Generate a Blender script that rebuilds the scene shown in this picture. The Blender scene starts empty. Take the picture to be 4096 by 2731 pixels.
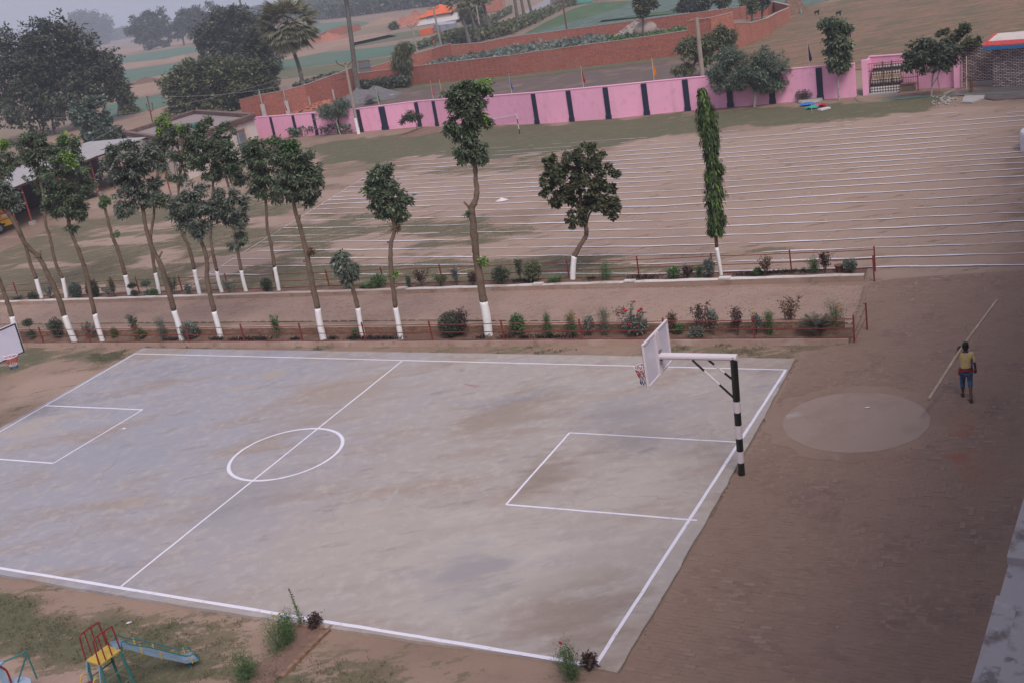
import bpy, math, random
import numpy as np
from mathutils import Vector, Matrix
random.seed(7); rng = np.random.default_rng(11)
S = bpy.context.scene
# ------------------------------------------------------------------ camera, sky, sun, exposure
FPX, PITCH, ROLL, HCAM = 1082.47, 0.33303, -0.17363, 12.8
FW = np.array([0, math.cos(PITCH), -math.sin(PITCH)]); RT0 = np.array([1., 0, 0]); UP0 = np.cross(RT0, FW)
RT = math.cos(ROLL)*RT0 + math.sin(ROLL)*UP0
UP = -math.sin(ROLL)*RT0 + math.cos(ROLL)*UP0
cd = bpy.data.cameras.new('camera'); cam = bpy.data.objects.new('camera', cd); S.collection.objects.link(cam)
cd.sensor_width = 36; cd.lens = FPX/1024*36; cd.clip_start = .1; cd.clip_end = 9000
cam.matrix_world = Matrix(((RT[0], UP[0], -FW[0], 0), (RT[1], UP[1], -FW[1], 0), (RT[2], UP[2], -FW[2], HCAM), (0, 0, 0, 1)))
S.camera = cam
SUN_EL, SUN_AZ = math.radians(50), math.radians(166)      # azimuth measured from +Y towards +X
W = bpy.data.worlds.new('World'); S.world = W; W.use_nodes = True
nt = W.node_tree; nt.nodes.clear()
sk = nt.nodes.new('ShaderNodeTexSky'); sk.sky_type = 'NISHITA'; sk.sun_disc = False
sk.sun_elevation = SUN_EL; sk.sun_rotation = SUN_AZ; sk.air_density = 1.0; sk.dust_density = 6.0; sk.ozone_density = 1.0; sk.altitude = 50
mx = nt.nodes.new('ShaderNodeMix'); mx.data_type = 'RGBA'; mx.inputs[0].default_value = .72
mx.inputs[7].default_value = (5.2, 5.3, 6.6, 1)           # even overcast veil over the clear sky
bg = nt.nodes.new('ShaderNodeBackground'); bg.inputs[1].default_value = .088
wo = nt.nodes.new('ShaderNodeOutputWorld')
nt.links.new(sk.outputs[0], mx.inputs[6]); nt.links.new(mx.outputs[2], bg.inputs[0]); nt.links.new(bg.outputs[0], wo.inputs[0])
sl = bpy.data.lights.new('sun', 'SUN'); sl.energy = 2.0; sl.angle = math.radians(28); sl.color = (1, .94, .88)
so = bpy.data.objects.new('sun', sl); S.collection.objects.link(so)
so.rotation_euler = Vector((math.sin(SUN_AZ)*math.cos(SUN_EL), math.cos(SUN_AZ)*math.cos(SUN_EL), math.sin(SUN_EL))).to_track_quat('Z', 'Y').to_euler()
S.view_settings.view_transform = 'Standard'; S.view_settings.look = 'None'; S.view_settings.gamma = 1
S.view_settings.exposure = 0.29
S.render.engine = 'CYCLES'; S.cycles.volume_bounces = 1; S.cycles.max_bounces = 6

# ------------------------------------------------------------------ survey helpers: photo bearings turned into ground positions
def f(x, y): return (x/2.29688, y/2.29688)
def c(col, row, x, y): return (256*col + x/9.184, 170.75*row + y/9.184)
def ray(p): return FW + ((p[0]-512)/FPX)*RT - ((p[1]-341)/FPX)*UP
def G(p, z=0.):
    d = ray(p); t = (z-HCAM)/d[2]; return np.array([d[0]*t, d[1]*t, z])
def proj(X):
    d = np.asarray(X, float) - [0, 0, HCAM]; z = d @ FW
    return np.array([512 + FPX*(d @ RT)/z, 341 - FPX*(d @ UP)/z])
def V(B, p, dep=0.):
    """point seen at bearing p on the upright plane through B that faces the viewer"""
    h = np.array([B[0], B[1], 0.]); L = np.linalg.norm(h); h /= L; d = ray(p); t = (L+dep)/(d @ h)
    return np.array([d[0]*t, d[1]*t, HCAM + d[2]*t])
def ppm(B): return FPX/((np.asarray(B)-[0, 0, HCAM]) @ FW)
def along(A, B, px, z=0.):
    lo, hi = -.5, 1.5
    A = np.array([A[0], A[1], z]); B = np.array([B[0], B[1], z])
    for _ in range(50):
        m = (lo+hi)/2
        if proj(A+(B-A)*m)[0] < px: lo = m
        else: hi = m
    return A+(B-A)*m
EX = np.array([.8646, -.5024, 0]); NY = np.array([.5024, .8646, 0]); UZ = np.array([0, 0, 1.])   # along and across the court
CT = np.array([7.98, 30.08, 0])
def fr(a, b, z=0.): return CT + a*EX + b*NY + z*UZ

# ------------------------------------------------------------------ mesh + object helpers
COL = S.collection
class MB:
    def __init__(s): s.v = []; s.f = []; s.m = []; s.mi = 0
    def add(s, vs, fs):
        o = len(s.v); s.v += [tuple(map(float, v)) for v in vs]; s.f += [tuple(i+o for i in q) for q in fs]; s.m += [s.mi]*len(fs); return s
    def hexa(s, b, t):
        return s.add(list(b)+list(t), [(3, 2, 1, 0), (4, 5, 6, 7), (0, 1, 5, 4), (1, 2, 6, 5), (2, 3, 7, 6), (3, 0, 4, 7)])
    def obox(s, ctr, ax, ay, az):
        ctr, ax, ay, az = map(np.asarray, (ctr, ax, ay, az)); q = [(-1, -1), (1, -1), (1, 1), (-1, 1)]
        return s.hexa([ctr+i*ax+j*ay-az for i, j in q], [ctr+i*ax+j*ay+az for i, j in q])
    def box(s, ctr, size, d=EX):
        d = np.array([d[0], d[1], 0.]); d /= np.linalg.norm(d); n = np.array([-d[1], d[0], 0])
        return s.obox(ctr, d*size[0]/2, n*size[1]/2, UZ*size[2]/2)
    def wall(s, A, B, th, z0, z1, zb0=None, zb1=None):
        A = np.array([A[0], A[1], 0.]); B = np.array([B[0], B[1], 0.]); d = (B-A)/np.linalg.norm(B-A); n = np.array([-d[1], d[0], 0])*th/2
        zb0 = z0 if zb0 is None else zb0; zb1 = z1 if zb1 is None else zb1
        return s.hexa([A-n+UZ*z0, B-n+UZ*zb0, B+n+UZ*zb0, A+n+UZ*z0], [A-n+UZ*z1, B-n+UZ*zb1, B+n+UZ*zb1, A+n+UZ*z1])
    def tube(s, pts, rad, n=8, caps=True):
        pts = [np.asarray(p, float) for p in pts]
        if not hasattr(rad, '__len__'): rad = [rad]*len(pts)
        rings = []; up = None
        for i, p in enumerate(pts):
            t = pts[min(i+1, len(pts)-1)] - pts[max(i-1, 0)]; t /= (np.linalg.norm(t)+1e-9)
            if up is None: up = np.array([1., 0, 0]) if abs(t[0]) < .9 else np.array([0, 1., 0])
            a = np.cross(t, up); a /= np.linalg.norm(a); b = np.cross(t, a); up = np.cross(a, t)
            rings.append([p + rad[i]*(math.cos(2*math.pi*k/n)*a + math.sin(2*math.pi*k/n)*b) for k in range(n)])
        vs = [v for r_ in rings for v in r_]; fs = []
        for i in range(len(pts)-1):
            for k in range(n): fs.append((i*n+k, i*n+(k+1) % n, (i+1)*n+(k+1) % n, (i+1)*n+k))
        if caps: fs += [tuple(range(n-1, -1, -1)), tuple((len(pts)-1)*n+k for k in range(n))]
        return s.add(vs, fs)
    def poly(s, pts): return s.add(pts, [tuple(range(len(pts)))])
    def prism(s, pts, z0, z1):
        n = len(pts); b = [(p[0], p[1], z0) for p in pts]; t = [(p[0], p[1], z1) for p in pts]
        return s.add(b+t, [tuple(range(n-1, -1, -1)), tuple(range(n, 2*n))] + [(i, (i+1) % n, n+(i+1) % n, n+i) for i in range(n)])
    def strip(s, pts, w, z=None):
        pts = [np.asarray(p, float) for p in pts]; L = []; R = []
        for i, p in enumerate(pts):
            t = pts[min(i+1, len(pts)-1)] - pts[max(i-1, 0)]; t[2] = 0; t /= np.linalg.norm(t); nn = np.array([-t[1], t[0], 0])
            ww = w[i] if hasattr(w, '__len__') else w
            L.append(p+nn*ww/2); R.append(p-nn*ww/2)
        n = len(pts); vs = L+R
        if z is not None: vs = [np.array([v[0], v[1], z]) for v in vs]
        return s.add(vs, [(n+i, n+i+1, i+1, i) for i in range(n-1)])
    def ball(s, ctr, r, nu=8, nv=6):
        r = np.asarray(r if hasattr(r, '__len__') else (r, r, r), float); vs = []; fs = []
        for j in range(nv+1):
            for i in range(nu):
                a = 2*math.pi*i/nu; b = math.pi*j/nv-math.pi/2
                vs.append(np.asarray(ctr)+r*[math.cos(a)*math.cos(b), math.sin(a)*math.cos(b), math.sin(b)])
        for j in range(nv):
            for i in range(nu): fs.append((j*nu+i, j*nu+(i+1) % nu, (j+1)*nu+(i+1) % nu, (j+1)*nu+i))
        return s.add(vs, fs)
    def build(s, name, mat, parent=None, smooth=False, **tags):
        me = bpy.data.meshes.new(name); me.from_pydata(s.v, [], s.f)
        mats = mat if isinstance(mat, (list, tuple)) else [mat]
        for m_ in mats: me.materials.append(m_)
        if len(mats) > 1: me.polygons.foreach_set('material_index', s.m)
        if smooth: me.polygons.foreach_set('use_smooth', [True]*len(me.polygons))
        me.update(); return link(name, me, parent, **tags)
def link(name, me, parent=None, label=None, cat=None, group=None, kind=None):
    o = bpy.data.objects.new(name, me); COL.objects.link(o)
    if parent is not None:
        o.parent = parent
        if parent.parent is None: o.matrix_parent_inverse = Matrix.Translation(-parent.location)   # parts of parts already sit in world space
    if label: o['label'] = label
    if cat: o['category'] = cat
    if group: o['group'] = group
    if kind: o['kind'] = kind
    return o
def thing(name, label, cat, loc, group=None):
    o = link(name, None, None, label, cat, group); o.location = tuple(map(float, loc)); o.empty_display_size = .2; return o
def npmesh(name, Vv, Q, mat, col=None, parent=None, flat=True, **tags):
    me = bpy.data.meshes.new(name); k = Q.shape[1]
    me.vertices.add(len(Vv)); me.vertices.foreach_set('co', np.ascontiguousarray(Vv, np.float32).ravel())
    me.loops.add(Q.size); me.loops.foreach_set('vertex_index', np.ascontiguousarray(Q, np.int32).ravel())
    me.polygons.add(len(Q)); me.polygons.foreach_set('loop_start', np.arange(0, Q.size, k, dtype=np.int32))
    me.update(calc_edges=True)
    if flat: me.polygons.foreach_set('use_smooth', [False]*len(Q))
    if col is not None:
        a = me.color_attributes.new('Col', 'FLOAT_COLOR', 'POINT')
        a.data.foreach_set('color', np.concatenate([col, np.ones((len(col), 1))], 1).astype(np.float32).ravel())
    me.materials.append(mat); return link(name, me, parent, **tags)

# ------------------------------------------------------------------ materials
def nodes(name):
    m = bpy.data.materials.new(name); m.use_nodes = True; t = m.node_tree; b = t.nodes['Principled BSDF']; b.inputs['Specular IOR Level'].default_value = .25
    return m, t, b
def noise(t, scale, detail=4, rough=.55, stretch=None, world=True, dist=0.):
    co = t.nodes.new('ShaderNodeNewGeometry').outputs['Position'] if world else t.nodes.new('ShaderNodeTexCoord').outputs['Object']
    mp = t.nodes.new('ShaderNodeMapping'); t.links.new(co, mp.inputs[0])
    if stretch: mp.inputs['Rotation'].default_value = (0, 0, stretch[1]); mp.inputs['Scale'].default_value = stretch[0]
    mp.inputs['Location'].default_value = (random.uniform(-9, 9), random.uniform(-9, 9), random.uniform(-9, 9))
    n = t.nodes.new('ShaderNodeTexNoise'); n.inputs['Scale'].default_value = scale; n.inputs['Detail'].default_value = detail
    n.inputs['Roughness'].default_value = rough; n.inputs['Distortion'].default_value = dist
    t.links.new(mp.outputs[0], n.inputs['Vector']); return n.outputs[0]
def ramp(t, v, lo, hi, amt=1.):
    r = t.nodes.new('ShaderNodeMapRange'); r.interpolation_type = 'SMOOTHSTEP'
    r.inputs[1].default_value = lo; r.inputs[2].default_value = hi; r.inputs[4].default_value = amt; t.links.new(v, r.inputs[0]); return r.outputs[0]
def mix(t, fac, a, b):
    x = t.nodes.new('ShaderNodeMix'); x.data_type = 'RGBA'
    for i, v in ((0, fac), (6, a), (7, b)):
        if isinstance(v, bpy.types.NodeSocket): t.links.new(v, x.inputs[i])
        else: x.inputs[i].default_value = v if i == 0 else (*v, 1)
    return x.outputs[2]
def math2(t, op, a, b):
    x = t.nodes.new('ShaderNodeMath'); x.operation = op
    for i, v in ((0, a), (1, b)):
        if isinstance(v, bpy.types.NodeSocket): t.links.new(v, x.inputs[i])
        else: x.inputs[i].default_value = v
    return x.outputs[0]
def bumpit(t, b, h, strength, dist):
    n = t.nodes.new('ShaderNodeBump'); n.inputs['Strength'].default_value = strength; n.inputs['Distance'].default_value = dist
    t.links.new(h, n.inputs['Height']); t.links.new(n.outputs[0], b.inputs['Normal'])
def mat(name, col, rough=.85, layers=(), bump=None, metal=0., world=True, spec=.25):
    """col plus stains: layers = (colour, scale, lo, hi, amount[, stretch])"""
    m, t, b = nodes(name); cur = col
    for L in layers:
        st = L[5] if len(L) > 5 else None
        cur = mix(t, ramp(t, noise(t, L[1], 5, .6, st, world), L[2], L[3], L[4]), cur, L[0])
    if isinstance(cur, bpy.types.NodeSocket): t.links.new(cur, b.inputs['Base Color'])
    else: b.inputs['Base Color'].default_value = (*cur, 1)
    b.inputs['Roughness'].default_value = rough; b.inputs['Metallic'].default_value = metal; b.inputs['Specular IOR Level'].default_value = spec
    if bump: bumpit(t, b, noise(t, bump[0], 5, .6, None, world), bump[1], bump[2])
    return m
def paint(name, col, rough=.5, wear=.35):
    dk = tuple(.55*x for x in col); return mat(name, col, rough, [(dk, 3, .45, .75, wear), ((.16, .11, .08), 14, .62, .8, wear)], None, 0, False, .4)
def leafmat(name, rough=.55, trans=.25):
    m, t, b = nodes(name); a = t.nodes.new('ShaderNodeAttribute'); a.attribute_name = 'Col'
    t.links.new(a.outputs[0], b.inputs['Base Color']); b.inputs['Roughness'].default_value = rough
    tr = t.nodes.new('ShaderNodeBsdfTranslucent'); t.links.new(a.outputs[0], tr.inputs[0])
    ms = t.nodes.new('ShaderNodeMixShader'); ms.inputs[0].default_value = trans
    t.links.new(b.outputs[0], ms.inputs[1]); t.links.new(tr.outputs[0], ms.inputs[2]); t.links.new(ms.outputs[0], t.nodes['Material Output'].inputs[0]); return m
def brickmat(name, c1, c2, mortar, wash=None, bw=.24, bh=.08, yaw=0., spk=True):
    m, t, b = nodes(name); co = t.nodes.new('ShaderNodeNewGeometry').outputs['Position']
    mp = t.nodes.new('ShaderNodeMapping'); mp.vector_type = 'POINT'; mp.inputs['Rotation'].default_value = (0, 0, -yaw); t.links.new(co, mp.inputs[0])
    sx = t.nodes.new('ShaderNodeSeparateXYZ'); t.links.new(mp.outputs[0], sx.inputs[0]); cb = t.nodes.new('ShaderNodeCombineXYZ')
    t.links.new(math2(t, 'ADD', sx.outputs[0], sx.outputs[1]), cb.inputs[0]); t.links.new(sx.outputs[2], cb.inputs[1])
    k = t.nodes.new('ShaderNodeTexBrick'); t.links.new(cb.outputs[0], k.inputs['Vector'])
    k.inputs['Scale'].default_value = 1; k.inputs['Brick Width'].default_value = bw; k.inputs['Row Height'].default_value = bh; k.inputs['Mortar Size'].default_value = .009
    k.inputs['Color1'].default_value = (*c1, 1); k.inputs['Color2'].default_value = (*c2, 1); k.inputs['Mortar'].default_value = (*mortar, 1)
    cur = k.outputs['Color']
    if not spk: cur = mix(t, ramp(t, noise(t, 1.6, 5, .6, ((1, 1, .12), 0)), .52, .72, .45), cur, (.6, .3, .38)); cur = mix(t, ramp(t, noise(t, 4, 5, .65), .62, .74, .4), cur, (.8, .55, .62))
    if wash: cur = mix(t, ramp(t, noise(t, .35, 5), .45, .7, wash[1]), cur, wash[0])
    if spk: cur = mix(t, ramp(t, noise(t, 5.5, 3, .6), .6, .68, .7), cur, tuple(min(.6, x*1.5+.08) for x in c1)); cur = mix(t, ramp(t, noise(t, 3.7, 4, .6), .58, .68, .6), cur, tuple(x*.4 for x in c1))
    cur = mix(t, ramp(t, noise(t, 2.2, 5), .5, .8, .35), cur, tuple(x*.55 for x in c1))
    t.links.new(cur, b.inputs['Base Color']); b.inputs['Roughness'].default_value = .9
    bumpit(t, b, k.outputs['Fac'], -.6, .01); return m
M = {}
M['white'] = mat('whitewash', (.74, .72, .74), .8, [((.5, .44, .4), 6, .55, .75, .5), ((.32, .26, .22), 18, .68, .8, .6)], (30, .3, .01), world=False)
M['bark'] = mat('bark', (.15, .105, .078), .9, [((.08, .058, .045), 5, .4, .7, .7), ((.2, .16, .11), 11, .6, .8, .5)], (26, .6, .02))
M['greybark'] = mat('grey_bark', (.13, .12, .11), .9, [((.07, .06, .055), 2, .4, .7, .7)], (14, .6, .03))
M['palebark'] = mat('pale_bark', (.36, .32, .3), .9, [((.17, .13, .11), 7, .5, .7, .7)], (20, .4, .02))
M['leaf'] = leafmat('foliage'); M['petal'] = leafmat('petals', .6, .35)
M['conc'] = mat('concrete', (.36, .33, .33), .9, [((.24, .2, .18), 1.2, .5, .75, .6), ((.45, .42, .41), 3, .6, .8, .5)], (20, .25, .01))
M['redpaint'] = paint('oxide_red_paint', (.2, .035, .03), .5)
M['rail'] = paint('oxide_red_rail', (.16, .03, .028), .55)
M['black'] = mat('black_paint', (.012, .013, .012), .35, [((.05, .045, .04), 8, .55, .8, .6)], spec=.4)
M['gloss'] = mat('white_gloss_paint', (.62, .55, .6), .45, [((.45, .36, .38), 5, .55, .8, .4)], spec=.4)
M['soil'] = mat('bed_soil', (.15, .088, .066), .95, [((.24, .155, .12), 2.5, .45, .7, .7), ((.08, .05, .038), 7, .5, .75, .7)], (24, .7, .03))
M['rust'] = mat('rusty_steel', (.12, .05, .035), .7, [((.2, .09, .05), 6, .5, .7, .7)])
M['pole'] = mat('concrete_pole', (.3, .25, .22), .9, [((.18, .14, .12), 2, .45, .75, .6)])
M['pink'] = brickmat('pink_painted_brick', (.85, .42, .6), (.82, .39, .56), (.72, .33, .5), ((.76, .38, .52), .5), .24, .085, -.62, False)
M['pinkflat'] = mat('pink_paint', (.8, .4, .57), .8, [((.64, .3, .42), 2, .5, .8, .5)])
M['navy'] = mat('navy_paint', (.016, .022, .05), .55, [((.05, .06, .09), 4, .55, .8, .5)])
M['brick'] = brickmat('red_brick', (.36, .095, .065), (.22, .055, .042), (.3, .18, .15), ((.3, .14, .11), .4))
M['brickpale'] = brickmat('pale_red_brick', (.4, .13, .085), (.28, .08, .055), (.34, .2, .155), ((.4, .19, .14), .35))
M['coping'] = mat('mortar_coping', (.36, .28, .25), .9, [((.2, .13, .11), 1.5, .5, .7, .6)])
M['steel'] = mat('galvanised', (.3, .3, .32), .45, [((.17, .14, .13), 4, .5, .75, .5)], metal=.6)
M['gravel'] = mat('grey_gravel', (.16, .15, .16), .95, [((.09, .08, .085), 4, .45, .7, .8)], (9, 1, .1))
# ------------------------------------------------------------------ ground, yard, fields, road
def sdist(P2, poly):
    """signed distance (positive inside) of points to a polygon on the ground"""
    poly = np.array([(p[0], p[1]) for p in poly]); d = np.full(len(P2), 1e9); ins = np.zeros(len(P2), bool)
    for i in range(len(poly)):
        a = poly[i]; b = poly[(i+1) % len(poly)]; e = b-a; w = P2-a
        t = np.clip((w @ e)/(e @ e), 0, 1); d = np.minimum(d, np.linalg.norm(w-t[:, None]*e, axis=1))
        cnd = ((a[1] <= P2[:, 1]) & (b[1] > P2[:, 1])) | ((b[1] <= P2[:, 1]) & (a[1] > P2[:, 1]))
        xx = a[0]+(P2[:, 1]-a[1])/(b[1]-a[1] if b[1] != a[1] else 1e-9)*e[0]; ins ^= cnd & (P2[:, 0] < xx)
    return np.where(ins, d, -d)
def vnoise(P2, s, seed=0):
    r = np.random.default_rng(seed); T = r.random((64, 64)); q = P2*s+r.random(2)*50; i = np.floor(q).astype(int); u = q-i; u = u*u*(3-2*u)
    g = lambda a, b: T[(i[:, 0]+a) % 64, (i[:, 1]+b) % 64]
    return (g(0, 0)*(1-u[:, 0])+g(1, 0)*u[:, 0])*(1-u[:, 1])+(g(0, 1)*(1-u[:, 0])+g(1, 1)*u[:, 0])*u[:, 1]
def fbm(P2, s, seed=0): return sum(vnoise(P2, s*2**k, seed+k)*.5**k for k in range(4))/1.875
FP = lambda *l: [G(f(*p)) for p in l]
# grass: (amount, polygon)
GRASS = [
 (1.0, FP((690, 330), (1000, 300), (1250, 280), (1620, 258), (1970, 232), (2200, 212), (2150, 248), (1960, 282), (1640, 300), (1450, 322), (1330, 350), (1100, 372), (900, 366), (740, 372))),
 (.8, FP((-60, 640), (0, 575), (120, 520), (330, 480), (560, 445), (700, 420), (760, 455), (650, 500), (900, 480), (1040, 470), (1200, 520), (1300, 545), (1450, 560), (1600, 550), (1900, 565), (2000, 590), (2000, 640), (1300, 655), (400, 690), (-60, 700))),
 (.7, FP((880, 385), (1150, 372), (1400, 360), (1230, 400), (1220, 440), (1000, 445), (900, 420))),
 (.55, FP((560, 420), (720, 385), (900, 365), (880, 395), (760, 440), (650, 450))),
 (1.0, FP((-200, 1345), (60, 1352), (300, 1392), (520, 1430), (700, 1460), (860, 1490), (800, 1545), (720, 1620), (-200, 1700))),
 (.75, FP((700, 1470), (800, 1462), (960, 1500), (1000, 1560), (960, 1640), (650, 1640))),
 (.95, FP((30, 800), (130, 793), (240, 790), (333, 797), (240, 850), (150, 836), (90, 836), (0, 862), (-40, 862), (-60, 805))),
 (.6, FP((-60, 945), (40, 930), (90, 930), (70, 955), (-60, 975))),
 (.62, FP((340, 793), (1000, 792), (1480, 798), (1830, 790), (1900, 780), (1940, 790), (1830, 822), (1000, 806), (340, 801))),
 (.45, FP((1540, 1415), (1600, 1400), (1620, 1470), (1530, 1520))), (.45, FP((1660, 1130), (1780, 1128), (1790, 1160), (1680, 1165))),
 (.5, FP((2005, 615), (2060, 625), (2060, 645), (1995, 645)))]
BARE = [FP((1470, 322), (1620, 302), (2352, 240), (2352, 640), (2060, 640), (1900, 570), (1600, 545), (1300, 545), (1260, 500), (1300, 420), (1400, 350)),
        FP((780, 450), (900, 405), (1250, 395), (1300, 440), (1250, 475), (1050, 500), (800, 480)),
        FP((420, 630), (500, 590), (620, 570), (640, 590), (520, 625), (440, 650)), FP((300, 600), (380, 575), (420, 590), (330, 625)),
        FP((780, 560), (900, 535), (980, 545), (900, 590), (790, 600)), FP((0, 880), (150, 842), (260, 850), (120, 925), (0, 935)),
        FP((420, 1470), (560, 1455), (640, 1480), (560, 1530), (420, 1540)), FP((-40, 1500), (180, 1480), (250, 1530), (200, 1600), (-40, 1620)),
        FP((600, 1430), (760, 1465), (720, 1568), (560, 1600), (640, 1520))]
na, nb = 370, 305; ga = np.linspace(-76, 36, na); gb = np.linspace(-31, 60, nb)
A_, B_ = np.meshgrid(ga, gb); PTS = CT[None]+A_.ravel()[:, None]*EX+B_.ravel()[:, None]*NY; P2 = PTS[:, :2]
wob = (fbm(P2, .35, 3)-.5)*4.0+(fbm(P2, 1.6, 9)-.5)*1.6
def grass_at(P2, wob):
    g = np.zeros(len(P2))
    for amt, pl in GRASS:
        s_ = sdist(P2, pl); near = np.minimum(1, np.sqrt(P2[:, 1]/60))
        g = np.maximum(g, amt*np.clip((s_+wob*1.15*near)/.9+.35, 0, 1))
    bare = np.zeros(len(P2))
    for pl in BARE: bare = np.maximum(bare, np.clip((sdist(P2, pl)+wob*1.0)/.8+.3, 0, 1))
    ab = np.stack([(P2-CT[:2]) @ EX[:2]*.2, (P2-CT[:2]) @ NY[:2]*.75], 1); far_ = np.clip(((P2-CT[:2]) @ NY[:2]-7)/2, 0, 1)*np.clip((46-(P2-CT[:2]) @ NY[:2])/4, 0, 1)
    bare = np.maximum(bare, np.clip((fbm(ab, .55, 71)-.56)/.05, 0, 1)*far_*(g < .92)*.9)
    return g*(1-.93*bare), bare
gr, bare = grass_at(P2, wob)
PTS[:, 2] = (fbm(P2, .5, 21)-.5)*.03-.02
idx = np.arange(na*nb).reshape(nb, na); Q = np.stack([idx[:-1, :-1], idx[:-1, 1:], idx[1:, 1:], idx[1:, :-1]], -1).reshape(-1, 4)
m, t, b = nodes('yard_earth')
at = t.nodes.new('ShaderNodeAttribute'); at.attribute_name = 'Col'; sep = t.nodes.new('ShaderNodeSeparateColor'); t.links.new(at.outputs[0], sep.inputs[0])
dirt = mix(t, ramp(t, noise(t, .22, 5), .35, .7), (.285, .198, .155), (.225, .152, .118))
dirt = mix(t, ramp(t, noise(t, 1.3, 6, .65), .5, .72, .55), dirt, (.18, .118, .098))
dirt = mix(t, math2(t, 'MULTIPLY', sep.outputs[1], .55), dirt, (.37, .265, .222))
dirt = mix(t, ramp(t, noise(t, 7, 4, .7), .6, .75, .35), dirt, (.38, .3, .26))
gcol = mix(t, ramp(t, sep.outputs[0], .5, 1.0), (.16, .122, .082), (.074, .084, .043)); gcol = mix(t, ramp(t, noise(t, .8, 6, .65), .4, .7, .5), gcol, (.115, .108, .062))
gcol = mix(t, ramp(t, noise(t, 9, 4, .7), .45, .7, .6), gcol, (.2, .155, .115))
gm = math2(t, 'ADD', sep.outputs[0], math2(t, 'MULTIPLY', math2(t, 'SUBTRACT', noise(t, 1.5, 8, .72, ((.45, 1.5, 1), .55)), .5), 4.2))
gm = ramp(t, math2(t, 'ADD', gm, math2(t, 'MULTIPLY', math2(t, 'SUBTRACT', noise(t, 9, 5, .7), .5), 1.3)), .34, .62, .88)
t.links.new(mix(t, gm, dirt, gcol), b.inputs['Base Color']); b.inputs['Roughness'].default_value = .95
bumpit(t, b, noise(t, 16, 6, .7), .5, .03)
yard = npmesh('yard_ground', PTS, Q, m, np.stack([gr, bare, gr*0], 1), kind='structure')

terr = mat('open_land', (.24, .165, .135), .95, [((.2, .16, .1), .02, .4, .7, .8), ((.3, .2, .155), .06, .5, .75, .7), ((.13, .13, .08), .11, .55, .75, .55)], (3, .4, .1))
mb = MB(); mb.poly([(-1450, -250, -.12), (1450, -250, -.12), (1450, 1900, -.12), (-1450, 1900, -.12)]); mb.build('ground', terr, kind='structure')
def sheet(name, pts, material, z, kind='structure'):
    mb = MB(); mb.poly([G(p, z) for p in pts]); return mb.build(name, material, kind=kind)
cab = mat('cabbage_leaf_cover', (.1, .145, .125), .9, [((.16, .21, .2), 1.1, .5, .62, .9), ((.07, .095, .06), .35, .45, .65, .7), ((.15, .12, .09), .15, .55, .75, .5)], (2, 1, .3))
grn = mat('green_crop', (.075, .13, .06), .9, [((.05, .085, .04), .9, .45, .65, .8), ((.11, .16, .08), .2, .5, .7, .7)], (2.2, 1, .3))
teal = mat('far_green_crop', (.085, .15, .11), .9, [((.13, .15, .11), .05, .4, .7, .7), ((.06, .1, .08), .2, .5, .7, .5)])
tan = mat('ploughed_field', (.3, .195, .15), .95, [((.22, .15, .11), .07, .4, .7, .7), ((.34, .25, .19), .3, .55, .75, .5)])
stub = mat('stubble', (.23, .13, .088), .95, [((.1, .092, .05), 1.0, .46, .56, .85, ((.3, 1.4, 1), -.5)), ((.085, .085, .045), 3.2, .52, .62, .6), ((.3, .17, .115), 1.4, .52, .7, .75, ((.5, 1.4, 1), -.5)), ((.1, .095, .055), .09, .5, .62, .6)], (4, .5, .08))
grass2 = mat('rough_grass', (.12, .125, .075), .95, [((.2, .15, .11), .6, .45, .7, .7), ((.075, .095, .045), 1.6, .5, .7, .7)], (5, .6, .08))
damp = mat('damp_earth', (.125, .09, .08), .9, [((.2, .135, .11), .35, .5, .65, .9), ((.11, .085, .08), .5, .55, .75, .7)], (6, .4, .05))
sheet('stubble_field', [c(2, 0, 2060, 440), c(3, 0, 0, 262), c(3, 0, 200, 175), c(3, 0, 330, 60), c(3, 0, 700, 0), c(3, 0, 2351, -150), c(3, 0, 3900, -250), c(3, 0, 3900, 300), c(3, 0, 2351, 470), c(3, 0, 800, 640), c(3, 0, 0, 700), c(2, 0, 1900, 700)], stub, -.07)
sheet('walled_plot_ground', [c(1, 0, 980, 860), c(1, 0, 1300, 815), c(2, 0, 0, 715), c(2, 0, 600, 640), c(2, 0, 1600, 520), c(2, 0, 1900, 600), c(2, 0, 1800, 720), c(2, 0, 0, 890), c(1, 0, 1200, 980), c(1, 0, 900, 990)], damp, -.07)
sheet('verge_grass', [c(1, 0, 1000, 850), c(1, 0, 1300, 790), c(2, 0, 0, 690), c(2, 0, 600, 620), c(2, 0, 1600, 500), c(2, 0, 1620, 525), c(2, 0, 600, 650), c(2, 0, 0, 722), c(1, 0, 1300, 825)], grass2, -.045)
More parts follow.
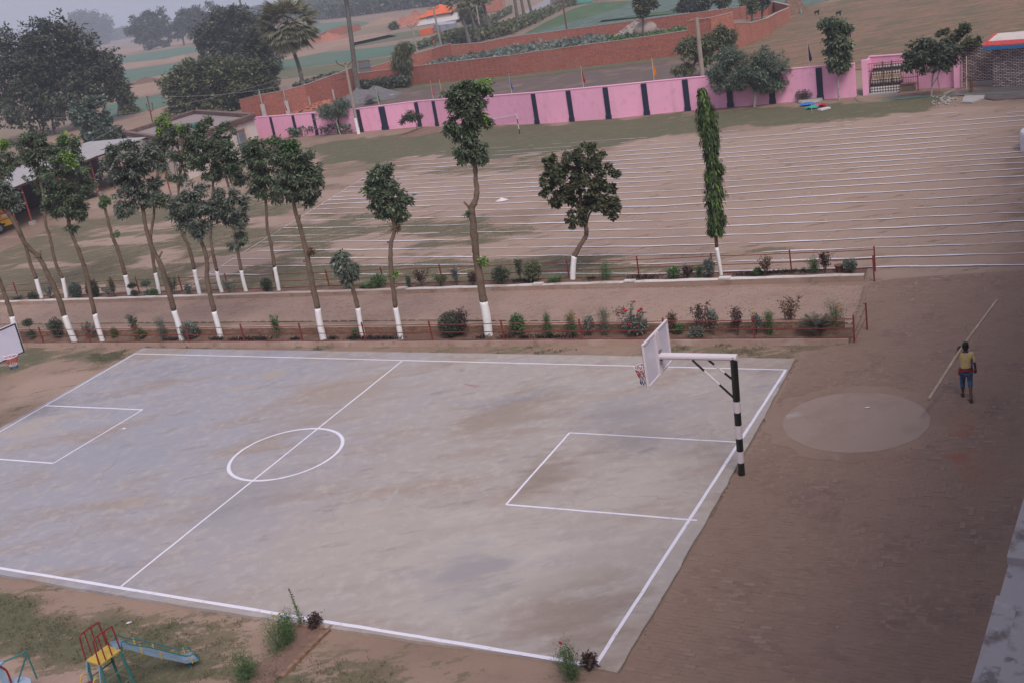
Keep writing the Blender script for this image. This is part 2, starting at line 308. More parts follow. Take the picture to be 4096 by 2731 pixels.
for nm, pts, mm in (
 ('green_field', [c(2, 0, 110, 310), c(2, 0, 330, 190), c(2, 0, 560, 80), c(2, 0, 760, 25), c(2, 0, 1130, 0), c(2, 0, 1000, 70), c(2, 0, 420, 240)], grn),
 ('cabbage_field', [c(2, 0, 0, 350), c(2, 0, 110, 310), c(2, 0, 420, 240), c(2, 0, 1000, 70), c(2, 0, 1130, 0), c(2, 0, 1600, -60), c(2, 0, 1650, 80), c(2, 0, 1200, 130), c(2, 0, 800, 190), c(2, 0, 1600, 110), c(2, 0, 1630, 150), c(2, 0, 870, 240)], cab),
 ('green_field', [c(2, 0, 820, 190), c(2, 0, 1240, 125), c(2, 0, 1640, 75), c(2, 0, 1640, 105), c(2, 0, 1300, 150), c(2, 0, 800, 205)], grn),
 ('cabbage_field', [c(2, 0, 1650, -60), c(3, 0, 300, -80), c(3, 0, 560, 0), c(3, 0, 290, 70), c(3, 0, 200, 55), c(2, 0, 2351, 55), c(2, 0, 1660, 140)], cab),
 ('green_field', [c(1, 0, 180, 570), c(1, 0, 640, 480), c(1, 0, 1180, 425), c(1, 0, 1500, 370), c(1, 0, 1740, 345), c(1, 0, 1745, 395), c(1, 0, 1400, 480), c(1, 0, 900, 560), c(1, 0, 180, 650)], teal),
 ('grass_field', [c(1, 0, 180, 655), c(1, 0, 900, 570), c(1, 0, 1380, 500), c(1, 0, 1250, 570), c(1, 0, 900, 670), c(1, 0, 500, 690), c(1, 0, 150, 735)], grass2),
 ('green_field', [c(1, 0, 530, 220), c(1, 0, 900, 190), c(1, 0, 1100, 210), c(1, 0, 900, 260), c(1, 0, 540, 310)], teal),
 ('ploughed_field', [c(1, 0, 180, 540), c(1, 0, 640, 380), c(1, 0, 1100, 300), c(1, 0, 1300, 330), c(1, 0, 640, 475), c(1, 0, 180, 568)], tan),
 ('grass_field', [c(1, 0, 900, 390), c(1, 0, 1300, 300), c(1, 0, 1700, 250), c(1, 0, 1740, 290), c(1, 0, 1400, 350), c(1, 0, 900, 430)], grass2),
 ('green_field', [c(0, 0, 1080, 650), c(0, 0, 1400, 610), c(0, 0, 1820, 545), c(0, 0, 1960, 545), c(0, 0, 1830, 600), c(0, 0, 1500, 680), c(0, 0, 1180, 755)], teal),
 ('ploughed_field', [c(0, 0, 1080, 585), c(0, 0, 1400, 555), c(0, 0, 1700, 500), c(0, 0, 1700, 555), c(0, 0, 1400, 605), c(0, 0, 1080, 645)], tan),
 ('green_field', [c(0, 0, 1050, 530), c(0, 0, 1300, 490), c(0, 0, 1770, 420), c(0, 0, 1830, 470), c(0, 0, 1500, 540), c(0, 0, 1080, 580)], teal),
 ('ploughed_field', [c(0, 0, 850, 490), c(0, 0, 1300, 430), c(0, 0, 1780, 360), c(0, 0, 1770, 415), c(0, 0, 1300, 485), c(0, 0, 1050, 525)], tan),
 ('ploughed_field', [c(0, 0, 1180, 765), c(0, 0, 1500, 690), c(0, 0, 1800, 620), c(0, 0, 1500, 840), c(0, 0, 1230, 900), c(0, 0, 900, 960)], tan),
 ('green_field', [c(0, 0, 900, 1090), c(0, 0, 980, 960), c(0, 0, 1220, 910), c(0, 0, 1500, 855), c(0, 0, 1560, 960), c(0, 0, 1250, 1040), c(0, 0, 960, 1100)], teal),
 ('ploughed_field', [c(0, 0, 400, 1240), c(0, 0, 900, 1105), c(0, 0, 1250, 1050), c(0, 0, 1500, 990), c(0, 0, 1450, 1120), c(0, 0, 1000, 1260), c(0, 0, 700, 1340), c(0, 0, 300, 1300)], tan)):
    sheet(nm, pts, mm, -.08)
asph = mat('worn_asphalt', (.26, .24, .26), .9, [((.33, .27, .24), .3, .5, .7, .6)])
rp = [G(c(1, 0, 1800, 440)), G(c(1, 0, 1900, 395)), G(c(1, 0, 2100, 310)), G(c(2, 0, 0, 210)), G(c(2, 0, 170, 110)), G(c(2, 0, 330, 10)), G(c(2, 0, 500, -90))]
mb = MB(); mb.strip(rp, 7.5, -.072); mb.build('road_shoulder', tan, kind='structure')
mb = MB(); mb.strip(rp, 5.0, -.06); mb.build('road', asph, kind='structure')

# ------------------------------------------------------------------ basketball court
cmat, t, b = nodes('court_concrete')
gp_ = t.nodes.new('ShaderNodeNewGeometry'); dp_ = t.nodes.new('ShaderNodeVectorMath'); dp_.operation = 'DOT_PRODUCT'; t.links.new(gp_.outputs['Position'], dp_.inputs[0]); dp_.inputs[1].default_value = (.8646, -.35, 0)
k = mix(t, ramp(t, math2(t, 'ADD', dp_.outputs['Value'], math2(t, 'MULTIPLY', noise(t, .14, 6, .6), 16)), -13.5, -3.5), (.31, .295, .335), (.352, .303, .29))
st = ((.45, 1.3, 1), -.9)
k = mix(t, ramp(t, noise(t, .42, 7, .65, st), .48, .66, .75), k, (.3, .228, .19))
k = mix(t, ramp(t, noise(t, .33, 7, .68, st), .55, .7, .7), k, (.225, .22, .26))
k = mix(t, ramp(t, noise(t, .55, 7, .7, st, dist=.6), .6, .68, .55), k, (.42, .37, .35))
k = mix(t, ramp(t, noise(t, .16, 6, .6), .62, .72, .55), k, (.2, .152, .128))
k = mix(t, ramp(t, noise(t, 3.1, 7, .72), .46, .68, .5), k, (.45, .395, .37))
k = mix(t, ramp(t, noise(t, 1.5, 8, .75, st), .55, .66, .5), k, (.215, .185, .185))
nzs = noise(t, .9, 7, .68, st)
for px_, rad_, col_, amt_ in ((f(1240, 1095), 1.2, (.22, .165, .135), .7), (f(1330, 1400), 1.9, (.225, .17, .14), .7), (f(1170, 950), 2.2, (.25, .19, .155), .6), (f(1480, 1130), 2.2, (.44, .385, .36), .5), (f(1150, 1280), 2.6, (.45, .4, .375), .5), (f(800, 1240), 2.5, (.42, .36, .33), .4), (f(800, 900), 2.6, (.31, .235, .195), .55), (f(560, 1150), 2.0, (.26, .255, .3), .5), (f(300, 1020), 2.6, (.27, .265, .31), .45), (f(1450, 940), 2.0, (.24, .235, .27), .45), (f(1080, 1310), 1.2, (.22, .21, .235), .6), (f(60, 985), 1.6, (.4, .33, .28), .6)):
    vd = t.nodes.new('ShaderNodeVectorMath'); vd.operation = 'DISTANCE'; t.links.new(t.nodes.new('ShaderNodeNewGeometry').outputs['Position'], vd.inputs[0]); vd.inputs[1].default_value = tuple(G(px_, .05))
    k = mix(t, ramp(t, math2(t, 'ADD', vd.outputs['Value'], math2(t, 'MULTIPLY', nzs, rad_*4.2)), rad_*3.25, rad_*2.2, amt_), k, col_)
geo = t.nodes.new('ShaderNodeNewGeometry')
wv = t.nodes.new('ShaderNodeVectorMath'); wv.operation = 'ADD'; t.links.new(geo.outputs['Position'], wv.inputs[0])
nz = t.nodes.new('ShaderNodeTexNoise'); nz.inputs['Scale'].default_value = .6; nz.inputs['Detail'].default_value = 5; t.links.new(geo.outputs['Position'], nz.inputs['Vector'])
sc_ = t.nodes.new('ShaderNodeVectorMath'); sc_.operation = 'SCALE'; sc_.inputs['Scale'].default_value = 1.6; t.links.new(nz.outputs['Color'], sc_.inputs[0]); t.links.new(sc_.outputs[0], wv.inputs[1])
vo = t.nodes.new('ShaderNodeTexVoronoi'); vo.feature = 'DISTANCE_TO_EDGE'; vo.inputs['Scale'].default_value = .2; t.links.new(wv.outputs[0], vo.inputs['Vector'])
crk = math2(t, 'MULTIPLY', ramp(t, vo.outputs['Distance'], .0045, .001), ramp(t, noise(t, .25, 3), .45, .6))
k = mix(t, math2(t, 'MULTIPLY', crk, .3), k, (.2, .17, .17))
t.links.new(k, b.inputs['Base Color']); b.inputs['Roughness'].default_value = .8
k2_ = noise(t, 8, 8, .75); bumpit(t, b, k2_, .35, .012)
def inter(p, d, q, e): # 2-D line intersection
    A = np.array([[d[0], -e[0]], [d[1], -e[1]]]); s_ = np.linalg.solve(A, [q[0]-p[0], q[1]-p[1]]); return np.array([p[0]+d[0]*s_[0], p[1]+d[1]*s_[0], 0])
ZS = .05
TLc, TRc, BRc = G(f(310, 811), ZS), G(f(1805, 848), ZS), G(f(1367, 1527), ZS)
LL, BL = G(f(0, 990), ZS), G(f(0, 1303), ZS)
BLc = inter(TLc, LL-TLc, BRc, BL-BRc)
slab = [G(p, ZS) for p in (f(330, 798), f(1827, 822), f(1696, 1063), f(1560, 1302), f(1419, 1543), f(1340, 1528), f(1200, 1503), f(1020, 1478), f(700, 1432), f(280, 1366), f(0, 1317))]
dl = (BLc-TLc)/np.linalg.norm(BLc-TLc)
slab += [BLc+dl*.35-EX*.5, TLc-EX*.12-dl*.1+NY*.0]
def rough_edge(pts, amp, step=.35, seed=1):
    r = random.Random(seed); out = []
    for i in range(len(pts)):
        a, b2 = pts[i], pts[(i+1) % len(pts)]; n_ = max(1, int(np.linalg.norm(b2-a)/step))
        for k_ in range(n_): out.append(a+(b2-a)*k_/n_+np.array([r.uniform(-amp, amp), r.uniform(-amp, amp), 0]))
    return out
mb = MB(); mb.prism(rough_edge(slab, .02), -.15, ZS); court = mb.build('basketball_court', cmat, kind='structure')
lm, t, b = nodes('court_line_paint')
k = mix(t, ramp(t, noise(t, 5, 6, .7), .55, .7, .75), (.7, .67, .78), (.42, .36, .35))
t.links.new(mix(t, ramp(t, noise(t, 22, 4), .62, .75, .4), k, (.36, .31, .3)), b.inputs['Base Color']); b.inputs['Roughness'].default_value = .7
def pline(a, b2, w, z, n=None):
    a, b2 = np.array(a), np.array(b2); L = np.linalg.norm(b2-a); n = n or max(2, int(L/.5))
    d = (b2-a)/L; nn = np.array([-d[1], d[0], 0])
    pts = [a+(b2-a)*i/n+nn*random.uniform(-.006, .006) for i in range(n+1)]
    mb = MB(); mb.strip(pts, [w*random.uniform(.9, 1.08) for _ in pts], z); return mb.build('painted_line', lm, court)
z0 = ZS+.004
pline(TLc-EX*.05, TRc+EX*.04, .065, z0); pline(TRc, BRc, .085, z0+.001); pline(BRc+EX*.05, BLc, .1, z0); pline(BLc, TLc, .07, z0+.001)
mT, mB_ = G(c(1, 2, 1342, 173), ZS), G(c(0, 3, 1110, 675), ZS); pline(mT, mB_, .065, z0+.002)
k1, k2, k3, k4 = G(c(2, 2, 2065, 918), ZS), G(c(2, 2, 528, 832), ZS), G(c(1, 2, 2297, 1490), ZS), G(c(2, 3, 1700, 68), ZS)
pline(k1, k2, .06, z0+.002); pline(k2, k3, .065, z0+.003); pline(k3, k4, .07, z0+.002)
l1, l2, l3 = G(c(0, 2, 415, 583), ZS), G(c(0, 2, 1310, 620), ZS), G(c(0, 2, 490, 1112), ZS)
l4 = inter(l3, l1-l2, TLc, BLc-TLc); l4[2] = ZS
pline(l1, l2, .075, z0+.002); pline(l2, l3, .065, z0+.003); pline(l3, l4, .08, z0+.002)
cc = (G(c(1, 2, 572, 792), ZS)+G(c(0, 2, 2305, 1275), ZS))/2; cr = 1.735
mb = MB(); mb.strip([cc+cr*np.array([math.cos(a), math.sin(a), 0]) for a in np.linspace(0, 2*math.pi, 73)], [.075+.035*abs(math.cos(a-.4))+random.uniform(-.006, .006) for a in np.linspace(0, 2*math.pi, 73)], z0+.005); mb.build('painted_line', lm, court)
# stains of old cement and red powder
for pts, col in (([f(527, 890), f(560, 884), f(600, 882), f(580, 892), f(540, 896)], (.5, .44, .4)), ([f(598, 858), f(630, 850), f(665, 848), f(655, 860), f(610, 872)], (.49, .43, .38)),
                 ([f(865, 1165), f(890, 1140), f(916, 1120), f(912, 1132), f(885, 1162)], (.5, .46, .46)), ([f(280, 1145), f(310, 1138), f(335, 1145), f(325, 1165), f(285, 1170)], (.46, .38, .33)),
                 ([f(1060, 880), f(1090, 882), f(1120, 884), f(1090, 888)], (.44, .27, .28)), ([f(1055, 842), f(1072, 846), f(1060, 853)], (.42, .24, .25))):
    mb = MB(); mb.poly(rough_edge([G(p, ZS+.0025) for p in pts], .035, .1, 5)); mb.build('cement_stain', mat('stain', tuple(.72*x for x in col), .85, [((.35, .3, .295), 2.5, .38, .6, .9)]), court)

# ------------------------------------------------------------------ chalk lanes on the sports field
chalk, t, b = nodes('lime_powder')
b.inputs['Base Color'].default_value = (.66, .62, .68, 1); b.inputs['Roughness'].default_value = .95
lane = [(550, 2.613, 1640, [1425, 1331, 1250, 1163, 1076, 1003, 921, 842, 774, 716, 662, 616, 579, 534, 487, 441, 404, 363, 325, 287, 244, 205, 168]),
        (450, 2.24, 2660, [1440, 1350, 1272, 1193, 1120, 1043, 968, 898, 835, 766, 704, 650, 607, 570, 528, 485, 441, 404, 362, 322, 279, 247, 212]),
        (400, 2.24, 3360, [1505, 1420, 1335, 1250, 1166, 1082, 1002, 922, 845, 771, 716, 660, 614, 570, 528, 487, 441, 396, 350, 309, 265, 232, 200]),
        (400, 2.24, 4096, [1470, 1367, 1270, 1177, 1083, 1003, 920, 835, 755, 678, 610, 556, 507, 462, 417, 368, 320, 272, 227, 180, 140, 100, 62])]
sA, sB = G(f(885, 378)), G(f(405, 675)); field = yard
for i in range(23):
    P4 = [G((x/4, (y0+ys[i]/s_)/4)) for y0, s_, x, ys in lane]
    d = P4[3]-P4[0]; d[2] = 0; d /= np.linalg.norm(d)
    st_ = inter(P4[0], P4[0]-P4[1], sA, sB-sA) if i < 21 else P4[0]+d*2
    knots = [st_]+P4+[P4[3]+d*9]; r = random.Random(i); ph = r.uniform(0, 9); fade = .35 if i > 20 else 1
    mb = MB(); seg = []; w = []
    run = 0
    for a_, b_ in zip(knots[:-1], knots[1:]):
        L = np.linalg.norm(b_-a_); n_ = max(2, int(L/.22))
        for k_ in range(n_):
            p = a_+(b_-a_)*k_/n_; run += L/n_
            nn = np.array([-d[1], d[0], 0]); p = p+nn*(.035*math.sin(run*.9+ph)+.03*math.sin(run*2.3+ph*2)+r.uniform(-.012, .012)); p[2] = .012
            g_ = vnoise(np.array([p[:2]]), .5, 40)[0]+.5*vnoise(np.array([p[:2]]), 2.5, 41)[0]
            gg, _ = grass_at(np.array([p[:2]]), np.array([0.])) if k_ % 4 == 0 else (gg, 0)
            wid = .112*np.clip(1.5-g_*1.0-float(gg[0])*.35, 0.05, 1.1)*fade**.5*(1+.3*r.random())
            if wid < .022 or (fade < 1 and g_ > .72):
                if len(seg) > 2: mb.strip(seg, w)
                seg = []; w = []
            else: seg.append(p); w.append(wid)
    if len(seg) > 2: mb.strip(seg, w)
    mb.build('chalk_lane_line', chalk, yard)
mb = MB(); seg = [sA+(sB-sA)*k_/120+np.array([random.uniform(-.02, .02), random.uniform(-.02, .02), .014]) for k_ in range(121)]
mb.strip(seg, [.05*random.uniform(.3, 1.2) for _ in seg]); mb.build('chalk_start_line', chalk, yard)
# spilled chalk specks along the lanes
mb = MB()
for _ in range(700):
    i = random.randrange(0, 20); y0, s_, x, ys = lane[3]; a_ = G((x/4, (y0+ys[i]/s_)/4)); y0, s_, x, ys = lane[0]; b_ = G((x/4, (y0+ys[i]/s_)/4))
    p = a_+(b_-a_)*random.random()+np.array([random.gauss(0, .12), random.gauss(0, .12), 0]); p[2] = .016; r_ = random.uniform(.01, .05)
    mb.poly([p+r_*np.array([math.cos(q)*random.uniform(.5, 1.6), math.sin(q)*.5, 0]) for q in (0, 1.2, 2.5, 3.8, 5)])
mb.build('chalk_dust', chalk, yard, kind='stuff')

# ------------------------------------------------------------------ brick paving under dust
def pavemat(name, dust, dark):
    pm_, t, b = nodes(name); a = t.nodes.new('ShaderNodeAttribute'); a.attribute_name = 'Col'
    k = mix(t, ramp(t, noise(t, .5, 6, .65), .28, .56, .9), a.outputs[0], dust)
    k = mix(t, ramp(t, noise(t, 2.4, 6, .7), .5, .75, .5), k, dark)
    t.links.new(mix(t, ramp(t, noise(t, 18, 4, .7), .6, .75, .3), k, (.42, .32, .28)), b.inputs['Base Color']); b.inputs['Roughness'].default_value = .92
    bumpit(t, b, noise(t, 14, 6, .7), .4, .015); return pm_
pmat = pavemat('dusty_paving_brick', (.245, .163, .128), (.18, .115, .09)); pathmat = pavemat('dusty_path_brick', (.33, .228, .188), (.25, .165, .135))
disc_c = (G(f(1797, 970))+G(f(2130, 965))+G(f(1975, 900))+G(f(1960, 1041)))/4; disc_r = 1.86
PAVE = [G(p) for p in (f(1840, 815), f(1960, 785), f(1980, 720), f(2000, 650), f(2060, 640), f(2352, 620), f(2500, 640), f(2420, 900))]+[np.array([9.9, 19.3, 0]), np.array([6.6, 14.5, 0]), np.array([5.0, 12.0, 0]), np.array([-1.0, 13.5, 0])]+[G(p) for p in (f(1240, 1568), f(1330, 1535), f(1425, 1545), f(1485, 1455), f(1540, 1352), f(1566, 1302), f(1640, 1183), f(1700, 1065), f(1772, 945))]
PATH = [G(f(-60, 745)), G(f(1000, 735)), G(f(1960, 742)), G(f(1985, 655)), G(f(1000, 668)), G(f(-60, 698))]
pm2 = mat('path_dust', (.265, .178, .142), .95, [((.21, .138, .11), .6, .42, .66, .8), ((.34, .25, .215), 1.5, .55, .75, .5), ((.18, .115, .092), .25, .5, .72, .6)], (16, .5, .02))
mb = MB(); mb.poly([p+UZ*.016 for p in PAVE]); pav = mb.build('brick_pavement', pm2, kind='structure')
mb = MB(); mb.poly([p+UZ*.016 for p in PATH]); pth = mb.build('brick_path', pm2, kind='structure')
bw, bh = .235, .115
redc = np.array([G(f(x, y))[:2] for x, y in ((2170, 1060), (2120, 1010), (2230, 1100), (2150, 1110), (2190, 985), (2060, 1050))])
def brickset(poly, herr, seed):
    pa = np.array([[(p-CT) @ EX, (p-CT) @ NY] for p in poly]); r = np.random.default_rng(seed); out = []
    lo, hi = pa.min(0), pa.max(0)
    if not herr:
        for j in range(int((hi[1]-lo[1])/bh)+1):
            for i in range(int((hi[0]-lo[0])/bw)+2): out.append((lo[0]+(i+.5*(j % 2))*bw, lo[1]+j*bh, 0.))
    else:   # herringbone
        nA = int((hi[0]-lo[0])/bh)+2; nB = int((hi[1]-lo[1])/bh)+2
        for j in range(nB):
            for i in range(nA):
                ph = (i-j) % 4
                if ph == 0: out.append((lo[0]+(i+1)*bh, lo[1]+(j+.5)*bh, 0.))
                if ph == 3: out.append((lo[0]+(i+.5)*bh, lo[1]+(j+1)*bh, math.pi/2))
    out = np.array(out); W2 = CT[:2]+out[:, :1]*EX[:2]+out[:, 1:2]*NY[:2]
    ok = sdist(W2, poly) > .05; ok &= np.hypot(W2[:, 0]-disc_c[0], W2[:, 1]-disc_c[1]) > disc_r+.1
    return W2[ok], out[ok, 2], r
bricks = []
for poly, herr, seed in ((PAVE, False, 1), (PATH, True, 2)):
    W2, an, r = brickset(poly, herr, seed)
    if not herr:      # turn to herringbone in the right-hand part of the yard
        rel = W2-G(f(1960, 1300))[:2]; sel = (rel @ np.array([.9, .25])) > 0
        keep = ~sel; Wh, ah, _ = brickset(poly, True, 3); relh = Wh-G(f(1960, 1300))[:2]; selh = (relh @ np.array([.9, .25])) > 0
        W2 = np.concatenate([W2[keep], Wh[selh]]); an = np.concatenate([an[keep], ah[selh]])
    n = len(W2); dred = np.min(np.hypot(W2[:, None, 0]-redc[None, :, 0], W2[:, None, 1]-redc[None, :, 1]), 1)
    hx = fbm(W2, .8, 77+seed)
    kind = np.zeros(n, int); kind[(dred+(hx-.5)*3.4 < .55)] = 1
    kind[(r.random(n) < np.where(hx > .58, .09, .012)*(1 if not herr else 1.6))] = 2
    vis = np.array([0 <= q[0] <= 1024 and 0 <= q[1] <= 682 for q in map(lambda w: proj([w[0], w[1], 0]), W2)])
    W2, an, kind = W2[vis], an[vis], kind[vis]; bricks.append((W2, an, kind, np.hypot(W2[:, 0], W2[:, 1]), herr))
def brick_arrays(W2, an, kind, r):
    n = len(W2); hl, hw = (bw-.008)/2, (bh-.008)/2
    ang = an+(math.atan2(EX[1], EX[0]) if n > 3 else 0)+r.normal(0, .015, n); ca, sa = np.cos(ang), np.sin(ang); z = .016+r.random(n)*.004+(kind > 0)*.003
    tilt = r.normal(0, .0012, (n, 2)); cs = np.array([(-1, -1), (1, -1), (1, 1), (-1, 1)]); Vv = np.zeros((n, 8, 3))
    for q, (i, j) in enumerate(cs):
        x = W2[:, 0]+i*hl*ca-j*hw*sa; y = W2[:, 1]+i*hl*sa+j*hw*ca
        Vv[:, q] = np.stack([x, y, np.full(n, -.03)], 1); Vv[:, 4+q] = np.stack([x, y, z+tilt[:, 0]*i+tilt[:, 1]*j], 1)
    base = np.array([(4, 5, 6, 7), (0, 1, 5, 4), (1, 2, 6, 5), (2, 3, 7, 6), (3, 0, 4, 7)])
    Qq = (np.arange(n)[:, None, None]*8+base[None]).reshape(-1, 4)
    pal = np.array([(.2, .13, .11), (.27, .095, .066), (.3, .225, .195)])[kind]*(1+r.normal(0, .09, (n, 1)))
    return Vv.reshape(-1, 3), Qq, np.repeat(np.clip(pal, .02, .8), 8, 0)
for (W2, an, kind, dist, herr), par in zip(bricks, (pav, pth)):
    pm_u = pathmat if herr else pmat; lift = 1.35 if herr else 1.
    r = np.random.default_rng(5); order = np.argsort(dist-(kind > 0)*200); ind, rest = order[:300], order[300:]
    Vv, Qq, cl = brick_arrays(W2[rest], an[rest], kind[rest], r)
    npmesh('paving_bricks', Vv, Qq, pm_u, np.clip(cl*lift, 0, .6), par, kind='stuff')
    Vv, Qq, cl = brick_arrays(np.zeros((3, 2)), np.zeros(3), np.arange(3), np.random.default_rng(3))
    protos = []
    for q in range(3):
        me = bpy.data.meshes.new('paving_brick'); vv = Vv[q*8:q*8+8]; me.from_pydata([tuple(v) for v in vv], [], [tuple(x) for x in (Qq[:5])])
        at_ = me.color_attributes.new('Col', 'FLOAT_COLOR', 'POINT'); at_.data.foreach_set('color', np.concatenate([cl[q*8:q*8+8], np.ones((8, 1))], 1).astype(np.float32).ravel()); me.materials.append(pm_u); protos.append(me)
    for q in ind:
        o = link('brick', protos[kind[q]], par); o.location = (W2[q, 0], W2[q, 1], random.uniform(0, .005)); o.rotation_euler = (random.gauss(0, .006), random.gauss(0, .006), an[q]+math.atan2(EX[1], EX[0])+random.gauss(0, .02))
# round concrete disc with its worn rim
dm = mat('old_round_slab', (.3, .222, .19), .9, [((.255, .182, .152), .9, .4, .68, .8), ((.38, .33, .33), 1.6, .62, .74, .6, ((.5, 1.2, 1), -.6)), ((.24, .185, .17), 6, .6, .8, .4)], (13, .35, .015))
ring = lambda R, n_, am, z, s_: [disc_c+np.array([math.cos(a)*(R+random.Random(s_+i).uniform(-am, am)), math.sin(a)*(R+random.Random(s_+i).uniform(-am, am)), z]) for i, a in enumerate(np.linspace(0, 2*math.pi, n_, False))]
mb = MB(); mb.poly([p*[1, 1, 0]+UZ*.024 for p in ring(2.35, 50, .18, 0, 3)]); mb.build('round_slab_apron', pm2, kind='structure')
mb = MB(); mb.prism(ring(disc_r, 72, .012, 0, 9), .02, .031); mb.build('round_concrete_slab', dm, kind='structure')
# ------------------------------------------------------------------ flower beds, kerbs, fences
def line2(p, q, z): return G(p, z), G(q, z)
# bed beside the court: low concrete kerb, soil, brick edging behind
A1, B1 = line2(f(-40, 789), f(1950, 779), .12)
A1[2] = B1[2] = 0; d1 = (B1-A1)/np.linalg.norm(B1-A1); n1 = np.array([-d1[1], d1[0], 0]); L1 = np.linalg.norm(B1-A1)
kerbm = mat('earth_stained_kerb', (.32, .22, .18), .9, [((.42, .32, .28), .8, .45, .7, .7), ((.2, .13, .1), 2.2, .5, .72, .7)], (12, .6, .02))
A1x = A1-d1*4
mb = MB(); n_ = 60
for i in range(n_):
    a_, b_ = A1x+(B1-A1x)*i/n_, A1x+(B1-A1x)*(i+1)/n_; o1, o2 = .015*math.sin(i*1.7), .015*math.sin(i*1.7+1.7); z1, z2 = .17+.012*math.sin(i*2.1), .17+.012*math.sin(i*2.1+2.1)
    mb.hexa([a_-n1*(.14+o1)-UZ*.1, b_-n1*(.14+o2)-UZ*.1, b_+n1*.1-UZ*.1, a_+n1*.1-UZ*.1], [a_-n1*(.1+o1)+UZ*z1, b_-n1*(.1+o2)+UZ*z2, b_+n1*.08+UZ*z2, a_+n1*.08+UZ*z1])
mb.build('court_side_kerb', kerbm, label='low rounded earth-stained kerb beside the basketball court', cat='kerb')
D1 = 1.05
def soil_strip(A, B, nn, w, z, seed):
    r = random.Random(seed); nx = int(np.linalg.norm(B-A)/.25); ny = 5; vs = []; fs = []
    for i in range(nx+1):
        for j in range(ny+1): vs.append(A+(B-A)*i/nx+nn*(w*j/ny)+UZ*(z+r.uniform(-.03, .04)))
    for i in range(nx):
        for j in range(ny): q = i*(ny+1)+j; fs.append((q, q+ny+1, q+ny+2, q+1))
    mb = MB(); mb.add(vs, fs); return mb
soil_strip(A1x+n1*.05, B1+n1*.05, n1, D1, .05, 3).build('flower_bed_soil', M['soil'], smooth=True, kind='structure')
# brick edging wall
bmat = [mat('edging_brick', (.2, .12, .085), .9, [((.28, .19, .14), 2, .45, .7, .7), ((.12, .075, .055), 6, .5, .75, .7)], (20, .5, .02)), mat('edging_brick_pale', (.27, .165, .12), .9, [((.17, .1, .075), 3, .45, .7, .7)], (20, .5, .02))]
mort = mat('edging_mortar', (.2, .14, .11), .95, [((.12, .08, .06), 4, .5, .7, .6)], (30, .6, .02))
we = thing('edging_wall', 'low brown brick edging wall behind the flower bed nearest the court', 'low wall', B1+n1*D1)
W0 = B1+n1*(D1+.12)-d1*.3; W0L = np.linalg.norm(W0-A1x)
mb = MB(); mb.wall(A1x+n1*(D1+.12), W0, .2, -.1, .34); mb.build('mortar_core', mort, we)
mb = MB()
for i in range(70):
    a_ = A1x+n1*(D1+.12)+d1*W0L*i/70; b_ = a_+d1*W0L/70; z2 = .02*math.sin(i*2.3); mb.hexa([a_-n1*.13+UZ*.34, b_-n1*.13+UZ*.34, b_+n1*.16+UZ*.34, a_+n1*.16+UZ*.34], [a_-n1*.11+UZ*(.37+z2*.5), b_-n1*.11+UZ*(.37+z2*.5), b_+n1*.14+UZ*.37, a_+n1*.14+UZ*.37])
mb.build('plaster_cap', kerbm, we)
mb = MB(); mb.obox((0, 0, 0), d1*.108, n1*.02, UZ*.032); me0 = []
for mm in bmat:
    me = bpy.data.meshes.new('edging_brick'); me.from_pydata(mb.v, [], mb.f); me.materials.append(mm); me0.append(me)
cnt = 0; rest = MB()
for row in range(5):
    for i in range(int(W0L/.235)):
        p = W0-d1*(.12+i*.235+(.117 if row % 2 else 0))-n1*(.112+random.uniform(0, .012))+UZ*(.035+row*.07)
        pxx = proj(p)[0]
        if pxx < 0: break
        if 300 < pxx < 860 and cnt < 300 and row > 0:
            o = link('brick', me0[random.random() < .35], we); o.matrix_parent_inverse = Matrix(); o.location = Vector(p)-we.location; o.rotation_euler = (0, 0, random.gauss(0, .01)); cnt += 1
        else: rest.mi = int(random.random() < .35); rest.obox(p, d1*.108, n1*.02, UZ*.032)
rest.build('edging_bricks', bmat, we, kind='stuff')
# bed beside the sports field: whitewashed brick kerb in front
A2, B2 = line2(f(-40, 692), f(1985, 628), .24); A2[2] = B2[2] = 0
d2 = (B2-A2)/np.linalg.norm(B2-A2); n2 = np.array([-d2[1], d2[0], 0]); A2x = A2-d2*4
kb = thing('whitewashed_kerb', 'long brick kerb with whitewashed top along the sports field bed', 'kerb', B2)
mb = MB(); mb.wall(A2x, B2, .2, -.05, .2); mb.build('brick_course', kerbm, kb)
capm = mat('kerb_whitewash', (.62, .58, .57), .85, [((.36, .27, .23), 1.1, .5, .66, .75), ((.36, .27, .23), .07, .42, .6, .8), ((.25, .18, .15), 6, .6, .75, .6)], (14, .4, .02))
mb = MB(); n_ = 140
for i in range(n_):
    a_, b_ = A2x+(B2-A2x)*i/n_, A2x+(B2-A2x)*(i+1)/n_; z1, z2 = .235+.012*math.sin(i*1.3), .235+.012*math.sin(i*1.3+1.3); w1, w2 = .105+.012*math.sin(i*.8), .105+.012*math.sin(i*.8+.8)
    mb.hexa([a_-n2*w1+UZ*.2, b_-n2*w2+UZ*.2, b_+n2*.12+UZ*.2, a_+n2*.12+UZ*.2], [a_-n2*(w1-.015)+UZ*z1, b_-n2*(w2-.015)+UZ*z2, b_+n2*.1+UZ*z2, a_+n2*.1+UZ*z1])
mb.build('whitewashed_top', capm, kb)
D2 = 1.0
soil_strip(A2x+n2*.05, B2+n2*.05, n2, D2, .1, 4).build('flower_bed_soil', M['soil'], smooth=True, kind='structure')
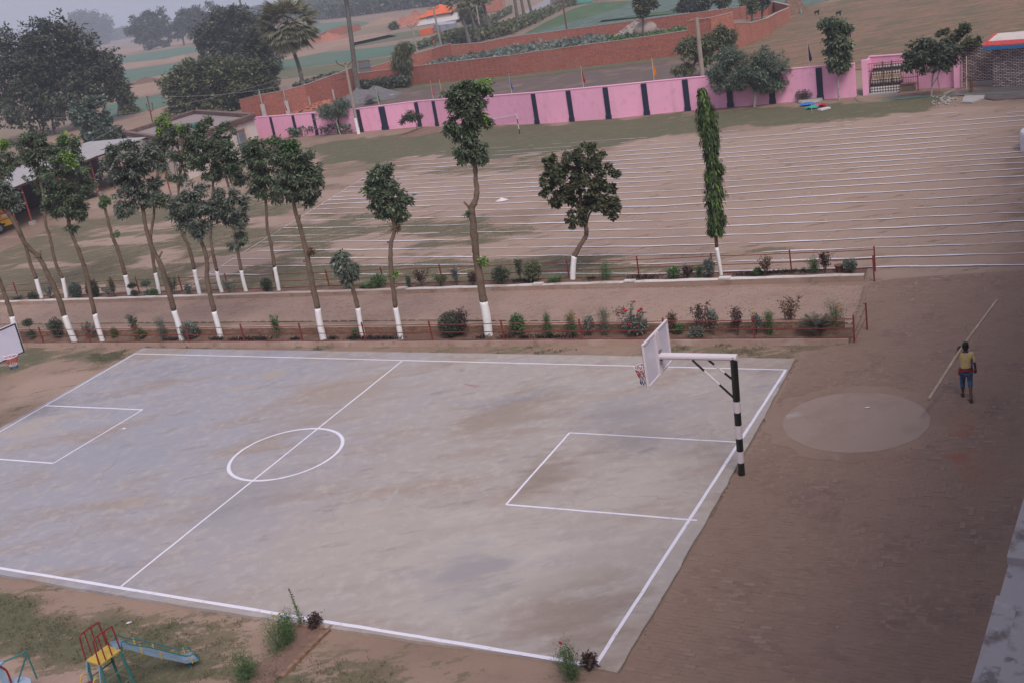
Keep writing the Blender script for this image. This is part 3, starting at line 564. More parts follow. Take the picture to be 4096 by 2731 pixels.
# blocks set on the kerb top
for px in (c(1, 1, 1340, 1075), c(2, 1, 240, 1030), c(2, 1, 1080, 1000), c(2, 1, 1955, 970)):
    p = along(A2, B2, px[0], .24); MB().box(p+UZ*.02, (.45, .24, .05), d2).build('kerb_block', capm, kb)
def fence(name, label, A, B, nn, pxs, H, rails, endback=None):
    B_ = B; root = thing(name, label, 'fence', A+(B-A)*.5)
    pts = [along(A, B, p[0], H) for p in pxs]+[np.array([B[0], B[1], H])]
    d = (B-A)/np.linalg.norm(B-A)
    for p in pts:
        tl = d*random.gauss(0, .012); base = np.array([p[0], p[1], 0.])
        MB().hexa(*[[base+UZ*z+tl*z/H+i*.024*d+j*.024*nn for i, j in ((-1, -1), (1, -1), (1, 1), (-1, 1))] for z in (-.1, H)]).build('post', M['redpaint'], root)
    if endback is not None:
        base = B+endback
        MB().hexa(*[[base+UZ*z+i*.024*d+j*.024*nn for i, j in ((-1, -1), (1, -1), (1, 1), (-1, 1))] for z in (-.1, H)]).build('post', M['redpaint'], root)
        for za, zb in ((.28, .8), (.06, .45)): MB().tube([B+UZ*za, B+endback+UZ*zb], .008, 5).build('tie_wire', M['rust'], root)
    allp = [A-d*3]+[q*[1, 1, 0] for q in pts]
    for z in rails:
        sag = [p_ for a_, b_ in zip(allp[:-1], allp[1:]) for p_ in (a_+UZ*(z+random.gauss(0, .006)), (a_+b_)/2+UZ*(z-.012))]+[allp[-1]+UZ*z]
        MB().tube([p_-nn*.03 for p_ in sag], .016, 6).build('rail', M['rail'], root)
    return root
FA1, FB1 = A1+n1*.0, B1+n1*.02; FA1 = FA1-d1*.0
fence('rail_fence', 'three-rail oxide red fence in front of the flower bed nearest the court', FA1, FB1+d1*.15, n1, [c(0, 1, 355, 0), c(0, 1, 785, 0), c(0, 1, 1232, 0), c(0, 1, 1695, 0), c(0, 1, 2205, 0), c(1, 1, 390, 0), c(1, 1, 968, 0), c(1, 1, 1588, 0), c(1, 1, 2250, 0), c(2, 1, 613, 0), c(2, 1, 1383, 0), c(2, 1, 2210, 0)], .92, (.2, .5, .8), n1*1.1+d1*.25)
FA2, FB2 = A2+n2*1.02, B2+n2*1.02+d2*.25
fence('rail_fence', 'three-rail oxide red fence between the far flower bed and the sports field', FA2, FB2, n2, [c(0, 1, 120, 0), c(0, 1, 480, 0), c(0, 1, 860, 0), c(0, 1, 1240, 0), c(0, 1, 1635, 0), c(0, 1, 2062, 0), c(1, 1, 155, 0), c(1, 1, 638, 0), c(1, 1, 1145, 0), c(1, 1, 1682, 0), c(2, 1, 497, 0), c(2, 1, 1143, 0), c(2, 1, 1825, 0), c(3, 1, 200, 0)], .95, (.15, .47, .82), -n2*1.15+d2*.1)

# ------------------------------------------------------------------ pink school wall
def wline(l): return [G(p)*[1, 1, 0] for p in l]
WP = [c(1, 0, -40, 1275), c(1, 0, 390, 1250), c(1, 0, 990, 1205), c(1, 0, 1522, 1155), c(2, 0, 245, 1133), c(2, 0, 900, 1086), c(2, 0, 1622, 1012), c(2, 0, 2015, 978), c(3, 0, 490, 910), c(3, 0, 812, 885)]
wl = wline(WP); pw = thing('boundary_wall', 'long pink painted brick wall with navy pillars behind the sports field', 'wall', wl[5])
HW = [2.15, 2.15, 2.15, 2.25, 2.5, 2.5, 2.4, 2.35, 2.3, 2.25]
for i in range(len(wl)-1):
    MB().wall(wl[i], wl[i+1], .25, -.1, HW[i], -.1, HW[i+1]).build('wall_panel', M['pink'], pw)
    MB().wall(wl[i], wl[i+1], .31, HW[i], HW[i]+.06, HW[i+1], HW[i+1]+.06).build('coping', M['pinkflat'], pw)
def wallat(px):
    for i in range(len(wl)-1):
        a_, b_ = proj(wl[i])[0], proj(wl[i+1])[0]
        if a_ <= px <= b_:
            t_ = (px-a_)/(b_-a_); d = (wl[i+1]-wl[i])/np.linalg.norm(wl[i+1]-wl[i]); return wl[i]+(wl[i+1]-wl[i])*t_, d, HW[i]+(HW[i+1]-HW[i])*t_
for p, w in ((c(1, 0, 190, 0), .35), (c(1, 0, 390, 0), .35), (c(1, 0, 580, 0), .35), (c(1, 0, 785, 0), .35), (c(1, 0, 985, 0), .42), (c(1, 0, 1205, 0), .75), (c(1, 0, 1518, 0), .45), (c(1, 0, 1695, 0), .42), (c(2, 0, 245, 0), .45), (c(2, 0, 570, 0), .45), (c(2, 0, 900, 0), .45), (c(2, 0, 1253, 0), .48), (c(2, 0, 1622, 0), .48), (c(2, 0, 2015, 0), .48), (c(3, 0, 60, 0), .46), (c(3, 0, 490, 0), .46)):
    b_, d, h = wallat(p[0]); nn = np.array([-d[1], d[0], 0])
    MB().box(b_-nn*.03+UZ*(h/2-.06), (w*.9, .34, h), d).box(b_-nn*.05+UZ*.1, (w*1.02, .42, .42), d).build('pillar', M['navy'], pw)
# pennants standing on the wall
flagm = {}
for p, cl, nm in ((c(1, 0, 330, 0), (.5, .03, .06), 'red pennant above the wall left of the concrete light pole'), (c(1, 0, 1180, 0), (.02, .17, .06), 'green pennant above the wall right of the concrete light pole'), (c(1, 0, 1690, 0), (.65, .04, .12), 'crimson pennant just left of the tall leafy tree top'), (c(1, 0, 1780, 0), (.75, .25, .02), 'orange pennant half hidden by the tall leafy tree top'),
                  (c(2, 0, 62, 0), (.05, .12, .45), 'blue pennant on the pink wall'), (c(2, 0, 705, 0), (.45, .02, .03), 'dark red pennant in the middle of the pink wall'), (c(2, 0, 1347, 0), (.8, .25, .015), 'orange pennant on the pink wall near the bare concrete pole'), (c(3, 0, 403, 0), (.06, .02, .13), 'dark purple pennant near the right end of the pink wall')):
    b_, d, h = wallat(p[0]); k_ = tuple(cl)
    fm = mat('pennant_cloth', cl, .8, [(tuple(x*.6 for x in cl), 3, .4, .7, .6)])
    ro = thing('pennant', nm, 'flag', b_+UZ*h, 'pennants along the pink wall')
    tp = b_+UZ*(h+1.75)+d*.02; MB().tube([b_+UZ*(h-.05), b_+UZ*(h+.8), tp], .022, 6).build('stick', mat('stick', (.5, .42, .4), .8), ro)
    mb = MB(); nn = np.array([-d[1], d[0], 0]); P_ = [tp, b_+UZ*(h+1.1)+d*.16-nn*.05, b_+UZ*(h+.55)+d*.26-nn*.02, b_+UZ*(h+.38)+d*.14+nn*.06, b_+UZ*(h+.5)+d*.03, b_+UZ*(h+1.1)+d*.03+nn*.02]
    mb.add([q+nn*.008 for q in P_]+[q-nn*.008 for q in P_], [(0, 1, 5), (5, 1, 2, 4), (4, 2, 3), (11, 7, 6), (10, 8, 7, 11), (9, 8, 10), (0, 6, 7, 1), (1, 7, 8, 2), (2, 8, 9, 3)]).build('cloth', fm, ro)
# chain hanging on the wall near the pole
# ------------------------------------------------------------------ washing place at the right end: pink back wall, cage, tiled steps, tiled wall with canopy
wp = wline([c(3, 0, 905, 868), c(3, 0, 1765, 795)]); dW = (wp[1]-wp[0])/np.linalg.norm(wp[1]-wp[0]); nW = np.array([-dW[1], dW[0], 0])
ws = thing('wash_shelter', 'pink walled bay with posts beside the barred cage', 'wall', wp[0])
MB().wall(wp[0]+nW*1.6, wp[1]+nW*.1, .2, -.1, 2.35).build('back_wall', M['pink'], ws)
MB().wall(wp[0]+nW*1.6-dW*.05, wp[1]+nW*.1, .26, 2.35, 2.42).build('coping', M['pinkflat'], ws)
MB().box(wp[0]+UZ*1.15, (.4, .35, 2.5), dW).build('post', M['pinkflat'], ws)
MB().box(wp[1]-dW*.1+UZ*1.15, (.5, .45, 2.4), dW).build('post', M['pinkflat'], ws)
MB().wall(wp[0]+nW*.2, wp[0]+nW*1.5, .18, -.1, 2.3).build('side_wall', M['pinkflat'], ws)
# grey metal gate leaf in the gap
gp = wline([c(3, 0, 830, 870), c(3, 0, 895, 870)])
MB().wall(wp[0]-dW*.22, wp[0]-dW*.22+nW*1.2, .05, .05, 1.9).build('metal_gate_leaf', M['steel'], label='narrow grey metal gate leaf in the wall gap', cat='gate')
# barred cage
cg = thing('barred_cage', 'dark steel barred enclosure around the tiled tap steps', 'railing', wp[0]+dW*1.5)
c0 = wp[0]+dW*.15-nW*.1; cl_ = np.linalg.norm(G(c(3, 0, 1385, 810))[:2]-c0[:2])
for k_ in range(int(cl_/.16)+1):
    p = c0+dW*k_*.16; MB().tube([p+UZ*.45, p+UZ*2.1], .012, 5).build('bar', M['rust'], cg)
for z in (.5, .95, 1.6, 2.1): MB().tube([c0+UZ*z, c0+dW*cl_+UZ*z], .02, 5).build('cross_rail', M['rust'], cg)
for s_ in (0, .32, .5, 1): MB().box(c0+dW*cl_*s_+UZ*1.1-nW*.01, (.06, .06, 2.2), dW).build('cage_post', M['rust'], cg)
# diamond tiles on steps
tm, t, b = nodes('diamond_tile'); co = t.nodes.new('ShaderNodeNewGeometry').outputs['Position']
mp = t.nodes.new('ShaderNodeMapping'); mp.inputs['Rotation'].default_value = (0, 0, math.atan2(-dW[1], dW[0])); t.links.new(co, mp.inputs[0]); sx = t.nodes.new('ShaderNodeSeparateXYZ'); t.links.new(mp.outputs[0], sx.inputs[0])
cb = t.nodes.new('ShaderNodeCombineXYZ'); t.links.new(math2(t, 'ADD', sx.outputs[0], sx.outputs[2]), cb.inputs[0]); t.links.new(math2(t, 'SUBTRACT', sx.outputs[0], sx.outputs[2]), cb.inputs[1])
ck = t.nodes.new('ShaderNodeTexChecker'); ck.inputs['Scale'].default_value = 5.5; ck.inputs[1].default_value = (.62, .6, .6, 1); ck.inputs[2].default_value = (.1, .06, .045, 1); t.links.new(cb.outputs[0], ck.inputs[0])
t.links.new(ck.outputs[0], b.inputs['Base Color']); b.inputs['Roughness'].default_value = .35
ts = thing('tap_steps', 'stepped washing basin faced with brown and white diamond tiles', 'wash basin', wp[0]+dW*1.0)
sw = 1.95
for k_, (z0_, z1_, dep, mm) in enumerate(((0, .5, -.05, tm), (.5, .68, .05, M['navy']), (.68, .98, .12, tm), (.98, 1.2, .32, mat('cream_tile', (.42, .32, .22), .4, [((.25, .15, .1), 4, .5, .6, .7)])), (1.2, 1.45, .5, tm), (1.45, 1.62, .62, M['navy']), (1.62, 1.82, .75, tm))):
    MB().box(wp[0]+dW*(.35+sw/2)+nW*(.35+dep)+UZ*(z0_+z1_)/2, (sw, 1.0-dep*.6, z1_-z0_), dW).build('tiled_course', mm, ts)
MB().box(wp[0]+dW*(cl_*.68)+nW*.4+UZ*.22, (cl_*.55, .9, .5), dW).build('cage_base', mat('stained_plinth', (.17, .12, .1), .9, [((.3, .22, .19), 1.5, .5, .7, .7)]), cg)
MB().box(wp[0]+dW*1.2-nW*.55+UZ*.02, (2.0, .55, .18), dW).build('concrete_slab', M['conc'], label='short concrete step slab below the tiled basin', cat='step')
# tiled block wall with 3-d pattern
bt, t, b = nodes('block_pattern_tile'); co = t.nodes.new('ShaderNodeNewGeometry').outputs['Position']
sx = t.nodes.new('ShaderNodeSeparateXYZ'); t.links.new(co, sx.inputs[0]); cb = t.nodes.new('ShaderNodeCombineXYZ')
t.links.new(math2(t, 'SUBTRACT', math2(t, 'MULTIPLY', sx.outputs[0], dW[0]*1.), math2(t, 'MULTIPLY', sx.outputs[1], -dW[1])), cb.inputs[0]); t.links.new(sx.outputs[2], cb.inputs[1])
k = t.nodes.new('ShaderNodeTexBrick'); k.inputs['Scale'].default_value = 1; k.inputs['Brick Width'].default_value = .3; k.inputs['Row Height'].default_value = .1; k.inputs['Mortar Size'].default_value = .026; k.inputs['Mortar Smooth'].default_value = .3; k.inputs['Bias'].default_value = .1
k.inputs['Color1'].default_value = (.62, .54, .5, 1); k.inputs['Color2'].default_value = (.3, .22, .22, 1); k.inputs['Mortar'].default_value = (.03, .024, .04, 1); t.links.new(cb.outputs[0], k.inputs['Vector'])
t.links.new(k.outputs['Color'], b.inputs['Base Color']); b.inputs['Roughness'].default_value = .4
tw = wline([c(3, 0, 1770, 785), c(3, 0, 2065, 770), c(3, 0, 2075, 805), c(3, 0, 3200, 770)])
tb = thing('tiled_wall', 'dark block patterned tile wall under the red eaved canopy', 'wall', tw[1])
MB().wall(tw[0], tw[1]+dW*.3, .2, .25, 2.6).build('wall_panel', bt, tb); MB().wall(tw[2]-nW*.0, tw[3], .3, -.05, 2.5).build('wall_panel', bt, tb)
MB().wall(tw[0], tw[1]+dW*.3, .26, 2.6, 2.68).build('coping', mat('cream_trim', (.5, .45, .42), .8), tb)
MB().wall(tw[0]-nW*.03, tw[1]+dW*.2-nW*.03, .24, -.1, .25).build('plinth', M['conc'], tb)
# canopy roof
cnp = thing('canopy_roof', 'tiled canopy with red scalloped eave and blue fascia at the right edge', 'roof', tw[2]+UZ*2.6)
r0 = tw[2]-dW*.55-nW*.55+UZ*2.75; r1 = tw[3]-nW*.55+UZ*2.75
MB().obox((r0+r1)/2-UZ*.1, (r1-r0)/2, nW*.04, UZ*.11).build('fascia', mat('blue_paint', (.03, .16, .36), .5), cnp)
nR = 26; mb = MB()
for i in range(nR):
    a_ = r0+(r1-r0)*(i/nR); b_ = r0+(r1-r0)*((i+.92)/nR); e_ = nW*.35+UZ*.22
    o = MB().hexa([a_, b_, b_+e_, a_+e_], [a_+UZ*.07, b_+UZ*.07, b_+e_+UZ*.06, a_+e_+UZ*.06]); o.build('eave_tile', mat('red_tile', (.5, .06, .06), .55) if i == 0 else bpy.data.materials['red_tile'], cnp)
MB().hexa([r0+nW*.3+UZ*.2+dW*.3, r1+nW*.3+UZ*.2, r1+nW*1.7+UZ*.55, r0+nW*1.5+UZ*.5+dW*.7], [r0+nW*.3+UZ*.27+dW*.3, r1+nW*.3+UZ*.27, r1+nW*1.7+UZ*.62, r0+nW*1.5+UZ*.57+dW*.7]).build('roof_slab', mat('cream_roof', (.55, .47, .45), .8, [((.35, .28, .26), 1.5, .5, .7, .5)]), cnp)
MB().hexa([r0, r0+dW*.32, r0+nW*1.5+UZ*.5+dW*.72, r0+nW*1.4+UZ*.5+dW*.55], [r0+UZ*.07, r0+dW*.32+UZ*.09, r0+nW*1.5+UZ*.6+dW*.72, r0+nW*1.4+UZ*.6+dW*.55]).build('hip_tiles', bpy.data.materials['red_tile'], cnp)
pn = G(c(3, 0, 2125, 560), 0); q = tw[2]+dW*.55-nW*.17+UZ*2.0; MB().obox(q, dW*.17, nW*.01, UZ*.11).build('notice_plate', mat('white_plate', (.7, .68, .7), .6), label='small white plate fixed to the dark tiled wall', cat='sign')
# stand pipe, hand pump, wet apron, hose
bp = G(c(3, 0, 1825, 822)); MB().tube([bp-UZ*.05, bp+UZ*1.0, bp+UZ*2.15+dW*.03], .035, 6).build('stand_pipe', mat('cream_pipe', (.5, .42, .36), .6), label='thin cream pipe standing in front of the dark tiled wall', cat='pipe')
hp = G(c(3, 0, 1868, 850)); ro = thing('hand_pump', 'short rusty hand pump on the wet concrete apron', 'pump', hp)
MB().tube([hp-UZ*.05, hp+UZ*.25, hp+UZ*.28, hp+UZ*.85, hp+UZ*.95], [.12, .11, .08, .08, .03], 8).build('pump_body', M['rust'], ro)
MB().tube([hp+UZ*.9, hp+UZ*1.0-dW*.25, hp+UZ*.7-dW*.55], .02, 6).build('pump_handle', M['rust'], ro); MB().tube([hp+UZ*.6, hp+UZ*.55+dW*.2-nW*.1, hp+UZ*.45+dW*.22-nW*.12], .03, 6).build('pump_spout', M['rust'], ro)
wet = mat('wet_concrete', (.12, .1, .1), .3, [((.26, .21, .2), .9, .5, .68, .8)], (9, .3, .02), spec=.5)
mb = MB(); mb.prism(rough_edge([G(p) for p in (c(3, 0, 1640, 880), c(3, 0, 1790, 815), c(3, 0, 2351, 800), c(3, 0, 2900, 790), c(3, 0, 2900, 870), c(3, 0, 2351, 905), c(3, 0, 2080, 925), c(3, 0, 1990, 905), c(3, 0, 1800, 880))], .08), -.05, .06); mb.build('washing_apron', wet, kind='structure')
mb = MB(); mb.prism(rough_edge([G(p) for p in (c(3, 0, 1780, 945), c(3, 0, 1800, 890), c(3, 0, 1990, 885), c(3, 0, 1980, 915), c(3, 0, 1880, 950))], .05), -.02, .1); mb.build('broken_slab', M['conc'], label='loose broken concrete slab on the grass by the wet apron', cat='slab')
hz = [c(3, 0, x, y) for x, y in ((815, 830), (885, 840), (860, 862), (815, 878), (800, 905), (840, 938), (960, 942), (1060, 930), (1110, 905), (1190, 900), (1320, 895), (1480, 890), (1600, 885), (1750, 880), (1960, 865), (2150, 858), (2351, 848), (2700, 835))]
hosem = mat('green_hose', (.12, .3, .26), .5)
MB().tube([G(p)+UZ*.05 for p in hz], .022, 6).build('garden_hose', hosem, label='pale green hose trailing along the ground below the tiled wall', cat='hose')
MB().tube([G(c(3, 0, x, y))+UZ*.04 for x, y in ((1380, 895), (1200, 912), (1090, 900), (1040, 920), (1110, 912), (1300, 905), (1310, 870), (1350, 862), (1420, 870), (1475, 840))], .02, 6).build('garden_hose', hosem, label='slack pale hose loops in front of the barred cage', cat='hose')
pl = G(c(3, 0, 1670, 860)); MB().obox(pl+UZ*.12, dW*.06, (nW*.9+dW*.25)*.8, UZ*.05).build('plank', M['pole'], label='grey plank lying beside the wet washing apron', cat='plank')
mb = MB()
for _ in range(90):
    p = G(c(3, 0, random.gauss(1640, 60), random.gauss(925, 22))); s_ = random.uniform(.03, .1); mb.ball(p+UZ*s_*.4, (s_, s_*.8, s_*.6), 5, 3)
mb.build('rubble', M['conc'], kind='stuff')
# ------------------------------------------------------------------ foliage
def nrm(a): return a/(np.linalg.norm(a, axis=-1, keepdims=True)+1e-9)
def leaf_quads(base, tip_dir, up, ln, wd):
    """folded diamond leaves: base point, direction, surface normal hint, length, width"""
    side = nrm(np.cross(tip_dir, up)); nn = nrm(np.cross(side, tip_dir)); ln = ln[:, None]; wd = wd[:, None]
    mid = base+tip_dir*ln*.45
    Vv = np.stack([base, mid+side*wd*.5-nn*wd*.12, base+tip_dir*ln-nn*ln*.12, mid-side*wd*.5-nn*wd*.12], 1).reshape(-1, 3)
    return Vv, np.arange(len(base)*4).reshape(-1, 4)
def ellip(blobs, n, r, shell=.55):
    """n points in clumps spread over a set of (centre, radii) blobs"""
    vol = np.array([b[1][0]*b[1][2] for b in blobs]); bi = r.choice(len(blobs), n, p=vol/vol.sum())
    C_ = np.array([b[0] for b in blobs])[bi]; R_ = np.array([b[1] for b in blobs])[bi]
    d = nrm(r.normal(size=(n, 3))); rad = (shell+(1-shell)*r.random(n))**.8
    return C_+d*R_*rad[:, None], d
PALS = {
 'mahogany': [((0.0792, 0.109, 0.0641), .5), ((0.123, 0.151, 0.0943), .3), ((0.16, 0.189, 0.135), .2)],
 'silver': [((0.122, 0.143, 0.115), .5), ((0.174, 0.194, 0.166), .35), ((0.0784, 0.101, 0.0696), .15)],
 'bright': [((0.19, 0.3, 0.06), .6), ((0.13, 0.22, 0.05), .4)],
 'fig': [((.062, .078, .042), .5), ((.09, .1, .055), .32), ((.12, .105, .062), .18)],
 'ashoka': [((.05, .085, .03), .6), ((.12, .19, .05), .22), ((.035, .05, .025), .18)],
 'far': [((0.0718, 0.0878, 0.0638), .5), ((0.104, 0.12, 0.0798), .35), ((0.0559, 0.067, 0.051), .15)],
 'olive': [((0.12, 0.135, 0.0718), .5), ((0.16, 0.176, 0.0957), .3), ((0.0798, 0.0957, 0.0559), .2)],
 'mist': [((0.128, 0.167, 0.128), .5), ((0.0957, 0.135, 0.0957), .3), ((0.176, 0.208, 0.16), .2)],
 'plum': [((0.0725, 0.0464, 0.0493), .6), ((0.116, 0.0725, 0.0653), .4)],
 'brown': [((0.145, 0.087, 0.0653), .6), ((0.189, 0.123, 0.087), .4)],
 'fresh': [((0.0798, 0.145, 0.058), .6), ((0.131, 0.203, 0.087), .4)],
 'grey': [((0.131, 0.16, 0.138), .6), ((0.189, 0.21, 0.181), .4)],
 'dark': [((0.012, 0.013, 0.012), .7), ((0.03, 0.032, 0.028), .3)],
 'palm': [((0.217, 0.217, 0.141), .5), ((0.304, 0.283, 0.197), .3), ((0.153, 0.164, 0.0979), .2)]}
def colours(pal, n, r, jit=.18):
    p = PALS[pal]; i = r.choice(len(p), n, p=[q[1] for q in p]); return np.clip(np.array([q[0] for q in p])[i]*(1+r.normal(0, jit, (n, 1))), .005, .9)
def crown_clusters(blobs, ncl, nleaf, ln, wd, pal, seed, droop=.6, clump=.3, tips=None, shell=.55):
    """crown = clumps -> twig ends -> drooping leaflet sprays"""
    r = np.random.default_rng(seed); ncl = int(ncl*2.9); nclump = max(8, ncl//13)
    cc_, dd = ellip(blobs, nclump, r, .35); R0 = np.mean([min(b[1]) for b in blobs])*clump*1.35
    ci = r.integers(0, nclump, ncl); tw = cc_[ci]+nrm(r.normal(size=(ncl, 3)))*R0*r.random((ncl, 1))**.5*[1.15, 1.15, .8]
    out = nrm(tw-np.array([b[0] for b in blobs]).mean(0)+r.normal(size=(ncl, 3))*.8)
    twc = colours(pal, ncl, r, .12)
    if tips:
        for tp, rad, pl in tips:
            s_ = np.linalg.norm(tw-tp, axis=1) < rad; twc[s_] = colours(pl, s_.sum(), r, .12)
    n = ncl*nleaf; b_ = np.repeat(tw, nleaf, 0); o_ = np.repeat(out, nleaf, 0)
    az = nrm(r.normal(size=(n, 3))*[1, 1, .5]+o_*.6-np.array([0, 0, droop]))
    L = ln*(.6+.7*r.random(n)); b_ = b_+az*L[:, None]*.15+r.normal(size=(n, 3))*ln*.25
    up = nrm(r.normal(size=(n, 3))*.5+[0, 0, 1])
    Vv, Qq = leaf_quads(b_, az, up, L, wd*(.7+.6*r.random(n)))
    cl = np.repeat(np.clip(np.repeat(twc, nleaf, 0)*(1+r.normal(0, .2, (n, 1))), .004, .9), 4, 0)
    return Vv, Qq, cl, cc_
def merge(parts):
    o = 0; Vs, Qs, Cs = [], [], []
    for Vv, Qq, cl in parts: Vs.append(Vv); Qs.append(Qq+o); Cs.append(cl); o += len(Vv)
    return np.concatenate(Vs), np.concatenate(Qs), np.concatenate(Cs)
def smooth_path(pts, n=4):
    pts = [np.asarray(p, float) for p in pts]; out = []
    for i in range(len(pts)-1):
        p0, p1, p2, p3 = pts[max(i-1, 0)], pts[i], pts[i+1], pts[min(i+2, len(pts)-1)]
        for k_ in range(n):
            t_ = k_/n; out.append(.5*((2*p1)+(-p0+p2)*t_+(2*p0-5*p1+4*p2-p3)*t_**2+(-p0+3*p1-3*p2+p3)*t_**3))
    return out+[pts[-1]]
SEED = [100]
def tree(label, base, trunk, blobs, r0=.09, r1=.045, white=None, branches=(), stubs=(), ncl=230, nleaf=10, ln=.17, wd=.062, pal='mahogany', droop=.7, tips=(), group=None, bark='bark', name='tree', depth=.85, clump=.34, sz=0., cat='tree', limbs=10, extra=()):
    SEED[0] += 1; sd = SEED[0]; r = random.Random(sd); B = G(base, sz); k_ = ppm(B)
    root = thing(name, label, cat, B, group)
    pts = [B-UZ*.1]+[V(B, p, r.gauss(0, .05)) for p in trunk]
    wpath = [B-UZ*.1]
    if white is not None:
        wp_ = V(B, white); pts2 = [B-UZ*.05, (B*.5+wp_*.5)+np.array([r.gauss(0, .015), 0, 0]), wp_]
        mb = MB(); mb.tube(smooth_path(pts2, 4), [r0*(1.25 if i < 1 else 1.12-.01*i)+r.gauss(0, .003) for i in range(9)], 10); tr_pts = [wp_-(wp_-B)*.02]+[V(B, p, r.gauss(0, .04)) for p in trunk]
    else: tr_pts = [B-UZ*.1]+[V(B, p, r.gauss(0, .04)) for p in trunk]
    sp = smooth_path(tr_pts, 5); n_ = len(sp); mt = MB()
    mt.tube([p+np.array([r.gauss(0, .008), r.gauss(0, .008), 0]) for p in sp], [r0*1.0+(r1-r0)*i/(n_-1)+r.gauss(0, r0*.05) for i in range(n_)], 9)
    for br in branches:
        bp_ = smooth_path([V(B, p, dp) for p, dp in br] if isinstance(br[0][0], tuple) else [V(B, p, r.gauss(0, .15)) for p in br], 4)
        mt.tube(bp_, [r1*1.0*(1-.6*i/len(bp_)) for i in range(len(bp_))], 7)
    for st in stubs:
        bp_ = [V(B, p) for p in st]; mt.tube(bp_, [r1*.9]*(len(bp_)-1)+[r1*.75], 7)
    bl = [(V(B, p, dp if len(q) else 0), np.array([rx/k_*1.14, max(.25, (rx+ry)/2/k_*depth), ry/k_*1.12])) for p, rx, ry, *q in blobs for dp in [q[0] if q else 0]]
    tp = [(V(B, p), rd/k_, pl) for p, rd, pl in tips]
    parts = []
    if bl:
        Vv, Qq, cl, cc_ = crown_clusters(bl, ncl, nleaf, ln, wd, pal, sd, droop, clump, tp); parts.append((Vv, Qq, cl))
        top = sp[-1]
        for q in cc_[:: max(1, len(cc_)//limbs)]:
            s_ = sp[int(n_*r.uniform(.75, .98))]; m_ = (s_+q)/2+UZ*.08*np.linalg.norm(q-s_); mt.tube(smooth_path([s_, m_, q], 3), [r1*.45, r1*.4, r1*.35, r1*.3, r1*.25, r1*.2, r1*.12], 5)
    for p, rr, pl, nc in extra:
        q = V(B, p); Vv, Qq, cl, _ = crown_clusters([(q, np.array([rr/k_]*3))], nc, nleaf, ln*.8, wd*.8, pl, sd+500, droop, .7); parts.append((Vv, Qq, cl))
    tk = mt.build('trunk', M[bark], root, smooth=True)
    if white is not None: mb.build('whitewashed_base', M['white'], root, smooth=True)
    if parts: npmesh('crown', *merge(parts)[:2], M['leaf'], merge(parts)[2], root, flat=False)
    return root
R0 = lambda x, y: c(0, 1, x, y)
GN, GF = 'whitewashed trees in the bed nearest the court', 'whitewashed trees in the far bed'
# near row, left to right
tree('slim bare trunk rising behind the left backboard, leaning left', R0(190, 1600), [R0(60, 1180), R0(0, 1020), R0(-80, 850), R0(-150, 600)], [(R0(-230, 350), 16, 14)], .11, .07, R0(110, 1335), ncl=60, group=GN)
tree('leaning forked trunk with a sawn stub on its bend, near bed', R0(690, 1572), [R0(545, 1180), R0(500, 1070), R0(430, 930), R0(385, 840), R0(345, 775), R0(270, 710), R0(215, 640), R0(160, 530), R0(100, 400), R0(60, 350)], [(R0(60, 240), 16, 12), (R0(-20, 180), 14, 14), (R0(110, 300), 9, 6)], .125, .07, R0(590, 1325), stubs=[[R0(365, 800), R0(372, 730)], [R0(352, 785), R0(315, 792)]], ncl=190, group=GN, pal='silver')
tree('leaning trunk with ragged dark lower crown, second full trunk in the near bed', R0(945, 1568), [R0(800, 980), R0(770, 870), R0(700, 680), R0(650, 540), R0(622, 420), R0(600, 250), R0(570, 80), R0(560, -60)], [(R0(610, 270), 19, 15), (R0(560, 120), 20, 17), (R0(720, 150), 13, 9), (R0(640, 400), 11, 9), (R0(520, 420), 6, 4), (R0(580, -40), 18, 12), (R0(660, 500), 3.5, 4)], .1, .055, R0(870, 1310), stubs=[[R0(770, 880), R0(790, 855)], [R0(705, 690), R0(690, 690)]], ncl=330, tips=[(R0(640, -130), 11, 'bright')], group=GN)
tree('kinked trunk with sawn side stub under a tall silvery crown, near bed', R0(1675, 1558), [R0(1520, 1000), R0(1470, 850), R0(1440, 790), R0(1395, 700), R0(1350, 560), R0(1320, 400), R0(1290, 240), R0(1270, 60), R0(1200, -120)], [(R0(1230, 60), 25, 17), (R0(1140, -70), 22, 17), (R0(1300, -130), 20, 16), (R0(1190, 250), 10, 13), (R0(1160, 350), 6, 7), (R0(1370, 180), 12, 13), (R0(1330, 330), 7, 8), (R0(1130, -200), 10, 8)], .115, .055, R0(1595, 1275), stubs=[[R0(1455, 805), R0(1490, 740)]], branches=[[R0(1385, 600), R0(1400, 500), R0(1415, 390), R0(1400, 250)]], ncl=420, pal='silver', group=GN)
tree('rough dark trunk under a broad flat spreading crown, near bed', R0(2030, 1532), [R0(1910, 1050), R0(1900, 900), R0(1895, 800), R0(1865, 690), R0(1845, 630), R0(1830, 500), R0(1850, 350)], [(R0(1880, 390), 27, 15), (R0(1680, 330), 20, 11), (R0(2100, 300), 15, 18), (R0(1750, 180), 13, 8), (R0(2160, 440), 12, 10), (R0(1500, 300), 9, 10), (R0(1860, 560), 9, 10), (R0(2190, 620), 9, 8), (R0(1720, 500), 10, 8)], .105, .055, R0(1965, 1290), stubs=[[R0(1900, 820), R0(1930, 775)]], ncl=470, pal='silver', tips=[(R0(1490, 270), 5, 'olive')], group=GN)
R1 = lambda x, y: c(1, 1, x, y)
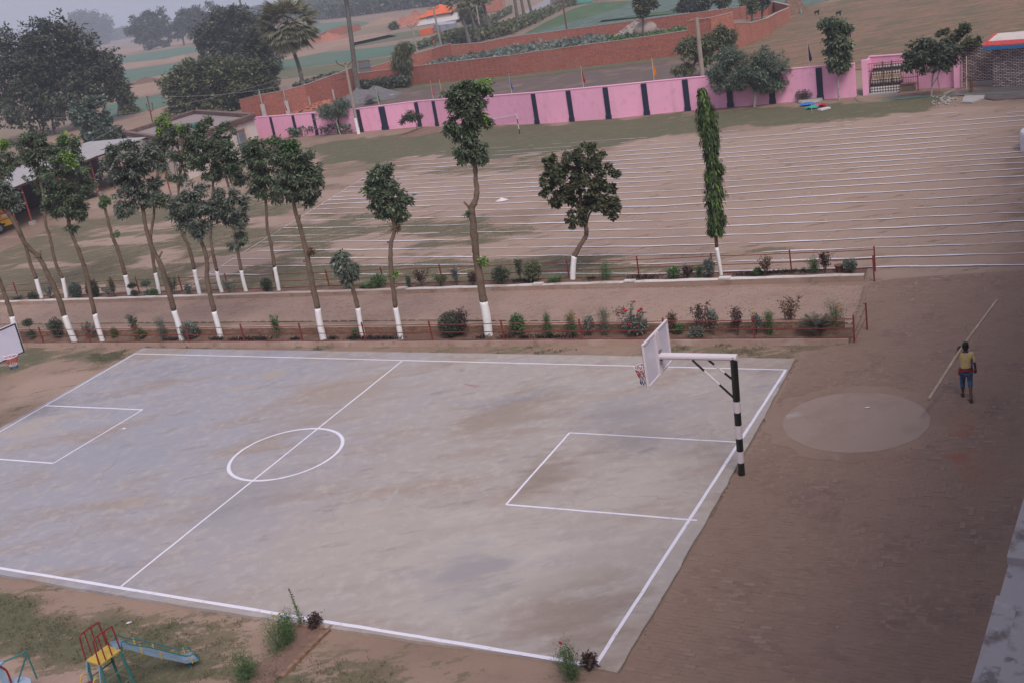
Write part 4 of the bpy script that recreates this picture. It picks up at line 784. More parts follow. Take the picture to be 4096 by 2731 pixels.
tree('tree with mossy trunk and a tall oval crown, fifth in the near bed', R1(622, 1555), [R1(510, 1000), R1(470, 800), R1(440, 650), R1(400, 500), R1(350, 330), R1(340, 150), R1(330, 0)], [(R1(400, 90), 20, 21), (R1(330, -90), 17, 17), (R1(430, 240), 11, 10), (R1(250, 60), 11, 14), (R1(500, 30), 9, 12), (R1(300, -200), 9, 8)], .12, .06, R1(565, 1260), stubs=[[R1(395, 440), R1(405, 405)], [R1(470, 820), R1(430, 828)]], ncl=400, group=GN, tips=[(R1(300, -230), 8, 'fresh')], extra=[(R1(495, 720), 3, 'brown', 10)])
tree('short sapling with a drooping grey leaf tuft, sixth in the near bed', R1(985, 1527), [R1(890, 1090), R1(862, 1010), R1(835, 900), R1(810, 800)], [(R1(800, 830), 8.5, 9), (R1(835, 900), 7, 8), (R1(850, 960), 6, 4)], .095, .035, R1(935, 1255), ncl=110, ln=.24, wd=.09, pal='silver', droop=1.1, group=GN, stubs=[[R1(866, 1030), R1(850, 1050)]])
tree('slender wavy trunk with a compact upright crown, seventh in the near bed', R1(1332, 1552), [R1(1250, 1000), R1(1235, 800), R1(1240, 660), R1(1275, 540), R1(1258, 450), R1(1220, 300), R1(1130, 150), R1(1110, 60)], [(R1(1130, 40), 11.5, 9), (R1(1150, 170), 12, 12), (R1(1090, 250), 9, 9), (R1(1200, 330), 12, 10), (R1(1320, 260), 8, 9), (R1(1290, 380), 7, 7)], .095, .05, R1(1280, 1245), stubs=[[R1(1240, 650), R1(1205, 658)], [R1(1245, 640), R1(1265, 625)]], ncl=300, tips=[(R1(1180, 210), 4.5, 'bright'), (R1(1030, 160), 5, 'fresh')], group=GN, extra=[(R1(1290, 510), 2.5, 'brown', 8), (R1(1265, 935), 2.5, 'bright', 8)])
R01 = lambda x, y: c(1, 0, x, y)
tree('tallest tree with thick whitewashed trunk and sawn fork, top against the pink wall', R1(2137, 1528), [R1(2060, 1000), R1(2025, 800), R1(2010, 640), R1(1990, 430), R1(1980, 350), R1(2010, 280), R1(2028, 200), R1(2020, 90), R01(2003, 1500), R01(1930, 1300), R01(1905, 1150), R01(1930, 1000), R01(1960, 850)], [(R01(1900, 850), 18, 11), (R01(1960, 1000), 20, 11), (R01(1830, 900), 10, 6), (R01(2060, 780), 11, 7), (R01(2080, 1090), 10, 8), (R01(1850, 1140), 12, 7), (R01(1950, 1240), 10, 9), (R01(1900, 1390), 7, 9), (R01(2010, 1360), 11, 9), (R01(2060, 1450), 6, 6), (R01(1780, 1190), 5, 4)], .15, .05, R1(2090, 1195), stubs=[[R1(1978, 370), R1(1945, 320), R1(1910, 285)]], ncl=430, tips=[(R01(2060, 760), 8, 'bright'), (R01(2000, 900), 4, 'bright'), (R01(2090, 1070), 4, 'bright'), (R01(1960, 1200), 5, 'fresh'), (R01(1990, 1380), 5, 'fresh')], group=GN, extra=[(R1(2085, 815), 3.5, 'bright', 9), (R1(1945, 385), 2, 'fresh', 5)])
# far row
def T0(x, y): return c(0, 0, x, y)
tree('leaning trunk at the far left of the far bed under a green-tipped crown', R0(385, 1182), [R0(270, 820), R0(225, 650), R0(160, 500), R0(90, 380), R0(40, 250), R0(0, 60), T0(-30, 1400)], [(T0(20, 1430), 14, 16), (R0(20, 30), 13, 10), (R0(-40, 180), 12, 12)], .1, .06, R0(330, 985), ncl=210, tips=[(T0(20, 1310), 9, 'bright'), (T0(90, 1520), 5, 'bright')], group=GF)
tree('tree with a leaf-hidden fork and bright yellow-green tips, second in the far bed', R0(612, 1182), [R0(510, 850), R0(465, 640), R0(420, 480), R0(402, 320), R0(390, 200), R0(360, 20), T0(330, 1400)], [(T0(300, 1360), 17, 17), (T0(230, 1250), 10, 8), (T0(430, 1450), 18, 13), (R0(350, 60), 13, 11), (T0(600, 1330), 16, 13), (T0(640, 1480), 12, 12), (T0(330, 1220), 9, 6)], .09, .05, R0(575, 980), ncl=430, tips=[(T0(150, 1190), 9, 'bright'), (T0(330, 1450), 6, 'bright'), (T0(640, 1250), 10, 'bright'), (T0(560, 1300), 7, 'fresh'), (T0(700, 1420), 4, 'bright')], stubs=[[R0(410, 400), R0(375, 378)]], group=GF)
tree('nearly bare trunk with one small green leaf tuft partway up, third in the far bed', R0(1195, 1157), [R0(1080, 720), R0(1030, 590), R0(960, 340), R0(900, 210), R0(830, 70), R0(790, -30)], [(R0(955, 265), 6, 5)], .105, .03, R0(1150, 955), ncl=30, pal='fresh', stubs=[[R0(1035, 610), R0(1010, 612)], [R0(1055, 690), R0(1032, 685)]], group=GF, limbs=4, extra=[(R0(1075, 570), 2.5, 'fresh', 6), (R0(790, -20), 4, 'fresh', 8)])
tree('thin upright trunk hidden in the silvery crowns, fourth in the far bed', R0(1465, 1152), [R0(1400, 780), R0(1385, 600), R0(1400, 480), R0(1415, 390), R0(1430, 200), T0(1480, 1400)], [(T0(1500, 1330), 11, 12), (T0(1430, 1480), 10, 11), (T0(1520, 1150), 8, 10)], .085, .05, R0(1425, 935), ncl=190, tips=[(T0(1510, 1110), 8, 'bright'), (T0(1460, 1210), 5, 'bright')], group=GF)
tree('trunk with a sawn knob below the broad spreading crown, fifth in the far bed', R0(1835, 1142), [R0(1730, 690), R0(1680, 585), R0(1640, 400), R0(1640, 150), T0(1680, 1400)], [(T0(1680, 1330), 14, 16), (T0(1650, 1210), 9, 7), (R0(1640, 20), 9, 8), (T0(1780, 1420), 12, 12)], .09, .05, R0(1785, 905), ncl=230, tips=[(T0(1640, 1150), 6, 'bright')], stubs=[[R0(1728, 690), R0(1722, 655)]], group=GF)
tree('thin trunk rising through the flat spreading crown to a dark top, far bed', R0(2045, 1132), [R0(1955, 750), R0(1935, 600), R0(1950, 300), R0(1960, 0), T0(1950, 1350)], [(T0(1900, 1250), 15, 14), (T0(1980, 1400), 17, 14), (T0(1870, 1110), 6, 5), (T0(2050, 1250), 10, 13), (R0(1960, 20), 11, 8), (T0(1800, 1500), 8, 8)], .085, .045, R0(1990, 915), ncl=320, tips=[(T0(2000, 1090), 5, 'bright')], group=GF)
tree('trunk with a hanging leaf clump on a side twig, seventh in the far bed', R0(2265, 1122), [R0(2180, 720), R0(2150, 550), R0(2120, 250), R0(2060, 0), T0(2050, 1450)], [(T0(2070, 1420), 12, 14), (R0(2190, 620), 8.5, 7), (T0(2120, 1520), 9, 8)], .085, .045, R0(2215, 910), branches=[[R0(2075, 20), R0(2130, 20), R0(2190, 70)]], ncl=200, extra=[(R0(2205, 85), 6.5, 'mahogany', 34)], group=GF)
tree('tall trunk with round crown just left of the mossy trunk, far bed', R1(213, 1112), [R1(130, 650), R1(100, 500), R1(95, 340), R1(80, 100), R1(60, -150)], [(R1(60, -80), 19, 20), (R1(120, 180), 15, 14), (R1(30, 80), 10, 14), (R1(-50, -160), 12, 14), (R1(170, -220), 11, 11)], .085, .05, R1(170, 880), ncl=360, tips=[(R1(-20, -310), 7, 'fresh'), (R1(130, -300), 7, 'fresh'), (R1(60, 200), 6, 'fresh')], stubs=[[R1(145, 690), R1(155, 645)]], group=GF)
R2 = lambda x, y: c(2, 1, x, y)
R02 = lambda x, y: c(2, 0, x, y)
tree('fig tree with an S-bent whitewashed trunk and broad heart-leaved crown', R2(555, 1017), [R2(620, 690), R2(678, 600), R2(680, 530), R2(655, 450), R2(640, 350), R2(620, 100), R02(620, 1500)], [(R02(600, 1450), 25, 14), (R2(470, 60), 22, 16), (R2(760, 60), 20, 18), (R2(620, 200), 22, 16), (R2(840, 250), 15, 14), (R2(450, 260), 12, 11), (R2(330, 190), 6, 3), (R2(940, 340), 8, 7), (R2(580, 420), 9, 8), (R2(570, 510), 6, 5), (R02(420, 1500), 12, 8)], .11, .06, R2(572, 780), branches=[[R2(680, 540), R2(690, 460), R2(730, 370), R2(850, 290)], [R2(645, 400), R2(560, 300), R2(450, 220)]], ncl=800, nleaf=6, ln=.15, wd=.11, pal='fig', droop=.9, clump=.22, group=GF)
# ashoka: narrow weeping column
def ashoka(label, base, white, top, prof):
    B = G(base); k_ = ppm(B); root = thing('tree', label, 'tree', B, GF); r = np.random.default_rng(4)
    wp_ = V(B, white); MB().tube(smooth_path([B-UZ*.1, (B+wp_)/2, wp_], 3), .075, 9).build('whitewashed_base', M['white'], root, smooth=True)
    ax = [wp_]+[V(B, p[0]) for p in prof]; MB().tube(smooth_path(ax, 3), list(np.linspace(.07, .02, (len(ax)-1)*3+1)), 8).build('trunk', M['bark'], root, smooth=True)
    n = 2000; segs = np.array([V(B, p[0]) for p in prof]); wid = np.array([p[1]/k_ for p in prof]); u = r.random(n)*(len(segs)-1); i = u.astype(int); w_ = (u-i)[:, None]
    ctr = segs[i]*(1-w_)+segs[i+1]*w_; rad = wid[i]*(1-w_[:, 0])+wid[i+1]*w_[:, 0]; a = r.random(n)*2*math.pi; out = np.stack([np.cos(a), np.sin(a), 0*a], 1)
    rad = rad*(.55+.75*vnoise(np.stack([u*1.7, a*.9], 1), 1., 8)); rr = rad*(.35+.75*r.random(n)); b0 = ctr+out*rr[:, None]*.8; nl = 6
    bb = np.repeat(b0, nl, 0)+r.normal(size=(n*nl, 3))*.05; dd = nrm(np.repeat(out, nl, 0)*.35+r.normal(size=(n*nl, 3))*.22-np.array([0, 0, 1.]))
    Vv, Qq = leaf_quads(bb, dd, nrm(np.repeat(out, nl, 0)+[0, 0, .4]), .16+.1*r.random(n*nl), .042+.02*r.random(n*nl))
    cl = np.repeat(np.repeat(colours('ashoka', n, r), nl, 0), 4, 0); npmesh('crown', Vv, Qq, M['leaf'], cl, root, flat=False)
ashoka('narrow column of weeping leaves on a thin whitewashed trunk', R2(1925, 972), R2(1880, 700), None, [(R2(1870, 560), 8), (R2(1868, 440), 10.5), (R2(1860, 250), 10.5), (R2(1845, 60), 10), (R02(1850, 1540), 9), (R02(1820, 1420), 5.5), (R02(1830, 1330), 8), (R02(1800, 1200), 11), (R02(1790, 1080), 12), (R02(1775, 980), 9), (R02(1752, 890), 5), (R02(1742, 815), 1.5)])
# trees along the pink wall
tree('feathery acacia with thin pale forked stem before the pink wall', R01(775, 1232), [R01(745, 1140), R01(735, 1080)], [(R01(720, 1000), 13, 8), (R01(640, 1030), 8, 5), (R01(790, 980), 7, 9)], .07, .05, bark='palebark', branches=[[R01(745, 1140), R01(690, 1060), R01(630, 1040)], [R01(740, 1110), R01(760, 1050), R01(780, 960)]], ncl=240, nleaf=8, ln=.28, wd=.05, pal='mist', clump=.5)
tree('small thin shrub tree on a red earth mound by the pink wall', R01(1490, 1228), [R01(1470, 1130), R01(1460, 1080)], [(R01(1430, 1060), 10, 6), (R01(1360, 1100), 5, 3), (R01(1490, 1050), 5, 5)], .04, .025, ncl=90, nleaf=7, ln=.2, wd=.08, pal='far', clump=.5)
tree('round acacia with forked pale trunk and two grey-green lobes by the pink wall', R02(2225, 980), [R02(2235, 900), R02(2240, 840)], [(R02(2000, 640), 18, 19), (R02(1920, 700), 10, 10), (R02(2080, 720), 12, 10), (R02(2340, 600), 17, 17), (R02(2400, 700), 17, 12), (R02(2300, 700), 10, 8), (R02(1980, 520), 9, 8)], .11, .08, bark='palebark', branches=[[R02(2240, 840), R02(2190, 750), R02(2080, 680)], [R02(2240, 840), R02(2300, 790), R02(2360, 700)]], ncl=900, nleaf=8, ln=.28, wd=.06, pal='mist', clump=.42)
R03 = lambda x, y: c(3, 0, x, y)
tree('upright dense-crowned tree with bright tips near the right end of the pink wall', R03(655, 918), [R03(645, 800), R03(640, 650), R03(635, 450), R03(630, 300)], [(R03(620, 240), 13, 9), (R03(640, 400), 12, 11), (R03(630, 540), 11, 9), (R03(640, 620), 8, 5)], .08, .05, bark='palebark', ncl=330, nleaf=8, ln=.3, wd=.12, tips=[(R03(705, 215), 5, 'bright'), (R03(720, 370), 5, 'bright'), (R03(600, 370), 2.5, 'fresh')], droop=.9)
tree('spreading dark-leaved tree with several crooked stems in front of the barred cage', R03(1500, 887), [R03(1510, 720), R03(1530, 640)], [(R03(1500, 540), 22, 13), (R03(1400, 470), 13, 10), (R03(1620, 480), 14, 13), (R03(1500, 440), 12, 8), (R03(1300, 600), 5, 3), (R03(1640, 600), 8, 6)], .06, .045, branches=[[R03(1590, 850), R03(1560, 740), R03(1570, 650)], [R03(1510, 780), R03(1560, 700), R03(1580, 640)]], bark='palebark', ncl=520, nleaf=7, ln=.22, wd=.12, pal='far', clump=.4, extra=[(R03(1500, 570), 3, 'fresh', 12)])
tree('lanky branch of leaves rising above the dark tree beside the tiled wall', R03(1770, 800), [R03(1775, 600), R03(1775, 450), R03(1770, 350), R03(1810, 230)], [(R03(1700, 320), 9, 7), (R03(1680, 430), 8, 6), (R03(1870, 380), 7, 5), (R03(1600, 300), 5, 2), (R03(1850, 430), 5, 3), (R03(1810, 260), 4, 5)], .035, .025, bark='palebark', ncl=150, nleaf=7, ln=.22, wd=.12, pal='fig', clump=.5)
# trees beyond the walls
tree('crooked thin-leaved tree standing before the tall brick enclosure', R02(1645, 722), [R02(1650, 640), R02(1690, 560), R02(1720, 520)], [(R02(1680, 420), 14, 12), (R02(1880, 370), 16, 9), (R02(1960, 340), 9, 8), (R02(1560, 620), 7, 4), (R02(1780, 500), 9, 6), (R02(1930, 290), 5, 5)], .18, .1, branches=[[R02(1690, 560), R02(1780, 545), R02(1840, 540)], [R02(1720, 520), R02(1800, 460), R02(1870, 420)]], ncl=420, nleaf=8, ln=.4, wd=.12, pal='olive', clump=.5)
tree('lopped drooping tree leaning out from the red brick wall', R01(1265, 808), [R01(1310, 720), R01(1335, 640), R01(1325, 540), R01(1300, 420)], [(R01(1350, 480), 8, 8), (R01(1330, 560), 7, 7), (R01(1380, 580), 5, 6), (R01(1380, 420), 4, 4)], .2, .12, bark='greybark', ncl=190, nleaf=9, ln=.6, wd=.09, pal='olive', droop=1.6, clump=.5)
FARG = 'trees in the fields beyond the brick walls'
for lab, b_, tr_, bl, pal, ncl in (
 ('big dense dark tree mass at the far left edge', T0(500, 1230), [T0(480, 1100), T0(450, 900)], [(T0(440, 450), 32, 28), (T0(150, 620), 40, 36), (T0(560, 750), 38, 32), (T0(800, 620), 25, 24), (T0(240, 950), 40, 26), (T0(700, 480), 24, 22), (T0(980, 640), 13, 13), (T0(-20, 420), 20, 18), (T0(430, 280), 16, 9)], 'far', 2000),
 ('round domed tree alone on the hazy horizon', T0(830, 430), [T0(820, 380), T0(810, 330)], [(T0(800, 260), 24, 14), (T0(700, 280), 12, 9), (T0(920, 300), 11, 10), (T0(760, 180), 12, 6)], 'far', 700),
 ('hazy tree clump with forked trunks left of the horizon road', T0(1370, 460), [T0(1360, 400), T0(1340, 340)], [(T0(1320, 250), 14, 13), (T0(1420, 170), 11, 8), (T0(1210, 260), 6, 5), (T0(1480, 280), 8, 12), (T0(1380, 370), 10, 6)], 'far', 420),
 ('hazy open tree with thin trunks between the fields', T0(1690, 415), [T0(1680, 350), T0(1690, 300)], [(T0(1740, 130), 10, 7), (T0(1660, 220), 10, 10), (T0(1800, 190), 12, 11), (T0(1930, 130), 9, 8), (T0(1700, 300), 9, 6)], 'far', 420),
 ('broad mango tree with dense rounded crown behind the feathery bush', T0(2150, 720), [T0(2140, 640), T0(2120, 550)], [(T0(2120, 260), 28, 18), (T0(1950, 370), 17, 14), (T0(2300, 330), 22, 20), (T0(2080, 470), 15, 11), (T0(2400, 520), 17, 15), (T0(2030, 170), 9, 6)], 'far', 1500),
 ('dense feathery bush behind the flat-roofed house', T0(1900, 1050), [T0(1900, 980), T0(1900, 920)], [(T0(1900, 780), 36, 22), (T0(1680, 820), 18, 18), (T0(2150, 830), 24, 18), (T0(1850, 650), 20, 11), (T0(2250, 700), 15, 16), (T0(2400, 800), 14, 14), (T0(1780, 930), 22, 10)], 'olive', 1600),
 ('wispy small tree on the field edge left of the shed roof', T0(1080, 1060), [T0(1090, 980), T0(1090, 880)], [(T0(1080, 800), 12, 7), (T0(1160, 880), 7, 7), (T0(1000, 870), 6, 5), (T0(1180, 1000), 7, 9)], 'olive', 260),
 ('pale wispy tree rising behind the tin shed', T0(850, 1330), [T0(850, 1200), T0(840, 1100)], [(T0(800, 980), 17, 8), (T0(740, 1070), 9, 9), (T0(880, 1120), 14, 10), (T0(960, 1180), 8, 6), (T0(850, 1250), 12, 10)], 'mist', 480),
 ('low dark shrub between the shed and the house roofs', T0(1060, 1300), [T0(1060, 1270), T0(1060, 1250)], [(T0(1060, 1240), 9, 6), (T0(960, 1290), 10, 6)], 'far', 160),
 ('slim tree with a drooping skirt beyond the brick wall', R01(30, 870), [R01(30, 800), R01(25, 700)], [(R01(40, 560), 13, 14), (R01(110, 650), 8, 9), (R01(20, 400), 13, 14), (R01(150, 600), 5, 5)], 'far', 420),
 ('lone lollipop tree inside the brick enclosure', R02(1200, 340), [R02(1203, 250), R02(1203, 160)], [(R02(1220, 20), 11, 8), (R02(1200, 100), 4, 6)], 'olive', 180),
 ('leafy tree against the cabbage field, left of the brick room', R02(1665, 140), [R02(1668, 110), R02(1668, 80)], [(R02(1600, 40), 9, 6), (R02(1660, 20), 6, 7)], 'far', 150),
 ('thin tree just right of the first field tree', R02(1712, 140), [R02(1705, 100), R02(1700, 70)], [(R02(1710, 30), 6, 7)], 'far', 90),
 ('thin dark tree on the cabbage field', R02(1782, 125), [R02(1780, 90), R02(1778, 50)], [(R02(1775, 15), 5, 6)], 'far', 80),
 ('small bright-leaved tree on the cabbage field', R02(1938, 100), [R02(1940, 70), R02(1940, 40)], [(R02(1940, 10), 6, 4)], 'olive', 80),
 ('slender tree behind the brick room, left one', R02(2145, 120), [R02(2145, 80), R02(2140, 40)], [(R02(2145, 15), 4, 5)], 'olive', 60),
 ('slender dry tree inside the brick room', R02(2205, 215), [R02(2205, 150), R02(2205, 100)], [(R02(2205, 50), 2.5, 6)], 'olive', 50),
 ('dark tree inside the brick room, right one', R02(2298, 170), [R02(2298, 120), R02(2300, 60)], [(R02(2300, 15), 7, 5)], 'far', 90),
 ('small round tree by the construction site', R01(1265, 270), [R01(1264, 260), R01(1264, 250)], [(R01(1264, 232), 3, 2.6)], 'olive', 50),
 ('roadside tree among the fan palms', R01(1960, 270), [R01(1960, 240), R01(1960, 210)], [(R01(1990, 130), 11, 9), (R01(1950, 180), 7, 5)], 'olive', 180)):
    B = G(b_); k_ = ppm(B); sz_ = 1.9/k_+.12
    tree(lab, b_, tr_, bl, r0=max(.12, 1.2/k_), r1=max(.08, .8/k_), ncl=ncl, nleaf=7, ln=sz_*1.25, wd=sz_*.75, pal=pal, bark='greybark', droop=.35, clump=.34, group=FARG, limbs=6)
# hazy belt of woodland along the horizon
def belt(name, pts, h, n, pal, seed, sz, th):
    r = np.random.default_rng(seed); pts = np.array([G(p) for p in pts]); seg = r.integers(0, len(pts)-1, n); u = r.random(n)[:, None]
    p = pts[seg]*(1-u)+pts[seg+1]*u; hh = h*(.55+.6*vnoise(p[:, :2]*[1, .3], .03, seed))
    p[:, 1] += r.normal(0, th, n); p[:, 2] = hh*r.random(n)**.7+hh*.02
    d = nrm(r.normal(size=(n, 3))*[1, 1, .6]); Vv, Qq = leaf_quads(p, d, nrm(r.normal(size=(n, 3))), sz*(.6+r.random(n)), sz*.8*(.6+r.random(n)))
    npmesh(name, Vv, Qq, M['leaf'], np.repeat(colours(pal, n, r), 4, 0), flat=False, kind='stuff')
belt('far_woodland', [T0(-900, 640), T0(900, 400), T0(1200, 345), T0(1800, 270), T0(2351, 200), R01(600, 120), R01(1700, -20), R02(300, -140)], 14, 26000, 'far', 31, 2.4, 30)
belt('far_hedgerow', [R01(380, 190), R01(700, 165), R01(1000, 130), R01(1430, 70), R01(1900, 20)], 8, 9000, 'far', 33, 1.5, 8)
belt('roadside_scrub', [R01(1750, 395), R01(1990, 380), R01(2351, 300), R02(230, 190), R02(480, 60), R02(640, 20)], 2.2, 7000, 'olive', 35, .55, 2.5)
belt('roadside_scrub', [R01(1480, 450), R01(1700, 370), R01(1860, 320), R01(2200, 190), R02(0, 110)], 1.6, 4000, 'olive', 36, .5, 1.8)
belt('wall_foot_scrub', [R01(960, 850), R01(1060, 830), R01(1200, 815), R01(1300, 800), R01(1420, 795)], 1.7, 1600, 'far', 37, .35, .6)
belt('wall_foot_scrub', [R01(310, 1262), R01(480, 1240), R01(620, 1232), R01(880, 1222)], .9, 900, 'mist', 38, .25, .25)
belt('wall_foot_scrub', [R01(360, 840), R01(450, 800), R01(620, 755), R01(780, 710)], 1.2, 700, 'far', 39, .35, .4)
belt('enclosure_crop', [R01(1560, 640), R01(1800, 575), R01(2100, 525), R01(2351, 490), R02(350, 440), R02(700, 395), R02(850, 375)], 1.0, 5200, 'grey', 40, .5, 3.2)
belt('enclosure_crop', [R02(850, 370), R02(1100, 350), R02(1400, 320), R02(1640, 280)], .6, 1500, 'fresh', 41, .4, 2.)
# ------------------------------------------------------------------ fan palms
def palm(label, base, trunk, ctr=None, rad=None, r0=.22, seed=1, nf=34):
    B = G(base); k_ = ppm(B); root = thing('fan_palm', label, 'palm tree', B, 'fan palms beyond the school wall'); r = np.random.default_rng(seed)
    pts = [B-UZ*.1]+[V(B, p) for p in trunk]; sp = smooth_path(pts, 4); n_ = len(sp)
    MB().tube(sp, [r0*(1.45-.45*min(1, i/5))*(1-.25*i/n_) for i in range(n_)], 9).build('trunk', M['greybark'], root, smooth=True)
    if ctr is None: return
    C_ = V(B, ctr); R = rad/k_; parts = []; st = MB()
    for i in range(nf):
        a = r.random()*2*math.pi; el = r.uniform(-.9, 1.1); d = np.array([math.cos(a)*math.cos(el), math.sin(a)*math.cos(el), math.sin(el)]); h = C_+d*R*.52
        st.tube([C_, h], [.04, .02], 4, False); side = nrm(np.cross(d, UZ)); up = np.cross(side, d); ns = 17
        th = np.linspace(-1.25, 1.25, ns); dd = np.array([d*math.cos(q)+side*math.sin(q)-UZ*(.18+.3*abs(math.sin(q))) for q in th]); dd = nrm(dd)
        Vv, Qq = leaf_quads(np.repeat(h[None], ns, 0), dd, np.repeat(up[None], ns, 0), R*.52*(.85+.25*r.random(ns)), np.full(ns, R*.07)); parts.append((Vv, Qq, np.repeat(colours('palm', ns, r, .15)*(.75+.5*r.random()), 4, 0)))
    st.build('leaf_stalks', M['greybark'], root); Vv, Qq, cl = merge(parts); npmesh('fronds', Vv, Qq, M['leaf'], cl, root, flat=False)
palm('large fan palm with full drooping crown left of the bare tall trunk', R01(470, 900), [R01(440, 800), R01(390, 600), R01(350, 480), R01(310, 280)], R01(295, 225), 33, .3, 3, 80)
palm('tall bare palm trunk crossing the whole top edge in front of the brick wall', R01(945, 862), [R01(915, 700), R01(890, 480), R01(860, 240), R01(828, 0), R01(800, -200)], R01(760, -330), 26, .34, 4, 30)
palm('left palm of the three leafy roadside palms', R01(1965, 405), [R01(1930, 280), R01(1890, 150), R01(1860, 50)], R01(1850, 20), 15, .3, 5)
palm('middle palm of the three leafy roadside palms', R01(2050, 378), [R01(2010, 250), R01(1970, 120), R01(1940, 10)], R01(1960, -40), 14, .3, 6)
palm('right palm of the three leafy roadside palms', R01(2165, 350), [R01(2135, 220), R01(2100, 80), R01(2080, -20)], R01(2085, -50), 14, .3, 7)
palm('left bare trunk of the second roadside palm trio', R02(58, 262), [R02(45, 140), R02(25, 0), R02(0, -150)], R02(-20, -220), 14, .36, 8, 20)
palm('middle bare trunk of the second roadside palm trio', R02(118, 225), [R02(105, 110), R02(85, 0), R02(60, -150)], R02(40, -220), 14, .32, 9, 20)
palm('right bare trunk of the second roadside palm trio', R02(190, 205), [R02(175, 100), R02(150, 0), R02(120, -150)], R02(100, -220), 14, .32, 10, 20)
palm('hazy palm trunk rising behind the mango tree', T0(2290, 420), [T0(2260, 250), T0(2240, 150), T0(2200, 0), T0(2170, -120)], T0(2150, -180), 16, .45, 11, 20)
palm('stout trunk by the roadside wall, left of the green shutters', R02(440, 85), [R02(425, 30), R02(400, -40)], R02(390, -120), 12, .35, 12, 14)
palm('stout trunk by the roadside wall, right of its twin', R02(485, 65), [R02(470, 20), R02(450, -50)], R02(440, -120), 12, .35, 13, 14)
# ------------------------------------------------------------------ basketball stands
def stand(label, base, dirn, lean, hang, marked):
    """post at base, arm along dirn (unit) of length hang[0], board centre height, rim"""
    root = thing('basketball_stand', label, 'basketball hoop', base)
    sd = np.array([-dirn[1], dirn[0], 0]); Ht = 3.28; top = base+UZ*Ht+lean
    pt = lambda z: base+(top-base)*z/Ht
    for i, (a_, b_) in enumerate(((-.1, .38), (.38, .70), (.70, 1.06), (1.06, 1.42), (1.42, 1.77), (1.77, 2.07), (2.07, Ht-.03))):
        MB().tube([pt(a_), pt(b_)], .085 if i < 6 else .087, 14).build('post_band', M['black'] if i % 2 == 0 else M['gloss'], root, smooth=False)
    L = hang; e = top+dirn*L+UZ*.1*0
    MB().tube([top-UZ*.06-dirn*.086, e-UZ*.06], .085, 14).build('arm', M['gloss'], root)
    for off, fa, zb in ((.07, .54, 2.12), (-.07, .38, 2.55)):
        a_ = top+dirn*L*fa-UZ*.12+sd*off; b_ = pt(zb)+sd*off*.6; q = lambda t_: a_+(b_-a_)*t_
        for u0, u1, mm in ((0, .27, 'black'), (.27, .62, 'gloss'), (.62, 1, 'black')): MB().tube([q(u0), q(u1)], .028, 8).build('brace', M[mm], root)
    bc = e+dirn*.06+UZ*.0; hw, hh = .84, .54
    fr_ = mat('board_face', (.6, .57, .68), .4, [((.5, .46, .56), 1.2, .4, .7, .6)], spec=.5)
    bd = MB().obox(bc, dirn*.015, sd*hw, UZ*hh).build('backboard', fr_, root)
    for k_ in (-1, 1):
        MB().obox(bc+UZ*k_*hh-dirn*.012, dirn*.03, sd*(hw+.02), UZ*.02).build('board_frame', M['gloss'], bd)
        MB().obox(bc+sd*k_*hw-dirn*.014, dirn*.028, sd*.02, UZ*hh).build('board_frame', M['gloss'], bd)
        MB().obox(bc+sd*k_*.07-dirn*.045, dirn*.028, sd*.028, UZ*(hh-.005)).build('board_rib', M['gloss'], bd)
        MB().obox(bc+sd*k_*hw*.98+dirn*.02, dirn*.006, sd*.025, UZ*hh).build('black_border', M['black'], bd)
        MB().obox(bc+UZ*k_*hh*.965+dirn*.0205, dirn*.006, sd*hw, UZ*.02).build('black_border', M['black'], bd)
        MB().obox(e-UZ*.06+UZ*k_*.13-dirn*.0, dirn*.05, sd*.06, UZ*.03).build('bracket', M['steel'], root)
    rc = bc+dirn*.4-UZ*.36; rr = .225
    rp_ = [rc+rr*(math.cos(a)*dirn+math.sin(a)*sd) for a in np.linspace(0, 2*math.pi, 25)]
    rim = MB().tube(rp_, .02, 6, False).build('rim', M['gloss'], root); MB().tube([bc-UZ*.36, rc-dirn*rr], .02, 6).build('rim_bracket', M['gloss'], root)
    cols = [mat('net_red', (.5, .06, .05), .8), mat('net_white', (.6, .58, .62), .8), mat('net_blue', (.03, .04, .16), .8)] if 'net_red' not in bpy.data.materials else [bpy.data.materials[x] for x in ('net_red', 'net_white', 'net_blue')]
    lv = [(0, rr), (.14, .185), (.25, .145), (.34, .12), (.44, .125)]
    for s_ in range(4):
        mb = MB(); n_ = 12
        for i in range(n_):
            for sg in (-.5, .5):
                a0 = (i+.5*(s_ % 2))*2*math.pi/n_; a1 = a0+sg*2*math.pi/n_
                mb.tube([rc-UZ*lv[s_][0]+lv[s_][1]*(math.cos(a0)*dirn+math.sin(a0)*sd), rc-UZ*lv[s_+1][0]+lv[s_+1][1]*(math.cos(a1)*dirn+math.sin(a1)*sd)], 0.0075, 4, False)
        mb.build('net', cols[(0, 0, 1, 2)[s_]], rim)
    return root
hb = G(c(2, 2, 2110, 1222)); ln_ = np.array([.06, -.2, 0])
stand('black and white banded basketball stand with white backboard at the right baseline', hb, -EX, ln_, 1.86, True)
bl_ = G((98.7/4, 1405.6/4), 2.74); bcen = bl_-NY*.85-EX*.0; b0 = np.array([bcen[0], bcen[1], 0])-EX*1.85
stand('basketball stand at the left edge, only its white backboard and rim in view', b0, EX, np.zeros(3), 1.78, False)
